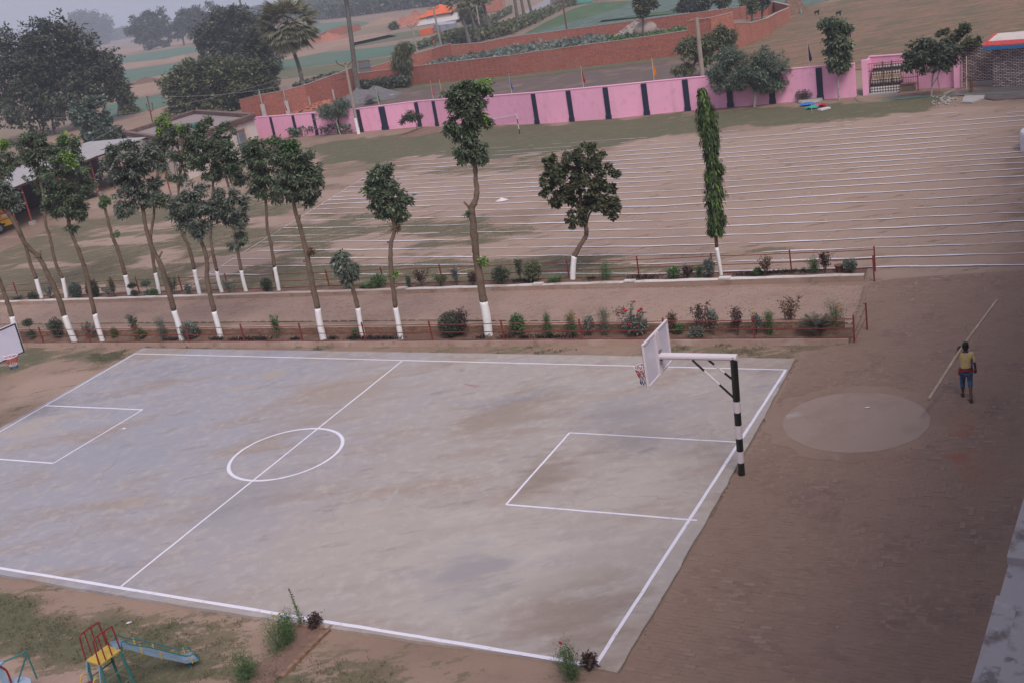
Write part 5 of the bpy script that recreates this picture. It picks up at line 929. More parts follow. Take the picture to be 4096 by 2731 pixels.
# ------------------------------------------------------------------ person carrying bamboo
def skin_mesh(vs, edges, name, material, parent, sub=2, root_i=0):
    me = bpy.data.meshes.new(name+'_cage'); me.from_pydata([tuple(v[:3]) for v in vs], edges, []); o = bpy.data.objects.new(name+'_cage', me); COL.objects.link(o)
    md = o.modifiers.new('skin', 'SKIN'); md.use_smooth_shade = True
    for i, v in enumerate(vs):
        rr = v[3] if hasattr(v[3], '__len__') else (v[3], v[3]); me.skin_vertices[0].data[i].radius = rr
        me.skin_vertices[0].data[i].use_root = i == root_i
    s2 = o.modifiers.new('sub', 'SUBSURF'); s2.levels = sub; s2.render_levels = sub
    bpy.context.view_layer.update(); dg = bpy.context.evaluated_depsgraph_get(); m2 = bpy.data.meshes.new_from_object(o.evaluated_get(dg)); m2.name = name
    bpy.data.objects.remove(o); m2.materials.clear(); m2.materials.append(material)
    m2.polygons.foreach_set('use_smooth', [True]*len(m2.polygons)); return link(name, m2, parent)
PSC = .89; SH = G((960.3, 349.7), 1.37); hd = math.radians(-14)   # heading: away from the viewer, slightly to the right
fx, fy = np.array([math.cos(hd), math.sin(hd), 0]), np.array([-math.sin(hd), math.cos(hd), 0]); pf = (SH+fx*.14*PSC-fy*.02)*[1, 1, 0]
pr = thing('person', 'person in pale yellow shirt and rolled jeans walking away with a bamboo pole', 'person', pf)
def PP(x, y, z, rad): p = pf+(fx*x+fy*y+UZ*z)*PSC; return (p[0], p[1], p[2], tuple(q*PSC for q in rad) if hasattr(rad, '__len__') else rad*PSC)
skn = mat('brown_skin', (.1, .05, .035), .55); shirt = mat('yellow_shirt', (.56, .42, .2), .85, [((.42, .3, .14), 7, .45, .7, .5)], (25, .5, .02), world=False); jean = mat('blue_jeans', (.05, .085, .16), .9, [((.09, .13, .21), 9, .5, .7, .6)]); redc_ = mat('red_cloth', (.25, .015, .02), .9); hair = mat('black_hair', (.008, .007, .008), .5, (), (60, .8, .02)); blue = mat('blue_trim', (.02, .05, .25), .8)
vs = [PP(0, 0, .93, (.13, .1)), PP(0, .02, 1.15, (.12, .09)), PP(0, .03, 1.36, (.14, .09)), PP(0, .04, 1.46, (.055, .055)), PP(.01, .06, 1.53, (.055, .055)), PP(.01, .075, 1.62, (.085, .095)), PP(.01, .07, 1.71, (.06, .07)),
      PP(.17, .02, 1.40, .055), PP(.235, -.02, 1.13, .042), PP(.27, .03, .9, .032),
      PP(-.17, .03, 1.41, .055), PP(-.26, .16, 1.24, .043), PP(-.17, .22, 1.46, .034),
      PP(.09, -.0, .86, .085), PP(.1, -.03, .5, .055), PP(.06, -.3, .22, .05), PP(.055, -.4, .1, .035),
      PP(-.09, .0, .86, .085), PP(-.09, .1, .48, .055), PP(-.09, .1, .12, .036), PP(-.09, .1, .05, .036), PP(-.09, .24, .035, .03), PP(.055, -.36, .03, .03), PP(.05, -.24, .02, .028)]
ed = [(0, 1), (1, 2), (2, 3), (3, 4), (4, 5), (5, 6), (2, 7), (7, 8), (8, 9), (2, 10), (10, 11), (11, 12), (0, 13), (13, 14), (14, 15), (15, 16), (0, 17), (17, 18), (18, 19), (19, 20), (20, 21), (16, 22), (22, 23)]
body = skin_mesh(vs, ed, 'body', skn, pr)
def hand(wr, dirn, pal, name):
    """palm plus five bent fingers"""
    wr = np.array(wr[:3]); d = nrm(np.array(dirn, float)); n_ = nrm(np.array(pal, float)); s_ = np.cross(d, n_); mb = MB()
    mb.tube([wr-d*.02, wr+d*.03, wr+d*.085], [.026, .036, .034], 8)
    for k_, (o_, l_) in enumerate(((-.03, .055), (-.01, .072), (.01, .078), (.03, .068))):
        b_ = wr+d*.08+s_*o_; mb.tube([b_, b_+d*l_*.5+n_*.012, b_+d*l_*.8+n_*.035], [.0095, .009, .007], 6)
    b_ = wr+d*.025-s_*.03; mb.tube([b_, b_-s_*.025+d*.03+n_*.01, b_-s_*.022+d*.06+n_*.025], [.012, .011, .008], 6); mb.build(name, skn, pr, smooth=True)
hand(PP(.27, .03, .9, 0), -UZ*1+fy*.15, fy-fx*.3, 'hand'); hand(PP(-.17, .22, 1.46, 0), fx*.2+UZ*.5+fy*.1, -fy*.6+fx*.3, 'hand')
skin_mesh([PP(0, 0, .93, (.165, .13)), PP(0, .01, 1.05, (.16, .125)), PP(0, .02, 1.2, (.155, .12)), PP(0, .03, 1.36, (.165, .115)), PP(0, .035, 1.445, (.085, .075)), PP(.18, .02, 1.4, .075), PP(.225, -.01, 1.22, .065), PP(.24, -.015, 1.12, .058), PP(-.18, .03, 1.41, .075), PP(-.25, .12, 1.29, .065), PP(-.262, .165, 1.24, .06)], [(0, 1), (1, 2), (2, 3), (3, 4), (3, 5), (5, 6), (6, 7), (3, 8), (8, 9), (9, 10)], 'shirt', shirt, pr)
skin_mesh([PP(0, 0, .9, (.15, .12)), PP(.095, 0, .82, .105), PP(.1, -.02, .52, .078), PP(.08, -.16, .38, .07), PP(-.095, .01, .82, .105), PP(-.09, .1, .5, .078), PP(-.09, .105, .24, .066)], [(0, 1), (1, 2), (2, 3), (0, 4), (4, 5), (5, 6)], 'jeans', jean, pr)
rg = [np.array(PP(math.cos(a)*.18, math.sin(a)*.145, .92+.012*math.sin(3*a), 0)[:3]) for a in np.linspace(0, 2*math.pi, 21)]
MB().tube(rg, .03, 8, False).tube([rg[10]+UZ*.02, rg[10]-fx*.02-UZ*.13], [.034, .018], 7).tube([rg[0], rg[0]+fx*.01-UZ*.08], [.03, .015], 7).build('waist_cloth', redc_, pr, smooth=True)
MB().ball(PP(.01, .065, 1.655, 0)[:3], (.085, .094, .09), 12, 8).ball(PP(.01, .03, 1.6, 0)[:3], (.07, .062, .08), 10, 7).ball(PP(.02, .09, 1.71, 0)[:3], (.075, .075, .05), 10, 6).build('hair', hair, pr, smooth=True)
MB().ball(PP(.095, .085, 1.6, 0)[:3], (.014, .022, .035), 6, 5).ball(PP(-.075, .085, 1.6, 0)[:3], (.014, .022, .035), 6, 5).build('ear', skn, pr, smooth=True)
MB().ball(PP(.01, .175, 1.6, 0)[:3], (.016, .025, .022), 6, 5).build('nose', skn, pr, smooth=True)
MB().tube([np.array(PP(.01+math.cos(a)*.068, .045+math.sin(a)*.066, 1.475, 0)[:3]) for a in np.linspace(0, 2*math.pi, 15)], .014, 6, False).build('collar', blue, pr, smooth=True)
MB().obox(np.array(PP(.162, -.03, 1.12, 0)[:3]), fx*.012, fy*.03, UZ*.14).build('side_stripe', blue, pr)
slip = mat('slippers', (.06, .04, .035), .8)
MB().obox(np.array(PP(-.09, .16, .012, 0)[:3]), fx*.045, fy*.13, UZ*.014).build('slipper', slip, pr); MB().obox(np.array(PP(.055, -.36, .02, 0)[:3]), fx*.045, (fy*.12+UZ*.02), UZ*.014).build('slipper', slip, pr)
rear = G((929, 398.7), .72); hz_ = lambda a_, b_: np.linalg.norm((a_-b_)[:2]); zf = 1.9
for _ in range(30): zf = SH[2]+(SH[2]-rear[2])*hz_(G((997.4, 299.5), zf), SH)/hz_(rear, SH)*.9
front = G((997.4, 299.5), zf); bpath = smooth_path([rear, rear+(SH-rear)*.5, SH, SH+(front-SH)*.5, front], 15); bat = lambda u: bpath[min(60, int(u*60+.5))]
bam = mat('bamboo', (.36, .28, .22), .6, [((.5, .42, .36), 3, .45, .7, .7), ((.2, .14, .1), 9, .6, .75, .5)])
mb = MB(); pts = []; rad = []; nseg = 15
for i in range(nseg):
    for u, rr in ((0, .05), (.25, .043), (.5, .042), (.75, .043)):
        t_ = (i+u)/nseg; pts.append(bat(t_)); rad.append(rr*(1-.3*t_))
pts.append(front); rad.append(.03)
MB().tube(pts, rad, 9).build('bamboo_pole', bam, label='long bamboo pole resting on the walking person\'s left shoulder', cat='pole')
# ------------------------------------------------------------------ playground
sg = lambda x, y, z: G((x/2.8/4, (2450+y/2.8)/4), z)
ph = 1.25; pc = [sg(960, 530, ph), sg(1190, 355, ph), sg(1355, 405, ph), sg(1115, 570, ph)]
u1 = (pc[1]-pc[0]+pc[2]-pc[3])/2; v1 = (pc[3]-pc[0]+pc[2]-pc[1])/2; v1 = v1-u1*(v1 @ u1)/(u1 @ u1); cen = sum(pc)/4; hu, hv = u1/2, v1/2
end = sg(2190, 480, .16); tealp = paint('teal_paint', (.03, .15, .16), .5); yel = paint('yellow_paint', (.5, .33, .06), .55, .5); bluep = paint('pale_blue_paint', (.2, .28, .38), .5); redp = paint('maroon_paint', (.2, .02, .025), .45); grnp = paint('dull_green_paint', (.1, .13, .09), .6)
sl_ = thing('playground_slide', 'small playground slide with yellow platform, red rails and pale blue chute', 'slide', cen*[1, 1, 0])
MB().obox(cen-UZ*.015, hu, hv, UZ*.015).build('platform', yel, sl_)
for i in (-1, 1):
    for j in (-1, 1):
        tp = cen+hu*i*.95+hv*j*.92-UZ*.03; ft = cen*[1, 1, 0]+hu*i*1.25+hv*j*1.2
        MB().tube([ft-UZ*.05, tp], .028, 7).build('leg', tealp, sl_)
for z in (.55, .85):
    for a_, b_ in (((-1, -1), (1, -1)), ((-1, 1), (1, 1)), ((1, -1), (1, 1)), ((-1, -1), (-1, 1))):
        k_ = 1.2-.25*z/ph; q = lambda i, j: cen*[1, 1, 0]+hu*i*k_+hv*j*k_+UZ*z
        if z == .55 or a_[0] != b_[0]: MB().tube([q(*a_), q(*b_)], .018, 6).build('cross_brace', grnp, sl_)
for j in (-1, 1):
    b_ = [cen+hv*j*.97+hu*i for i in (-1, -.9, -.7, .75, .93, 1)]; zz = (.0, .42, .56, .56, .5, .02)
    MB().tube(smooth_path([p+UZ*z for p, z in zip(b_, zz)], 3), .017, 7).build('guard_rail', redp, sl_)
    for i in (-.4, .2): MB().tube([cen+hv*j*.97+hu*i, cen+hv*j*.97+hu*i+UZ*.56], .013, 6).build('guard_bar', redp, sl_)
    a_ = cen-hu*1.0+hv*j*.9; f_ = cen*[1, 1, 0]-hu*2.2+hv*j*.95
    MB().tube([a_, f_], .017, 7).build('ladder_rail', bluep, sl_)
    MB().tube(smooth_path([a_+(f_-a_)*.22, a_+(f_-a_)*.2-hu*.55+UZ*.02, a_+(f_-a_)*.45-hu*.6, a_+(f_-a_)*.95-hu*.35], 4), .015, 7).build('hand_rail', yel, sl_)
for k_ in (.35, .55, .75, .92):
    p = cen-hu*1.0+(cen*[1, 1, 0]-hu*2.2-cen+hu*1.0)*k_; MB().obox(p, hv*.9, hu*.12, UZ*.012).build('ladder_step', redp if k_ != .55 else tealp, sl_)
tp = cen+hu*1.0; ch = []; cdir = end-tp; cdir[2] = 0; cd_ = cdir/np.linalg.norm(cdir); cn = np.array([-cd_[1], cd_[0], 0]); CL = np.linalg.norm(cdir); wch = .17
prof = [(0, ph-.01), (.12, ph-.06), (.4, ph*.62), (.65, ph*.36), (.82, .22), (.93, .16), (1.0, .14)]
vs = []; fs = []
for i, (u, z) in enumerate(prof):
    m_ = tp+cd_*CL*u
    for k_, (s_, dz) in enumerate(((-1, .07), (-.97, 0), (.97, 0), (1, .07))): vs.append(m_*[1, 1, 0]+cn*wch*s_+UZ*(z+dz))
for i in range(len(prof)-1):
    for k_ in range(3): q = i*4+k_; fs.append((q, q+1, q+5, q+4))
n_ = len(vs); vs2 = vs+[v-UZ*.012 for v in vs]; fs2 = fs+[tuple(reversed([q+n_ for q in ff])) for ff in fs]
for i in range(len(prof)-1): fs2 += [(i*4, (i+1)*4, (i+1)*4+n_, i*4+n_), ((i+1)*4+3, i*4+3, i*4+3+n_, (i+1)*4+3+n_)]
MB().add(vs2, fs2).build('chute', bluep, sl_, smooth=False)
for j in (-1, 1):
    pts = [tp*[1, 1, 0]+cd_*CL*u+cn*wch*1.12*j+UZ*z for u, z in ((.06, ph-.05), (.1, ph+.14), (.2, ph*.98), (.4, ph*.62+.22), (.65, ph*.36+.2), (.85, .2+.18), (.97, .34), (1.0, .16))]
    MB().tube(smooth_path(pts, 3), .015, 7).build('side_rail', tealp, sl_)
    for u, z in ((.3, ph*.76), (.52, ph*.5), (.9, .19)):
        p = tp*[1, 1, 0]+cd_*CL*u+cn*wch*1.1*j; MB().obox(p+UZ*(z+.08), cd_*.012, cn*.008, UZ*.11).build('rail_strap', yel, sl_)
p = tp*[1, 1, 0]+cd_*CL*.9; MB().tube([p-UZ*.05, p+UZ*.15], .03, 7).build('chute_foot', tealp, sl_)
mg_c = sg(250, 800, .35)*[1, 1, 0]+np.array([-.22, -.1, 0]); mg = thing('merry_go_round', 'blue disc merry-go-round with teal tube frame at the bottom left corner', 'merry-go-round', mg_c)
MB().tube([mg_c+UZ*.3, mg_c+UZ*.36], .42, 28).build('disc', paint('grey_blue_paint', (.3, .36, .48), .5), mg)
MB().tube([mg_c-UZ*.05, mg_c+UZ*.3], .07, 10).build('pivot', tealp, mg)
ap = sg(290, 432, 1.05); e1, e2 = sg(200, 770, .37), sg(415, 735, .37); hub = sg(0, 560, 1.0)
MB().tube(smooth_path([e2, ap*.985+e2*.015, ap+(hub-ap)*.12, hub], 4), .018, 7).build('tube_frame', tealp, mg); MB().tube([ap-UZ*.05, e1], .018, 7).build('tube_frame', tealp, mg)
MB().ball(hub, (.09, .06, .05), 8, 5).build('hub', bluep, mg)
s0 = sg(-20, 590, .9); MB().tube(smooth_path([s0, sg(70, 640, .75), sg(130, 790, .4), sg(150, 900, .3)], 4), .022, 7).build('seat_arm', redp, mg)
MB().hexa([sg(-60, 600, .8), sg(20, 590, .85), sg(110, 790, .42), sg(30, 800, .42)], [v+UZ*.02 for v in (sg(-60, 600, .8), sg(20, 590, .85), sg(110, 790, .42), sg(30, 800, .42))]).build('seat_back', bluep, mg)
# ------------------------------------------------------------------ school building the photo is taken from, its plinth and steps
pA, pB = np.array([10.32, 20.42, 0]), np.array([6.77, 15.19, 0]); ds = (pA-pB)/np.linalg.norm(pA-pB); nr = np.array([ds[1], -ds[0], 0])
stc = mat('stained_step_concrete', (.42, .38, .39), .75, [((.17, .14, .13), .7, .5, .6, .9), ((.55, .52, .57), 2.2, .6, .75, .6), ((.13, .11, .11), 1.7, .6, .68, .7)], (14, .3, .01))
pl_ = thing('entrance_plinth', 'stained pale concrete plinth and steps at the lower right corner', 'steps', pB)
def blk(name, s0, s1, o0, o1, z1): MB().hexa([pB+ds*s0+nr*o0-UZ*.1, pB+ds*s1+nr*o0-UZ*.1, pB+ds*s1+nr*o1-UZ*.1, pB+ds*s0+nr*o1-UZ*.1], [pB+ds*s0+nr*o0+UZ*z1, pB+ds*s1+nr*o0+UZ*z1, pB+ds*s1+nr*o1+UZ*z1, pB+ds*s0+nr*o1+UZ*z1]).build(name, stc, pl_)
blk('plinth_block', -5, 2.55, .0, .42, .14); blk('plinth_block', -5, 2.5, .422, 3.2, .3)
blk('low_step', 2.552, 3.85, .03, .5, .03); blk('raised_step', 2.6, 3.3, .503, 3.2, .4); blk('rear_step', 3.302, 3.85, .503, 3.2, .16)
blk('plinth_block', 3.852, 7.6, .0, .8, .2); blk('plinth_block', 3.853, 7.6, .802, 3.2, .3); blk('plinth_block', 8.9, 12, .35, 3.2, .3)
sb = thing('school_building', 'tall plastered school building behind the entrance plinth', 'building', pB+nr*3.4)
cw = mat('school_plaster', (.45, .38, .36), .85, [((.35, .28, .26), .4, .45, .7, .6)])
def bblk(name, s0, s1, o0, o1, za, zb, mm): MB().hexa([pB+ds*s+nr*o+UZ*za for s, o in ((s0, o0), (s1, o0), (s1, o1), (s0, o1))], [pB+ds*s+nr*o+UZ*zb for s, o in ((s0, o0), (s1, o0), (s1, o1), (s0, o1))]).build(name, mm, sb)
bblk('wall', -45, 62, 3.6, 14, 0, 14.2, cw)
for z in (3.6, 7.2, 10.8): bblk('floor_ledge', -45, 62, 3.25, 3.6, z-.15, z+.1, cw)
gl = mat('window_glass', (.05, .06, .07), .15, spec=.5)
for s_ in range(-42, 60, 4):
    for z in (1.0, 4.6, 8.2): bblk('window', s_, s_+1.6, 3.57, 3.61, z, z+1.5, gl)
rc_ = G(f(2360, 352)); rw = thing('white_platform', 'rounded white plaster platform just entering the right edge', 'platform', rc_)
o_ = rc_+np.array([1.7, .3, 0]); MB().tube([o_-UZ*.1, o_+UZ*.8, o_+UZ*.92, o_+UZ*.95], [1.7, 1.72, 1.68, 1.5], 40).build('drum', mat('white_plaster', (.6, .57, .62), .8, [((.45, .42, .46), 2, .5, .7, .5)]), rw)
# ------------------------------------------------------------------ plants in the beds and on the lawn
def leaves_in(B, r, n, w, h, ln, wd, pal, up=.3, z0=.0, round_=False, droop=0.):
    p = r.normal(size=(n, 3)); p = nrm(p)*(r.random((n, 1))**(1/2.4 if not round_ else 1/6)); p = p*[w/2, w/2, h/2]+[0, 0, z0+h/2]
    d = nrm(p*[1.6/w, 1.6/w, .6/h]-[0, 0, .3]+r.normal(size=(n, 3))*.6+np.array([0, 0, up-droop])); Vv, Qq = leaf_quads(B+p, d, nrm(r.normal(size=(n, 3))*.6+[0, 0, 1]), ln*(.6+.7*r.random(n)), wd*(.6+.7*r.random(n)))
    return Vv, Qq, np.repeat(colours(pal, n, r, .22), 4, 0)
def flower(mb_parts, p, r, size, col):
    n = 14; a = r.random(n)*2*math.pi; el = r.random(n)*1.2; d = np.stack([np.cos(a)*np.cos(el), np.sin(a)*np.cos(el), np.sin(el)], 1)
    Vv, Qq = leaf_quads(np.repeat(p[None], n, 0), nrm(d), np.repeat(UZ[None], n, 0), np.full(n, size), np.full(n, size*.9)); mb_parts.append((Vv, Qq, np.repeat(np.clip(np.array(col)[None]*(1+r.normal(0, .15, (n, 1))), .01, .95), 4, 0)))
PS = [900]
def plant(kind, label, base, h, w=None, pal='fresh', flowers=None, z=.08, group=None, cat='plant'):
    """h, w in metres"""
    PS[0] += 1; r = np.random.default_rng(PS[0]); B = G(base, z); h *= .88; w = (w or h*.7)*.85; root = thing('bed_plant' if cat == 'plant' else cat.replace(' ', '_'), label, cat, B, group); w = w or h*.7; parts = []; st = MB()
    def stems(n, hh, sp, rad=.008):
        tips = []
        for i in range(n):
            a = r.random()*2*math.pi; t_ = B+np.array([math.cos(a)*sp*r.random(), math.sin(a)*sp*r.random(), hh*r.uniform(.7, 1.05)]); m_ = (B+t_)/2+np.array([r.normal(0, .03), r.normal(0, .03), 0]); st.tube(smooth_path([B-UZ*.04, m_, t_], 3), [rad*1.2, rad*1.1, rad, rad*.9, rad*.8, rad*.7, rad*.6], 5); tips.append(smooth_path([B, m_, t_], 4))
        return tips
    if kind == 'ball': stems(5, h*.7, w*.3, .015); parts.append(leaves_in(B, r, 2600, w, h*1.02, .06, .045, pal, round_=True)); parts.append(leaves_in(B, r, 1400, w*.85, h*.9, .06, .045, pal))
    elif kind == 'bush': stems(7, h*.8, w*.4, .012); parts.append(leaves_in(B, r, int(700*min(2.2, w*h*2+.4)), w, h, .1, .05, pal, z0=h*.04))
    elif kind == 'feather':
        for tp in stems(7, h, w*.5, .006):
            for q in tp[1:]:
                n = 30; d = nrm(r.normal(size=(n, 3))+[0, 0, .5]); Vv, Qq = leaf_quads(np.repeat(q[None], n, 0)+r.normal(size=(n, 3))*w*.14, d, nrm(r.normal(size=(n, 3))), .09*(.5+r.random(n)), np.full(n, .009)); parts.append((Vv, Qq, np.repeat(colours(pal, n, r), 4, 0)))
    elif kind == 'weed':
        tp = smooth_path([B-UZ*.03, B+UZ*h*.5-EX*.04, B+UZ*h-EX*.1], 8); st.tube(tp, [.012-.0005*i for i in range(len(tp))], 5)
        for i, q in enumerate(tp[2:]):
            n = 16; d = nrm(r.normal(size=(n, 3))*[1, 1, .4]+[0, 0, .25]); Vv, Qq = leaf_quads(np.repeat(q[None], n, 0), d, nrm(r.normal(size=(n, 3))), w*.5*(1.1-i/len(tp))*(.5+.6*r.random(n)), np.full(n, .014)); parts.append((Vv, Qq, np.repeat(colours(pal, n, r), 4, 0)))
    elif kind == 'sparse':
        for tp in stems(8, h, w*.55, .009):
            for q in tp[len(tp)//2:]:
                n = 12; d = nrm(r.normal(size=(n, 3))+[0, 0, .1]); Vv, Qq = leaf_quads(np.repeat(q[None], n, 0)+r.normal(size=(n, 3))*.05, d, nrm(r.normal(size=(n, 3))), .08*(.6+.7*r.random(n)), .05*(.6+.6*r.random(n))); parts.append((Vv, Qq, np.repeat(colours(pal, n, r), 4, 0)))
    elif kind == 'standard':
        st.tube([B-UZ*.04, B+UZ*h*.8], [.018, .012], 6); parts.append(leaves_in(B, r, 260, w*.7, h*.4, .09, .05, pal, z0=h*.02)); parts.append(leaves_in(B, r, 420, w, h*.38, .08, .05, pal, z0=h*.64))
    elif kind == 'blades':
        n = 160; a = r.random(n)*2*math.pi; d = nrm(np.stack([np.cos(a), np.sin(a), .5+r.random(n)], 1)); Vv, Qq = leaf_quads(np.repeat(B[None], n, 0)+r.normal(size=(n, 3))*[w*.16, w*.16, 0], d, nrm(r.normal(size=(n, 3))*.3+[0, 0, 1]), h*(.7+.5*r.random(n)), .03+0*a); parts.append((Vv, Qq, np.repeat(colours(pal, n, r), 4, 0)))
    elif kind == 'cycad':
        st.tube([B-UZ*.05, B+UZ*.2], [.12, .1], 9)
        for i in range(34):
            a = i*2.4; el = .25+.95*r.random(); d = np.array([math.cos(a)*math.cos(el), math.sin(a)*math.cos(el), math.sin(el)]); L = w*.62; pp = [B+UZ*.2+d*L*u-UZ*.28*L*u*u for u in np.linspace(0, 1, 14)]; st.tube(pp, .008, 4, False); sd = nrm(np.cross(d, UZ))
            for q in pp[2:]:
                dd = nrm(np.stack([sd+d*.6, -sd+d*.6])+UZ*.15); Vv, Qq = leaf_quads(np.repeat(q[None], 2, 0), dd, np.repeat(UZ[None], 2, 0), np.full(2, L*.2), np.full(2, .03)); parts.append((Vv, Qq, np.repeat(colours(pal, 2, r, .12), 4, 0)))
    if st.v: st.build('stems', M['bark'] if pal != 'fresh' else mat('green_stem', (.09, .12, .06), .8) if 'green_stem' not in bpy.data.materials else bpy.data.materials['green_stem'], root)
    if parts: Vv, Qq, cl = merge(parts); npmesh('leaves', Vv, Qq, M['leaf'], cl, root, flat=False)
    if flowers:
        col, n, size = flowers
        for i in range(n):
            fp = []; a = r.random()*2*math.pi; q = B+np.array([math.cos(a)*w*.45*r.random()**.5, math.sin(a)*w*.45*r.random()**.5, h*r.uniform(.45, 1.08)]); flower(fp, q, r, size, col); Vv, Qq, cl = fp[0]; npmesh('flower', Vv, Qq, M['petal'], cl, root, flat=False)
    return root
GB1, GB2 = 'plants in the bed nearest the court', 'plants in the far bed'
RED, ORG, YEL, PNK, PALE = (.62, .02, .06), (.72, .16, .02), (.7, .5, .08), (.55, .03, .2), (.65, .42, .4)
P0 = lambda x, y: c(0, 1, x, y)
P1 = lambda x, y: c(1, 1, x, y)
P2_ = lambda x, y: c(2, 1, x, y)
P3 = lambda x, y: c(3, 1, x, y)
for kind, lab, b_, h, w, pal, fl in (
 ('standard', 'thin topiary stem with a small round head beside the left backboard', P0(300, 1540), 1.05, .55, 'far', None),
 ('bush', 'dark upright leafy shrub left of the second whitewashed trunk', P0(545, 1525), 1.0, .7, 'far', None),
 ('sparse', 'wiry grey twig shrub left of the dark upright shrub', P0(490, 1500), .6, .5, 'grey', None),
 ('sparse', 'wiry grey shrub between two whitewashed trunks at the left', P0(830, 1535), .75, .8, 'grey', None),
 ('feather', 'low orange marigold between the trunks at the left', P0(1050, 1525), .45, .35, 'fresh', (ORG, 6, .04)),
 ('sparse', 'tall ragged shrub with thin upright twigs behind a fence post', P0(1265, 1530), 1.15, .75, 'far', None),
 ('bush', 'low green clump at the foot of the ragged shrub', P0(1290, 1535), .45, .6, 'fresh', None),
 ('feather', 'pair of spindly cosmos stalks left of the fourth trunk', P0(1500, 1530), .95, .45, 'mist', None),
 ('bush', 'grey-leaved oleander bush behind a red fence post', P0(1760, 1535), .8, .9, 'grey', None),
 ('sparse', 'slim shrub with light leaves right of the fourth trunk', P1(200, 1535), 1.05, .5, 'fresh', None),
 ('feather', 'tiny marigold seedling with one orange bloom left of the sapling', P1(905, 1525), .3, .3, 'fresh', (ORG, 1, .035)),
 ('ball', 'clipped round bush left of the tallest tree', P1(1810, 1510), 1.05, 1.15, 'far', None),
 ('sparse', 'reddish rose shoots leaning beside the clipped round bush', P1(1930, 1520), 1.2, .55, 'plum', (RED, 1, .04)),
 ('bush', 'light green leafy bush right of the tallest tree', P2_(60, 1495), .85, .62, 'fresh', None),
 ('feather', 'feathery green cosmos without flowers right of the leafy bush', P2_(345, 1500), .9, .4, 'fresh', None),
 ('feather', 'orange cosmos in bloom left of a fence post', P2_(570, 1495), .85, .5, 'fresh', (ORG, 9, .05)),
 ('sparse', 'low rose with two orange-red blooms left of the pink roses', P2_(730, 1500), .7, .55, 'grey', (RED, 3, .05)),
 ('feather', 'tall feathery cosmos with yellow flowers', P2_(865, 1500), 1.05, .6, 'mist', (YEL, 4, .04)),
 ('sparse', 'large rose bush covered in red and pink blooms', P2_(1110, 1505), 1.15, 1.2, 'grey', (RED, 9, .085)),
 ('bush', 'dense grey-green foliage skirt under the large rose bush', P2_(1150, 1500), .7, 1.0, 'grey', (PNK, 6, .06)),
 ('sparse', 'brown bare-looking shrub just right of the white backboard', P2_(1480, 1490), .85, .45, 'brown', None),
 ('bush', 'small green herb at the foot of the brown shrub', P2_(1535, 1490), .35, .35, 'fresh', None),
 ('sparse', 'tall leggy rose with dark reddish leaves', P2_(1740, 1505), 1.15, .7, 'plum', None),
 ('bush', 'low pale rose foliage by the kerb', P2_(1700, 1530), .4, .6, 'grey', None),
 ('sparse', 'leggy rose bush with a single orange bloom', P2_(1860, 1495), .9, .5, 'grey', (ORG, 2, .055)),
 ('sparse', 'dense maroon-leaved shrub between two fence posts', P2_(2080, 1500), 1.1, .7, 'plum', None),
 ('sparse', 'thin rose with pale yellow blooms at a fence post', P2_(2245, 1500), .8, .5, 'grey', (YEL, 4, .05)),
 ('feather', 'feathery green marigold left of the bare brown rose', P3(20, 1490), .8, .5, 'fresh', None),
 ('sparse', 'tall bare brown rose stem with dry leaves', P3(225, 1440), 1.15, .7, 'brown', None),
 ('cycad', 'spiky dark green cycad near the fence corner', P3(450, 1500), .9, 1.3, 'far', None),
 ('feather', 'marigold bush with an orange flower beside the cycad', P3(630, 1440), .95, .75, 'fresh', (ORG, 3, .045))):
    plant(kind, lab, b_, h, w, pal, fl, .08, GB1)
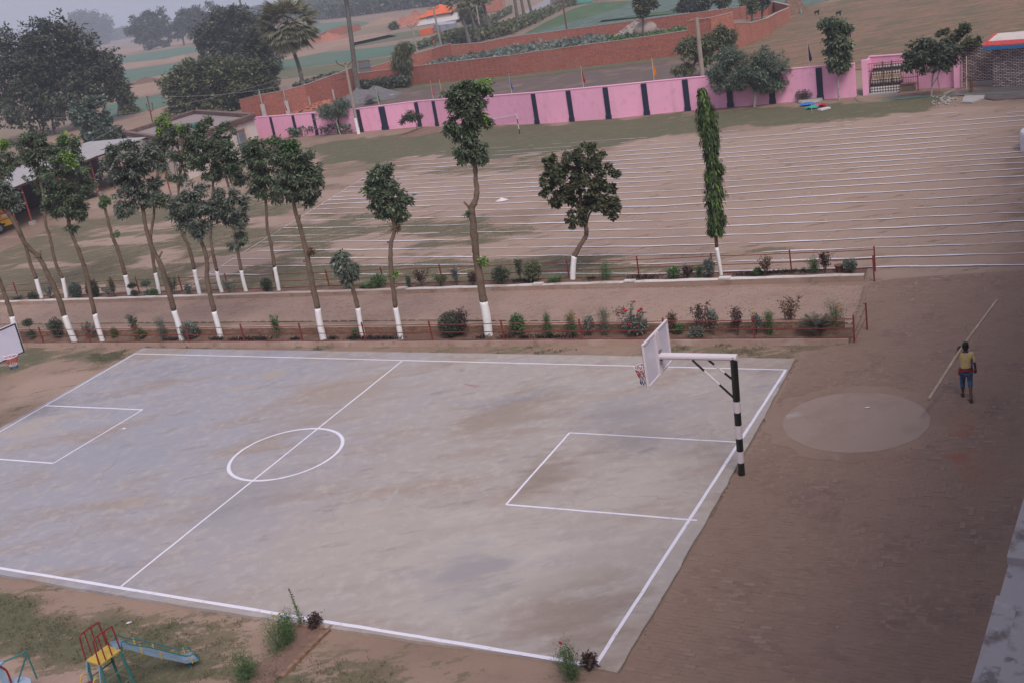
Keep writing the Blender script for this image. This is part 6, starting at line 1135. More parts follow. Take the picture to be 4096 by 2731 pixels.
for kind, lab, b_, h, w, pal, fl in (
 ('blades', 'arching pale grass clump at the far left of the far bed', P0(165, 1180), .45, .9, 'grey', None),
 ('bush', 'low green mound beside the arching grass clump', P0(310, 1180), .45, .6, 'far', None),
 ('sparse', 'thin grey shrub between the first two far trunks', P0(470, 1170), .8, .7, 'grey', None),
 ('ball', 'clipped grey-green column bush left of its darker twin', P0(710, 1170), 1.0, .75, 'grey', None),
 ('ball', 'clipped dark column bush right of its greyer twin', P0(870, 1165), 1.05, .75, 'far', None),
 ('sparse', 'spreading grey twig shrub right of the clipped columns', P0(1030, 1160), .75, .95, 'grey', None),
 ('sparse', 'dead brown stem above the spreading twig shrub', P0(1060, 1155), 1.15, .2, 'brown', None),
 ('standard', 'small round-headed shrub beside a far fence post', P0(1240, 1150), .75, .55, 'far', None),
 ('standard', 'round-headed grey shrub left of the fourth far trunk', P0(1370, 1150), .9, .65, 'grey', None),
 ('bush', 'dark green low bush at the foot of the fourth far trunk', P0(1420, 1150), .4, .45, 'fresh', None),
 ('sparse', 'tall ragged shrub behind the near third tree', P0(1600, 1145), 1.1, .6, 'far', None),
 ('sparse', 'thin twiggy shrub left of the fifth far trunk', P0(1730, 1140), .5, .5, 'grey', None),
 ('sparse', 'wide silvery twig shrub between the sixth and seventh far trunks', P0(2120, 1130), .7, 1.0, 'grey', None),
 ('bush', 'two-tier dark shrub left of the eighth far trunk', P1(110, 1105), .75, .6, 'far', None),
 ('feather', 'orange marigolds at the foot of the short sapling', P1(860, 1075), .55, 1.0, 'fresh', (ORG, 9, .045)),
 ('blades', 'clump of strappy leaves right of the orange marigolds', P1(1010, 1075), .4, .8, 'fresh', None),
 ('bush', 'leafy bush in front of a far fence post, left of the wavy trunk', P1(1130, 1070), .65, .85, 'fresh', None),
 ('feather', 'single green feathery stalk right of the wavy trunk', P1(1405, 1065), .55, .25, 'mist', None),
 ('sparse', 'sprawling thin rose left of a far fence post', P1(1530, 1060), .8, .95, 'plum', None),
 ('sparse', 'yellowish low shrub at a far fence post', P1(1700, 1055), .55, .7, 'olive', None),
 ('sparse', 'rose with pale pink blooms left of the tallest tree', P1(1850, 1050), .9, .6, 'grey', (PALE, 3, .07)),
 ('sparse', 'small rose with pink buds against the tallest trunk', P1(2000, 1045), .6, .4, 'plum', (PALE, 3, .045)),
 ('bush', 'dark rounded bush right of the tallest tree', P1(2260, 1035), .85, .9, 'far', None),
 ('sparse', 'tall dark rose twig beside the pale topiary', P2_(75, 1010), 1.0, .35, 'far', None),
 ('bush', 'pale variegated topiary shrub with open stems', P2_(200, 1010), .95, .95, 'olive', None),
 ('blades', 'pointed agave-like rosette left of the fig tree', P2_(395, 1020), .42, .75, 'fresh', None),
 ('feather', 'cone-shaped feathery conifer shrub right of the fig tree', P2_(870, 995), .75, .7, 'fresh', None),
 ('bush', 'low round feathery shrub in the middle of the far bed', P2_(1490, 985), .5, .6, 'fresh', None),
 ('sparse', 'low maroon twig shrub left of the orange cosmos', P2_(1615, 975), .5, .6, 'plum', None),
 ('feather', 'small orange-flowered marigold left of the weeping column tree', P2_(1715, 975), .5, .35, 'fresh', (ORG, 4, .045)),
 ('bush', 'broad-leaved upright plant at the foot of the weeping column tree', P2_(1815, 970), .8, .55, 'grey', None),
 ('bush', 'tiny green tuft right of the weeping column tree', P2_(2255, 950), .25, .25, 'fresh', None),
 ('sparse', 'dry brown twig shrub near the right end of the far bed', P2_(2330, 950), .7, .6, 'brown', None),
 ('feather', 'bright green feathery bush left of the yellow rose', P3(425, 930), .6, .6, 'fresh', None),
 ('sparse', 'dark rose with pale yellow blooms near the flower pot', P3(525, 935), .85, .7, 'plum', (PALE, 5, .055)),
 ('bush', 'low bluish green bush at the end of the far bed', P3(750, 920), .5, .6, 'mist', None)):
    plant(kind, lab, b_, h, w, pal, fl, .14, GB2)
pb = G(P3(655, 920), .14); po = thing('flower_pot', 'dark red flower pot at the right end of the far bed', 'flower pot', pb)
MB().tube([pb-UZ*.02, pb+UZ*.2, pb+UZ*.2, pb+UZ*.24], [.11, .15, .17, .17], 14).build('pot', mat('pot_clay', (.12, .05, .045), .7), po); MB().tube([pb+UZ*.238, pb+UZ*.245], .15, 14).build('pot_soil', M['soil'], po)
# dark low edging plants
r = np.random.default_rng(77)
for nm, runs, z in (('dark_ground_cover', [(P0(1500, 1555), P0(1640, 1552)), (P0(1950, 1550), P0(2050, 1548)), (P0(2120, 1550), P0(2351, 1550)), (P1(0, 1548), P1(120, 1548)), (P1(330, 1552), P1(400, 1552)), (P1(680, 1545), P1(750, 1545)), (P1(830, 1545), P1(1330, 1542)), (P1(2040, 1535), P1(2120, 1535)), (P1(2250, 1535), P1(2351, 1535)), (P2_(60, 1535), P2_(170, 1535)), (P2_(220, 1535), P2_(460, 1532)), (P2_(500, 1530), P2_(600, 1528))], .08),
                   ('dark_ground_cover', [(P2_(0, 1020), P2_(180, 1015)), (P2_(690, 1000), P2_(760, 998)), (P2_(1090, 990), P2_(1350, 985)), (P2_(2060, 958), P2_(2351, 950)), (P3(0, 945), P3(400, 925))], .14)):
    parts = []
    for a_, b_ in runs:
        A_2, B_2 = G(a_, z), G(b_, z); n = int(np.linalg.norm(B_2-A_2)*170)+20; u = r.random((n, 1)); p = A_2+(B_2-A_2)*u+r.normal(size=(n, 3))*[.09, .09, 0]; an_ = r.random(n)*6.28; d = nrm(np.stack([np.cos(an_), np.sin(an_), .5+r.random(n)], 1))
        Vv, Qq = leaf_quads(p, d, nrm(r.normal(size=(n, 3))), .14+.1*r.random(n), np.full(n, .02)); parts.append((Vv, Qq, np.repeat(colours('dark', n, r), 4, 0)))
    Vv, Qq, cl = merge(parts); npmesh(nm, Vv, Qq, M['leaf'], cl, flat=False, kind='stuff')
# plants in front of the court
for kind, lab, b_, h, w, pal, fl in (
 ('weed', 'tall feathery weed standing against the near sideline', c(1, 3, 425, 1035), 1.05, .32, 'fresh', None),
 ('sparse', 'small dark-leaved sprig right of the tall feathery weed', c(1, 3, 540, 1050), .3, .2, 'plum', None),
 ('feather', 'bushy cosmos with a yellow bloom on the lawn', c(1, 3, 220, 1250), .9, 1.15, 'fresh', (YEL, 2, .045)),
 ('feather', 'second feathery cosmos just right of the yellow bloom', c(1, 3, 310, 1180), .7, .5, 'fresh', None),
 ('feather', 'low feathery bush at the bottom edge of the lawn', c(0, 3, 2300, 1520), .65, .9, 'fresh', None),
 ('feather', 'feathery bush with red flowers at the near corner of the court', c(2, 3, 560, 1540), .95, .65, 'fresh', (RED, 2, .05)),
 ('sparse', 'dark sprig right of the red-flowered corner bush', c(2, 3, 725, 1440), .34, .22, 'plum', None)):
    plant(kind, lab, b_, h, w, pal, fl, 0, 'plants in front of the court')
bdirt = mat('dug_soil', (.2, .125, .1), .95, [((.14, .085, .065), 3, .45, .7, .7), ((.28, .19, .15), 8, .55, .75, .6)], (14, .8, .04))
mb = MB(); mb.poly(rough_edge([G(p, .012) for p in (c(1, 3, 360, 1045), c(1, 3, 500, 1030), c(1, 3, 680, 1075), c(1, 3, 520, 1200), c(1, 3, 330, 1400), c(1, 3, 150, 1566), c(1, 3, -100, 1640), c(1, 3, 20, 1380), c(1, 3, 180, 1280))], .06, .2)); mb.build('dug_bed', bdirt, kind='structure')
eg = thing('brick_edging', 'row of half-buried bricks edging the small dug bed by the sideline', 'edging', G(c(1, 3, 500, 1040)))
for a_, b_, n in ((c(1, 3, 350, 1035), c(1, 3, 640, 1065), 9), (c(1, 3, 680, 1065), c(1, 3, 260, 1490), 16)):
    for i in range(n):
        p = G(a_)+(G(b_)-G(a_))*i/(n-1); d = G(b_)-G(a_); d /= np.linalg.norm(d); q = np.array([-d[1], d[0], 0])
        MB().obox(p+UZ*random.uniform(-.01, .02), d*.07, q*.04, (UZ+d*random.gauss(0, .15)+q*random.gauss(0, .1))*.05).build('brick', bmat[i % 2], eg)
# lawn blades
r = np.random.default_rng(5)
def blades(name, n, box_, hgt, thr):
    a = r.random((n, 2))*[box_[1]-box_[0], box_[3]-box_[2]]+[box_[0], box_[2]]; p2 = CT[:2]+a[:, :1]*EX[:2]+a[:, 1:]*NY[:2]; wv_ = (fbm(p2, .35, 3)-.5)*4.0+(fbm(p2, 1.6, 9)-.5)*1.6
    g, _ = grass_at(p2, wv_); cl_ = fbm(p2, 3.5, 60); ok = (g+(cl_-.5)*1.8 > thr); p2 = p2[ok]; m_ = len(p2); k_ = 4; b_ = np.repeat(np.concatenate([p2, np.zeros((m_, 1))], 1), k_, 0)+r.normal(size=(m_*k_, 3))*[.035, .035, 0]; d = nrm(r.normal(size=(m_*k_, 3))*[.7, .7, 0]+[0, 0, 1])
    Vv, Qq = leaf_quads(b_, d, nrm(r.normal(size=(m_*k_, 3))), hgt*(.5+r.random(m_*k_)), np.full(m_*k_, hgt*.28)); pal_ = np.array([(.12, .125, .07), (.17, .14, .095), (.095, .11, .055)])[r.integers(0, 3, m_)]*(1+r.normal(0, .15, (m_, 1)))
    npmesh(name, Vv, Qq, M['leaf'], np.repeat(np.repeat(np.clip(pal_, .02, .5), k_, 0), 4, 0), flat=False, kind='stuff')
blades('lawn_grass', 60000, (-24, 4, -30, -12.5), .05, .72); blades('lawn_grass', 26000, (-30, 2, -1, 4.5), .06, .75); blades('field_grass', 90000, (-45, 2, 8, 30), .035, .75)
# litter and dry leaves
mb = MB(); mb2 = MB()
for _ in range(420):
    p = fr(random.uniform(-40, 10), random.uniform(-22, 40), .016)
    if not (-27.6 < (p-CT) @ EX < .3 and -15 < (p-CT) @ NY < .6): s_ = random.uniform(.012, .035); (mb if random.random() < .5 else mb2).ball(p, (s_, s_*.7, s_*.4), 5, 3)
mb.build('scattered_pebbles', M['conc'], kind='stuff'); mb2.build('scattered_pebbles', M['brickpale'], kind='stuff')
for lab, p_, s_, rz in (('white plastic bag lying on the chalk lanes', f(1153, 461), .38, .3), ('white paper scrap on the lawn by the slide', c(0, 3, 1185, 1008), .08, 1.), ('white scrap on the court beside the free-throw box', c(0, 2, 1140, 795), .09, .4), ('white scrap on the round concrete slab', c(3, 2, 912, 601), .07, .1)):
    p = G(p_, .05 if 'court' in lab or 'slab' in lab else 0.); mb = MB(); n = 9
    vs = [p+UZ*.03*s_/.1+np.array([0, 0, s_*.2])]+[p+np.array([math.cos(a)*s_*random.uniform(.6, 1.2), math.sin(a)*s_*.5*random.uniform(.6, 1.2), .008]) for a in np.linspace(0, 6.28, n, False)]
    mb.add(vs, [(0, 1+i, 1+(i+1) % n) for i in range(n)]+[tuple(range(n, 0, -1))]).build('plastic_bag' if 'bag' in lab else 'paper_scrap', M['gloss'], label=lab, cat='bag' if 'bag' in lab else 'litter')
# ------------------------------------------------------------------ red brick walls beyond the school
def bwall(name, label, pts, h, hs=None, th=.25, mm='brick', cope=True, posts=()):
    q = wline(pts); hs = hs or [h]*len(q); root = thing(name, label, 'wall', q[len(q)//2])
    for i in range(len(q)-1):
        MB().wall(q[i], q[i+1], th, -.3, hs[i], -.3, hs[i+1]).build('wall_panel', M[mm], root)
        if cope: MB().wall(q[i], q[i+1], th+.07, hs[i], hs[i]+.05, hs[i+1], hs[i+1]+.05).build('coping', M['coping'], root)
    return root, q
def t1(x, y): return c(1, 0, x, y)
def t2(x, y): return c(2, 0, x, y)
def t3(x, y): return c(3, 0, x, y)
w1, q1 = bwall('brick_wall', 'red brick wall with concrete posts running left behind the pink wall', [t1(-110, 1085), t1(60, 1070), t1(280, 1040), t1(500, 1000), t1(720, 930), t1(920, 855)], 2.3, [2.3, 2.6, 2.7, 2.9, 3.1, 3.2])
for x, y in ((85, 1068), (300, 1038), (497, 998), (715, 930)):
    p = G(t1(x, y))*[1, 1, 0]; d = q1[3]-q1[2]; d /= np.linalg.norm(d); n_ = np.array([d[1], -d[0], 0]); MB().box(p+n_*.22+UZ*.7, (.5, .35, 1.6), d).build('concrete_footing', M['conc'], w1); MB().box(p+n_*.2+UZ*1.9, (.16, .12, 2.4), d).build('wall_post', M['pole'], w1)
bwall('brick_wall', 'lower red brick wall in front of the vegetable plot', [t1(950, 830), t1(1300, 788), t1(1800, 742), t2(0, 688), t2(600, 618), t2(1100, 558), t2(1640, 492)], 2.0, [2.2, 2.2, 2.3, 2.3, 2.4, 2.4, 2.5])
bwall('brick_wall', 'upper red brick wall behind the vegetable plot', [t1(1815, 560), t1(2100, 515), t2(0, 448), t2(430, 385), t2(850, 328), t2(1300, 270), t2(1640, 228), t2(2100, 165), t2(2351, 125)], 1.6, [2.4, 2.0, 1.8, 1.65, 1.6, 1.6, 1.6, 1.5, 1.5])
bwall('brick_wall', 'red brick wall climbing from the metal gate towards the road', [t1(1070, 705), t1(1350, 650), t1(1640, 600), t1(1815, 545)], 2.0, [1.4, 1.9, 2.4, 2.45])
bwall('brick_room', 'tall roofless brick enclosure at the corner of the plot', [t2(1645, 490), t2(1850, 475), t2(2060, 442)], 3.6, [3.5, 3.6, 3.8], .35, 'brickpale')
bwall('brick_wall', 'red brick wall of the enclosure running up to the right', [t2(2062, 442), t2(2200, 380), t2(2351, 310), t3(80, 235), t3(198, 178)], 2, [2.6, 2.0, 1.75, 1.5, 1.45], .35, 'brickpale')
bwall('brick_wall', 'rear wall of the brick enclosure under the thin trees', [t2(2160, 170), t2(2351, 130), t3(60, 110), t3(195, 150)], 1.4, [1.5, 1.5, 1.4, 1.45], .3)
gq = wline([t1(958, 702), t1(1072, 690)]); gt = thing('metal_gate', 'grey sheet metal gate set in the brick wall', 'gate', gq[0])
gd = (gq[1]-gq[0]); gl_ = np.linalg.norm(gd); gd /= gl_
for i in range(4): MB().box(gq[0]+gd*gl_*(i+.5)/4+UZ*1.2, (gl_/4-.08, .06, 2.2), gd).build('gate_panel', M['steel'], gt)
for z in (.15, 1.2, 2.3): MB().box(gq[0]+gd*gl_/2+UZ*z-np.array([gd[1], -gd[0], 0])*-.05, (gl_, .04, .07), gd).build('gate_rail', M['rust'], gt)
# heaps
def heap(name, label, ctr, rx, ry, h, mm, cat='heap', seed=1, lumps=0, lm=None):
    C_ = G(ctr); r = random.Random(seed); vs = []; fs = []; nr_, na_ = 7, 20
    for i in range(nr_+1):
        u = i/nr_
        for k_ in range(na_):
            a = 2*math.pi*k_/na_; q = 1+.18*math.sin(a*3+seed)+r.uniform(-.06, .06); vs.append(C_+np.array([math.cos(a)*rx*u*q, math.sin(a)*ry*u*q, h*(1-u)**1.1*(1+r.uniform(-.1, .1))-.1*u]))
    for i in range(nr_):
        for k_ in range(na_): fs.append((i*na_+k_, i*na_+(k_+1) % na_, (i+1)*na_+(k_+1) % na_, (i+1)*na_+k_))
    mb = MB(); mb.add(vs, fs)
    if not lumps: return mb.build(name, mm, smooth=True, label=label, cat=cat)
    root = thing(name, label, cat, C_); mb.build('heap_core', mm, root, smooth=True); lb = MB()
    for _ in range(lumps):
        a = r.uniform(0, 6.28); u = r.random()**.5; p = C_+np.array([math.cos(a)*rx*u, math.sin(a)*ry*u, h*(1-u)+.03]); ax = nrm(np.array([r.gauss(0, 1), r.gauss(0, 1), r.gauss(0, .4)])); ay = nrm(np.cross(ax, [r.gauss(0, 1), r.gauss(0, 1), 1])); lb.obox(p, ax*lumps_sz[0], ay*lumps_sz[1], np.cross(ax, ay)*lumps_sz[2])
    lb.build('loose_pieces', lm or mm, root, kind='stuff'); return root
lumps_sz = (.13, .07, .05)
heap('gravel_heap', 'grey gravel heap at the foot of the tall palm trunk', t1(960, 930), 4.2, 3.0, 1.6, M['gravel'], seed=3)
heap('gravel_heap', 'smaller grey gravel heap right of the tall palm trunk', t1(1110, 885), 3.6, 2.5, 1.3, M['gravel'], seed=4)
heap('brick_rubble', 'broken brick rubble spilled behind the pink wall by the feathery acacia', t1(640, 975), 4.5, 2.0, .7, M['brickpale'], seed=5, lumps=160)
heap('stone_heap', 'heap of pale stones inside the walled vegetable plot', t2(1140, 315), 3.6, 2.2, 1.8, M['coping'], seed=6, lumps=240, lm=M['conc'])
heap('earth_mound', 'red earth mound around the small shrub by the pink wall', t1(1530, 1215), 3.0, 2.0, .45, bdirt, seed=7)
heap('brick_heap', 'small far heap of orange bricks left of the tent', t1(1370, 230), 6, 4, 2.6, M['brickpale'], seed=8, lumps=120)
heap('brick_heap', 'larger far heap of orange bricks beside the tent', t1(1480, 215), 7, 4, 3.6, M['brickpale'], seed=9, lumps=140)
heap('sand_heap', 'pale sand mound at the far construction site', t1(1190, 215), 9, 5, 2.6, tan, seed=10)
heap('dung_heap', 'dark dung heap on the ploughed strip', c(0, 0, 1345, 755), 5.5, 3, 1.2, M['soil'], seed=11)
heap('brick_heap', 'brick pile in front of the unfinished far building', t1(670, 370), 7, 4, 2.2, M['brickpale'], seed=12, lumps=100)
bw_ = t2(1232, 328); MB().ball(G(bw_)+UZ*.9, (1.7, 1.2, 1.1), 12, 8).build('boulder', M['coping'], label='smooth pale boulder beside the stone heap', cat='boulder', smooth=True)
sh_p = [G(p, .35) for p in (t1(985, 935), t1(1030, 900), t1(1130, 905), t1(1060, 930))]; MB().add([sh_p[0], sh_p[1]+UZ*.5, sh_p[2]+UZ*.1, sh_p[3]+UZ*.3]+[p-UZ*.05+UZ*z for p, z in zip(sh_p, (0, .5, .1, .3))], [(0, 1, 2, 3), (7, 6, 5, 4), (0, 4, 5, 1), (1, 5, 6, 2), (2, 6, 7, 3), (3, 7, 4, 0)]).build('tarpaulin', mat('dark_tarp', (.1, .085, .085), .7), label='dark tarpaulin crumpled on the gravel', cat='tarpaulin')
MB().prism([G(p, .1) for p in (t1(1195, 870), t1(1250, 852), t1(1310, 850), t1(1240, 872))], 0, .12).build('metal_sheet', mat('pale_sheet', (.42, .45, .52), .5), label='pale metal sheet lying right of the gravel', cat='sheet')
# ------------------------------------------------------------------ flat-roofed house
def at_(x, y, z): return G(((480+x/3.92)/4, (380+y/3.92)/4), z)
hR, hB, hL = at_(2085, 300, 3.4)*[1, 1, 0], at_(1170, 240, 3.4)*[1, 1, 0], at_(90, 575, 3.4)*[1, 1, 0]; e1 = hB-hR; e2 = hL-hB; hN = hR+e2
hs = thing('flat_roof_house', 'low white house with flat grey roof and parapet behind the tree row', 'house', hR)
wm = mat('house_whitewash', (.62, .53, .5), .85, [((.45, .35, .32), .8, .5, .7, .6)]); rm = mat('roof_screed', (.26, .21, .21), .9, [((.2, .16, .16), .4, .45, .7, .6)])
MB().prism([hN, hR, hB, hL], -.2, 2.95).build('wall', wm, hs); MB().prism([hN, hR, hB, hL], 2.952, 3.05).build('roof', rm, hs)
prm = mat('parapet_brick', (.17, .11, .1), .9, [((.28, .2, .18), 1.4, .5, .7, .7)])
for a_, b_ in ((hN, hR), (hR, hB), (hB, hL), (hL, hN)):
    d = (b_-a_)/np.linalg.norm(b_-a_)
    for k_ in range(3): MB().wall(a_-d*.1, b_+d*.1, .3+.06*k_, 3.052+k_*.14, 3.18+k_*.14).build('parapet_course', prm, hs)
d = (hN-hR)/np.linalg.norm(hN-hR); nh = np.array([-d[1], d[0], 0]); nh = nh if nh @ hR < 0 else -nh
for k_ in range(40): MB().box(hR+d*(k_+.5)*.3+nh*.14+UZ*2.9, (.17, .16, .09), d).build('eave_brick', prm, hs)
dr = thing_p = MB().box(hR+d*2.9+nh*.01+UZ*1.25, (1.25, .1, 2.3), d).build('door', mat('grey_door', (.16, .17, .2), .6), hs)
MB().box(hR+d*2.2+nh*.03+UZ*1.28, (.1, .14, 2.4), d).build('door_frame', mat('orange_frame', (.38, .17, .09), .7), dr); MB().box(hR+d*2.9+nh*.03+UZ*2.44, (1.5, .14, .1), d).build('door_frame', bpy.data.materials['orange_frame'], dr)
MB().box(hR+d*3.65+nh*.25+UZ*1.25, (.35, .05, 2.25), d+nh*.9).build('open_leaf', mat('door_leaf', (.3, .32, .38), .6), dr)
for k_ in (-.35, 0, .35): MB().box(hR+d*2.9+nh*.07+UZ*(1.25+k_*2), (1.1, .03, .04), d).build('door_rib', M['steel'], dr)
tq = at_(1200, 490, 3.2); MB().box(tq+UZ*.1, (.9, .7, .3), d).build('water_tank', mat('turquoise', (.02, .3, .3), .5), label='small turquoise tub on the edge of the house roof', cat='tub')
# ------------------------------------------------------------------ vehicle shed, bus, car
ar_ = lambda x, y, z: G((x/3.357/4, (480+y/3.357)/4), z)
sP, sQ = ar_(440, 1400, 0)*[1, 1, 0], ar_(1330, 1010, 0)*[1, 1, 0]; d = (sQ-sP)/np.linalg.norm(sQ-sP); nb_ = np.array([-d[1], d[0], 0]); nb_ = nb_ if nb_ @ sP > 0 else -nb_
sh_ = thing('vehicle_shed', 'long open vehicle shed with pale tin roof and red steel posts', 'shed', sP)
s0, s1_ = -22., 19.5; tin = mat('tin_roof', (.36, .33, .34), .6, [((.27, .23, .23), .8, .45, .7, .6, ((3, .4, 1), math.atan2(d[1], d[0])))], spec=.4)
nS = 40; mb = MB(); vs = []; fs = []
for i in range(nS+1):
    for k_, (o, z) in enumerate(((-.5, 3.2), (5.6, 3.55))): vs.append(sP+d*(s0+(s1_-s0)*i/nS)+nb_*o+UZ*(z+(.035 if i % 2 else 0)))
for i in range(nS): fs.append((2*i, 2*i+2, 2*i+3, 2*i+1))
n_ = len(vs); vs += [v-UZ*.03 for v in vs]; fs += [tuple(reversed([q+n_ for q in ff])) for ff in fs]+[(2*i, 2*i+n_, 2*i+2+n_, 2*i+2) for i in range(nS)]
MB().add(vs, fs).build('tin_roof', tin, sh_)
MB().obox(sP+d*(s0+s1_)/2-nb_*.42+UZ*3.1, d*(s1_-s0)/2, nb_*.03, UZ*.06).build('eave_beam', M['rust'], sh_)
pur = mat('purple_curtain', (.12, .055, .1), .85, [((.08, .035, .07), .7, .4, .7, .7)]); nvy = mat('navy_wall_band', (.015, .02, .05), .7)
MB().obox(sP+d*(s0+s1_)/2+nb_*5.3+UZ*1.65, d*(s1_-s0)/2, nb_*.08, UZ*1.65).build('rear_wall', pur, sh_)
for k_ in range(-5, 4): MB().obox(sP+d*(k_*4.6+1.5)+nb_*5.2+UZ*1.65, d*.45, nb_*.05, UZ*1.6).build('wall_band', nvy, sh_)
MB().obox(sP-d*2.2+nb_*5.1+UZ*2.3, d*.45, nb_*.03, UZ*.9).build('green_panel', mat('green_cloth', (.02, .16, .06), .8), sh_)
for k_ in (-18, -13.5, -9, -4.5, 0, 4.9, 9.8, 14.2):
    p = sP+d*k_; MB().tube([p-UZ*.05, p+UZ*3.18], .07, 8).build('post', M['rust'] if False else paint('post_red', (.25, .05, .035), .6), sh_); MB().box(p+UZ*.12, (.38, .38, .28), d).build('footing', M['conc'], sh_)
# shed flag
fp_ = ar_(1250, 560, 3.0); 
def pennant(p, d, cl, lab):
    MB().add([p+UZ*.0-d*.35, p+d*.35+UZ*.05, p-UZ*1.0+d*.03, p-d*.35+nb_*.02, p+d*.35+UZ*.05+nb_*.02, p-UZ*1.0+d*.03+nb_*.02], [(0, 1, 2), (5, 4, 3), (0, 3, 4, 1), (1, 4, 5, 2), (2, 5, 3, 0)]).build('pennant', mat('red_pennant', cl, .8), label=lab, cat='flag')
pennant(sP+d*4.3-nb_*.55+UZ*3.05, d, (.7, .03, .02), 'bright red pennant hanging from the shed eave')
def wheel(parent, p, ax, r_, w):
    tr_ = MB().tube([p-ax*w/2, p+ax*w/2], r_, 16).build('tyre', M['black'], parent); MB().tube([p-ax*(w/2+.01), p+ax*(w/2+.01)], r_*.55, 12).build('rim', M['steel'], tr_)
bp_ = ar_(225, 1375, .45)*[1, 1, 0]; bd_ = -(ar_(220, 1370, .4)-ar_(0, 1440, .4))*[1, 1, 0]; bd_ /= np.linalg.norm(bd_); bn = np.array([-bd_[1], bd_[0], 0]); bn = bn if bn @ bp_ > 0 else -bn
bus = thing('school_bus', 'yellow school bus with red stripes parked at the left edge', 'bus', bp_); bL, bW = 7.5, 2.2; bc_ = bp_+bd_*bL/2+bn*bW/2
by = mat('bus_yellow', (.62, .36, .02), .4, [((.5, .27, .02), 1, .5, .7, .5)], spec=.5)
MB().hexa([bc_+bd_*i*bL/2+bn*j*bW/2+UZ*.45 for i, j in ((-1, -1), (1, -1), (1, 1), (-1, 1))], [bc_+bd_*i*bL/2+bn*j*bW/2+UZ*1.6 for i, j in ((-1, -1), (1, -1), (1, 1), (-1, 1))]).build('body', by, bus)
MB().hexa([bc_+bd_*i*bL/2+bn*j*bW/2+UZ*1.602 for i, j in ((-1, -1), (1, -1), (1, 1), (-1, 1))], [bc_+bd_*i*bL*.49+bn*j*bW*.46+UZ*2.7 for i, j in ((-1, -1), (1, -1), (1, 1), (-1, 1))]).build('upper_body', by, bus)
for z, hh in ((.95, .035), (1.5, .03)): MB().obox(bc_-bn*(bW/2+.006)+UZ*z, bd_*bL/2, bn*.006, UZ*hh).build('red_stripe', paint('stripe_red', (.5, .03, .02)), bus)
for k_ in range(6): MB().obox(bc_+bd_*(-3.0+k_*1.15)-bn*(bW*.485)+UZ*2.1, bd_*.45, bn*.02, UZ*.3).build('window', gl, bus)
for k_ in (-.46, -.36): MB().obox(bc_+bd_*bL*k_-bn*(bW/2+.008)+UZ*.62, bd_*.11, bn*.008, UZ*.07).build('vent', M['black'], bus)
MB().obox(bc_-bd_*bL*.40-bn*(bW/2+.009)+UZ*1.22, bd_*.28, bn*.008, UZ*.09).build('white_plate', M['gloss'], bus)
for k_ in range(7): MB().obox(bc_-bd_*(bL*.46-k_*.14)-bn*(bW/2+.01)+UZ*1.4, bd_*.05, bn*.006, UZ*(.05+.015*(k_ % 2))).build('red_lettering', bpy.data.materials['stripe_red'], bus)
for i in (-.3, .3):
    for j in (-1, 1): wheel(bus, bc_+bd_*bL*i+bn*j*bW*.46+UZ*.42, bn, .42, .25)
cp = ar_(1400, 1010, 0)*[1, 1, 0]+nb_*1.2; cy = nrm(-nb_*.9+d*.35); cx_ = np.array([cy[1], -cy[0], 0]); car = thing('parked_car', 'dark sport utility car with chrome bumper parked in the shed', 'car', cp+nb_*1.)
ccm = mat('dark_car_paint', (.03, .02, .022), .3, spec=.6); cc0 = cp-cy*1.6
H_ = lambda x0, x1, y0, y1, z0, z1, tx=0., ty=0.: ([cc0+cx_*x+cy*y+UZ*z0 for x, y in ((x0, y0), (x1, y0), (x1, y1), (x0, y1))], [cc0+cx_*x+cy*y+UZ*z1 for x, y in ((x0+tx, y0+ty), (x1-tx, y0+ty), (x1-tx, y1-ty), (x0+tx, y1-ty))])
MB().hexa(*H_(-.85, .85, -2.1, 2.1, .35, 1.0, .04, .06)).build('body', ccm, car); MB().hexa(*H_(-.8, .8, -2.0, .75, 1.002, 1.7, .12, .3)).build('cabin', gl, car); MB().hexa(*H_(-.69, .69, -1.72, .46, 1.702, 1.76)).build('roof', ccm, car)
for s_ in (-1, 1):
    MB().ball(cc0+cx_*s_*.62+cy*2.07+UZ*.8, (.14, .1, .13), 10, 6).build('headlight', mat('lamp_red', (.4, .08, .08), .2) if 'lamp_red' not in bpy.data.materials else bpy.data.materials['lamp_red'], car)
    for y_ in (-1.35, 1.35): wheel(car, cc0+cx_*s_*.8+cy*y_+UZ*.36, cx_, .36, .22)
MB().hexa(*H_(-.85, .85, 2.08, 2.2, .42, .56)).build('bumper', M['steel'], car); MB().hexa(*H_(-.4, .4, 2.06, 2.12, .68, .9)).build('grille', M['steel'], car); MB().hexa(*H_(-.22, .22, 2.21, 2.22, .44, .54)).build('number_plate', M['gloss'], car)
# red steel posts of a second stand in front of the house
for x, y, tx, ty, lab in ((800, 1560, 735, 1370, 'red steel post under the trees, nearer one'), (1045, 1335, 985, 1150, 'red steel post under the trees, farther one')):
    p = at_(x, y, 0); MB().tube([p-UZ*.05, p+UZ*2.9], .06, 8).build('steel_post', bpy.data.materials['post_red'], label=lab, cat='post')
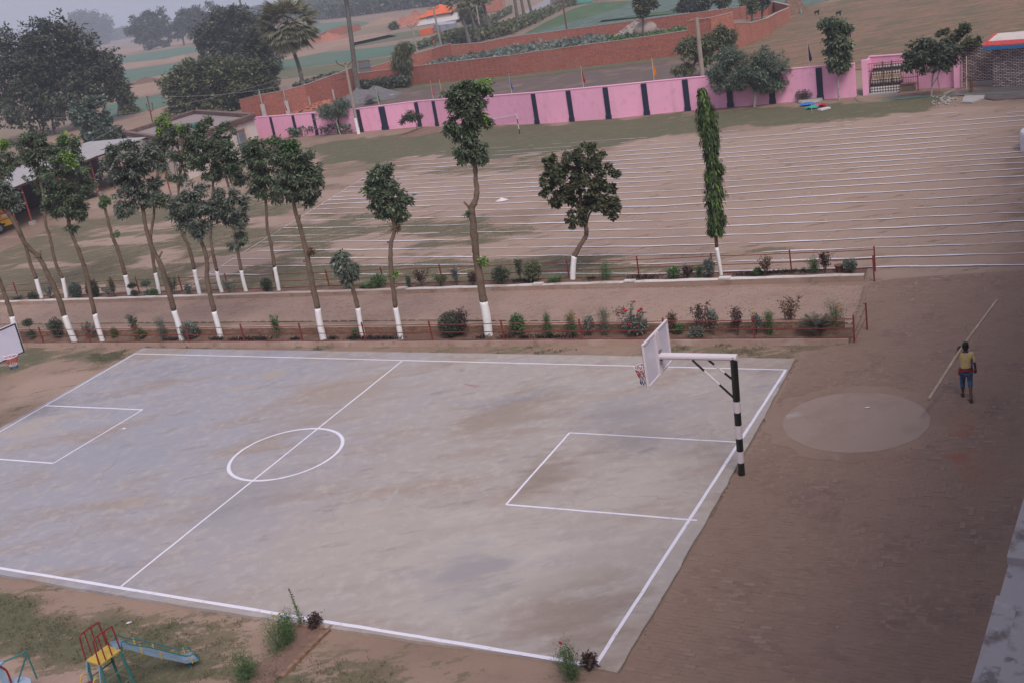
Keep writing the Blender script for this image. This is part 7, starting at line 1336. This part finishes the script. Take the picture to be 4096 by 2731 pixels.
# ------------------------------------------------------------------ poles and wires
def upole(label, base, top, r0=.13, arms=None, white=None, mm='pole', arm_z=()):
    B = G(base)*[1, 1, 0]; T = V(B, top); root = thing('utility_pole', label, 'utility pole', B)
    MB().tube([B-UZ*.2, T], [r0, r0*.75], 8).build('shaft', M[mm], root)
    if white: w_ = V(B, white); MB().tube([B-UZ*.1, w_], [r0+.012, r0+.008], 8).build('white_base', M['white'], root)
    sd = nrm(np.array([B[1], -B[0], 0.])); H_t = np.linalg.norm(T-B)
    if arms == 'V':
        for s_ in (-1, 1):
            e = T+sd*s_*.75+UZ*.28; MB().tube([T-UZ*.25, e], .045, 6).build('v_arm', M['rust'], root); MB().tube([e, e+UZ*.12, e+UZ*.16, e+UZ*.26], [.03, .07, .07, .03], 8).build('insulator', M['greybark'], root)
        MB().tube([T, T+UZ*.12, T+UZ*.22], [.03, .07, .03], 8).build('insulator', M['greybark'], root)
    if arms == 'T':
        MB().obox(T-UZ*.15, sd*1.0, nrm(np.cross(sd, UZ))*.05, UZ*.05).build('cross_arm', M['rust'], root)
        for s_ in (-.95, -.5, .5, .95): MB().tube([T+sd*s_-UZ*.1, T+sd*s_+UZ*.06, T+sd*s_+UZ*.18], [.03, .08, .04], 8).build('insulator', M['greybark'], root)
    for z, w_ in arm_z: MB().obox(B+(T-B)*z, sd*w_, nrm(np.cross(sd, UZ))*.035, UZ*.04).build('cross_arm', M['rust'], root)
    return T, sd
Tp, sdp = upole('concrete utility pole with V arms and white base in front of the pink wall', t1(943, 1227), t1(822, 595), .15, 'V', t1(912, 1082), arm_z=((.88, .5), (.81, .9)))
upole('tall bare concrete pole with white band rising behind the weeping column tree', t2(1775, 960), t2(1695, 162), .2, None, t2(1762, 820))
upole('concrete pole with V arms beyond the climbing brick wall', t1(1488, 495), t1(1430, 245), .17, 'V')
upole('tall concrete pole with crossarm beside the roadside walkers', t1(1702, 425), t1(1628, 72), .22, 'T')
upole('dark steel pole with crossarm at the edge of the cabbage field', t2(507, 292), t2(462, 5), .16, 'T', mm='rust')
upole('thin pale pole among the fan palms', t1(2055, 262), t1(2022, 40), .2)
upole('pale far pole near the hazy brick pillar', t1(2290, 130), t1(2262, -20), .22)
T_r, _ = upole('rusty steel pole with insulators in front of the flat-roofed house', c(0, 0, 1435, 1290), c(0, 0, 1350, 880), .09, None, mm='rust')
for s_ in (-1, 1):
    p = T_r-UZ*1.55; e = p+sdp*s_*.32+UZ*.5; MB().tube([p-UZ*.25, p+sdp*s_*.28-UZ*.1, e], .045, 6).tube([e, e+UZ*.05, e+UZ*.1, e+UZ*.16, e+UZ*.22], [.03, .09, .05, .09, .03], 8).build('insulator_arm', M['rust'], bpy.data.objects[[o.name for o in bpy.data.objects if o.name.startswith('utility_pole')][-1]])
T_l, _ = upole('short concrete pole with stay arms at the left among dark trees', c(0, 0, 392, 1250), c(0, 0, 345, 1085), .14, 'T')
wirem = mat('wire', (.3, .28, .3), .6)
def wire(a_, b_, sag, lab): 
    pts = [a_+(b_-a_)*u-UZ*sag*4*u*(1-u) for u in np.linspace(0, 1, 13)]; MB().tube(pts, .014, 4).build('power_line', wirem, label=lab, cat='cable')
wire(T_l+UZ*.1, Tp+sdp*-.75+UZ*.5, 1.6, 'upper power line from the short left pole to the light pole'); wire(T_l-UZ*.5, T_r, 1.0, 'power line from the short left pole to the rusty pole'); wire(T_r, Tp-UZ*.6, .8, 'power line from the rusty pole to the light pole')
wire(T_l+UZ*.1+np.array([-40, -22, 1.]), T_l+UZ*.1, 1., 'power line leaving the left edge towards the short pole'); wire(T_r-UZ*1.4, sP-d*20+UZ*3.0, .6, 'cable sagging along the shed front')
# ------------------------------------------------------------------ badminton net, heap of pennants
bn0, bn1 = G(t2(70, 1225)), G(t1(2010, 1215)); bs = thing('net_post', 'black and white banded badminton net post before the pink wall', 'post', bn0)
for i in range(4): MB().tube([bn0+UZ*(i*.4-.05), bn0+UZ*(i*.4+.35)], .035, 8).build('post_band', M['black'] if i % 2 == 0 else M['gloss'], bs)
bo = thing('badminton_net', 'slack white-taped badminton net hanging towards the tall tree', 'net', (bn0+bn1)/2); tape = [bn0+(bn1-bn0)*u+UZ*(1.5-.55*u-.35*u*(1-u)) for u in np.linspace(0, 1, 12)]
MB().tube(tape, .03, 6).build('tape', M['gloss'], bo); mb = MB()
for u in np.linspace(0, 1, 60):
    a_ = bn0+(bn1-bn0)*u+UZ*(1.5-.55*u-.35*u*(1-u)); mb.tube([a_, a_-UZ*.5], .006, 3, False)
for k_ in range(1, 5): mb.tube([q-UZ*.12*k_ for q in tape], .006, 3, False)
mb.build('mesh', mat('net_cord', (.4, .3, .33), .9), bo)
for lab, p_, cl, s_ in (('blue pennant dropped on the grass', t3(372, 965), (.03, .15, .5), .55), ('green and yellow pennant dropped on the grass', t3(405, 992), (.03, .3, .22), .5), ('magenta pennant dropped on the grass', t3(458, 978), (.5, .03, .2), .45), ('dark red pennant dropped on the grass', t3(500, 975), (.35, .02, .03), .4)):
    p = G(p_); n_ = 8; vs = [p+UZ*.22]+[p+np.array([math.cos(a)*s_*random.uniform(.5, 1.2), math.sin(a)*s_*random.uniform(.5, 1.2), random.uniform(.01, .15)]) for a in np.linspace(0, 6.28, n_, False)]
    MB().add(vs, [(0, 1+i, 1+(i+1) % n_) for i in range(n_)]+[tuple(range(n_, 0, -1))]).build('pennant', mat('fallen_cloth', cl, .8), label=lab, cat='flag')
p = G(t3(405, 1035)); MB().tube([p, G(t3(395, 960))+UZ*.2], .02, 5).build('stick', M['palebark'], label='thin stick beside the dropped pennants', cat='stick')
p = G(t3(515, 1005)); MB().box(p+UZ*.05, (.8, .4, .1), (.9, .3, 0)).build('white_slab', M['gloss'], label='white slab beside the dropped pennants', cat='slab')
p = G(t3(330, 925)); plant('bush', 'dark broad-leaved weed heap beside the pink wall pillar', t3(335, 925), .9, 1.5, 'far', None, 0, None, 'bush'); MB().tube([G(t3(390, 930)), G(t3(390, 930))+UZ*.15], [.9, .85], 12).build('stone_slab', M['conc'], label='flat round stone slab below the weed heap', cat='slab')
# ------------------------------------------------------------------ far construction site, tent, people
tc = G(t1(1720, 195)); td = nrm(np.array([1., -.25, 0])); tn = np.array([-td[1], td[0], 0]); tt = thing('tarp_tent', 'patched tarp tent with orange roof sheet far behind the walls', 'tent', tc)
tw_, tl, th_ = 3.2, 7.0, 4; rg_ = lambda u, z, o: tc+td*u+tn*o+UZ*z*.72
org = mat('orange_tarp', (.6, .12, .04), .7, [((.45, .09, .03), .6, .4, .7, .6)]); wht = mat('patched_tarp', (.5, .46, .46), .8, [((.12, .2, .4), .45, .56, .6, .8), ((.45, .35, .12), .5, .6, .64, .8)])
MB().hexa([rg_(-tl, 0, -tw_), rg_(tl, 0, -tw_), rg_(tl, 0, tw_), rg_(-tl, 0, tw_)], [rg_(-tl*.8, 3.6, -tw_*.7), rg_(tl*.9, 2.2, -tw_*.7), rg_(tl*.9, 2.2, tw_*.7), rg_(-tl*.8, 3.6, tw_*.7)]).build('side_sheet', wht, tt)
MB().add([rg_(-tl*.95, 2.6, -tw_*.95), rg_(-tl*.2, 3.1, -tw_*1.02), rg_(tl*.55, 3.0, -tw_*.98), rg_(-tl*.6, 4.9, 0), rg_(0, 6.6, 0), rg_(tl*.6, 4.4, 0), rg_(-tl*.9, 2.6, tw_), rg_(0, 3., tw_), rg_(tl*.5, 2.6, tw_)], [(0, 1, 4, 3), (1, 2, 5, 4), (3, 4, 7, 6), (4, 5, 8, 7), (0, 3, 6), (2, 8, 5)]).build('roof_sheet', org, tt)
MB().box(G(t1(1575, 310))+UZ*.5, (3.2, 1.6, 1.4), (1, -.2, 0)).build('orange_tank', org, label='orange tank standing in the far green field', cat='tank')
MB().prism([G(p) for p in (t1(1640, 285), t1(1690, 262), t1(1860, 255), t1(1830, 280), t1(1700, 292))], 0, 1.6).build('tarp_covered_stack', mat('grey_tarp', (.36, .36, .42), .7, [((.2, .18, .18), .3, .5, .7, .7)]), label='grey tarp covered stack below the orange tent', cat='stack')
bwall('brick_wall', 'unfinished far brick building wall with low openings', [t1(560, 375), t1(640, 335), t1(800, 310), t1(960, 272)], 2, [1.2, 1.6, 2.4, 2.0], .4, 'brickpale', False)
MB().box(G(t1(760, 155))+UZ*1, (9, 3, 2.2), (1, -.2, 0)).build('field_hut', M['gloss'], label='tiny white hut in front of the far hedgerow', cat='hut')
fw_ = wline([t2(360, 50), t2(600, 42), t2(750, 22), t2(1000, -10)]); rwl = thing('roadside_wall', 'pale plaster wall with turquoise shutters at the far road', 'wall', fw_[1])
for a_, b_, mm in ((fw_[0], fw_[1], 'conc'), (fw_[1], fw_[2], 'conc'), (fw_[2], fw_[3], 'coping')): MB().wall(a_, b_, .3, -.2, 5).build('wall_panel', M[mm], rwl)
dd_ = fw_[2]-fw_[1]; MB().obox((fw_[1]+fw_[2])/2+UZ*2.2-tn*.2, dd_*.46, tn*.1, UZ*2.0).build('shutter', mat('turquoise_shutter', (.12, .42, .36), .6), rwl)
MB().box(G(t1(2200, 100))+UZ*4, (6, 5, 8), (1, 0, 0)).build('brick_pillar', M['brickpale'], label='hazy stacked brick kiln block beside the far road', cat='brick stack')
def walker(label, base, h, top, low, name='person'):
    B = G(base); root = thing(name, label, 'person', B); s_ = h/1.7; q = lambda x, y, z, rr: (B[0]+x*s_, B[1]+y*s_, B[2]+z*s_, rr*s_)
    vs = [q(0, 0, .92, .14), q(0, 0, 1.2, .15), q(0, 0, 1.4, .14), q(0, 0, 1.48, .06), q(0, 0, 1.62, .1), q(.22, 0, 1.38, .055), q(.28, .05, 1.1, .045), q(.26, .15, .88, .04), q(-.22, 0, 1.38, .055), q(-.28, -.03, 1.1, .045), q(-.27, .05, .86, .04), q(.1, 0, .85, .09), q(.12, .12, .45, .065), q(.12, .1, .05, .05), q(-.1, 0, .85, .09), q(-.11, -.1, .45, .065), q(-.11, -.18, .05, .05)]
    skin_mesh(vs, [(0, 1), (1, 2), (2, 3), (3, 4), (2, 5), (5, 6), (6, 7), (2, 8), (8, 9), (9, 10), (0, 11), (11, 12), (12, 13), (0, 14), (14, 15), (15, 16)], 'body', skn, root, 1)
    k_ = lambda l, e, n_, c_: skin_mesh([(*v[:3], v[3]*1.18) for v in (vs[i] for i in l)], e, n_, mat('cloth_'+n_, c_, .9), root, 1)
    k_([0, 1, 2, 5, 6, 8, 9], [(0, 1), (1, 2), (2, 3), (3, 4), (2, 5), (5, 6)], 'shirt', top); k_([0, 11, 12, 13, 14, 15, 16], [(0, 1), (1, 2), (2, 3), (0, 4), (4, 5), (5, 6)], 'trousers', low); MB().ball(q(0, -.02, 1.66, 0)[:3], (.11*s_, .11*s_, .11*s_), 8, 6).build('hair', hair, root)
    return root
walker('far person in a red shirt walking behind the climbing brick wall', t1(1645, 445), 1.75, (.4, .05, .04), (.2, .1, .08)); walker('far person in dark clothes beside the crossarm pole', t1(1722, 420), 1.75, (.05, .05, .06), (.03, .03, .05))
rd = walker('far cyclist in a dark jacket and white scarf on the road', t1(1888, 390), 1.9, (.03, .04, .05), (.05, .05, .07))
B = G(t1(1888, 397)); by_ = thing('bicycle', 'bicycle ridden along the far road', 'bicycle', B); rdir = nrm(rp[2]-rp[1])
for s_ in (-.5, .5):
    cw_ = B+rdir*s_+UZ*.33; MB().tube([cw_+.33*(math.cos(a)*rdir+math.sin(a)*UZ) for a in np.linspace(0, 6.2832, 17)], .03, 5, False).build('wheel', M['black'], by_)
MB().tube([B+rdir*-.5+UZ*.33, B+rdir*-.1+UZ*.8, B+rdir*.4+UZ*.85, B+rdir*.5+UZ*.33], .03, 5).tube([B+rdir*-.1+UZ*.8, B+UZ*.33, B+rdir*.4+UZ*.8], .03, 5).build('frame', M['rust'], by_); MB().obox(B+rdir*-.15+UZ*.9, rdir*.12, np.cross(rdir, UZ)*.07, UZ*.03).build('saddle', M['black'], by_)
walker('farm worker in a green shirt at the unfinished brick building', t1(915, 275), 1.8, (.04, .25, .1), (.05, .05, .06)); walker('stooping worker with a pale head cloth behind the brick wall', t1(1440, 500), 1.5, (.5, .42, .38), (.1, .08, .08))
for x, y, lab in ((448, 140, 'dark goat grazing at the edge of the stubble, left one'), (648, 150, 'dark goat just above the bright-tipped tree, right one')):
    B = G(t3(x, y)); q = lambda a, z, rr: (B[0]+a*.62, B[1], B[2]+z*.62, rr*.62); gm_ = mat('goat_hair', (.015, .013, .013), .9)
    go = thing('goat', lab, 'goat', B); vs = [q(0, .75, .2), q(.35, .78, .22), q(-.35, .76, .2), q(.55, .95, .11), q(.75, .9, .09), q(.35, .35, .06), q(.35, .02, .04), q(.27, .35, .06), q(.27, .02, .04), q(-.35, .4, .07), q(-.4, .02, .04), q(-.3, .4, .07), q(-.28, .02, .04), q(-.55, .85, .04)]
    vs = [v if i not in (5, 6, 9, 10) else (v[0], v[1]-.14, v[2], v[3]) for i, v in enumerate(vs)]
    skin_mesh(vs, [(0, 1), (0, 2), (1, 3), (3, 4), (1, 5), (5, 6), (1, 7), (7, 8), (2, 9), (9, 10), (2, 11), (11, 12), (2, 13)], 'body', gm_, go, 1)
hb_ = G(t3(225, 120)); heap('thatch_heap', 'dark thatch heap beside the brick enclosure corner', t3(225, 120), 2.2, 2., 3.0, M['soil'], seed=15)
MB().tube([G(t3(265, 120))+UZ*.1, G(t3(275, 85))+UZ*1.2, G(t3(300, 100))+UZ*.9, G(t3(305, 125))], .08, 6).build('green_pipe', hosem, label='bent turquoise pipe by the thatch heap', cat='pipe')
# ------------------------------------------------------------------ haze
hm = bpy.data.materials.new('haze'); hm.use_nodes = True; t = hm.node_tree; t.nodes.clear()
vp = t.nodes.new('ShaderNodeVolumePrincipled'); vp.inputs['Color'].default_value = (.78, .85, 1, 1); vp.inputs['Density'].default_value = .00055; vp.inputs['Anisotropy'].default_value = .2
ou = t.nodes.new('ShaderNodeOutputMaterial'); t.links.new(vp.outputs[0], ou.inputs['Volume'])
mb = MB(); mb.hexa([(-1500, -300, -1.2), (1500, -300, -1.2), (1500, 1950, -1.2), (-1500, 1950, -1.2)], [(-1500, -300, 45), (1500, -300, 45), (1500, 1950, 45), (-1500, 1950, 45)])
mb.build('haze', hm, kind='stuff')
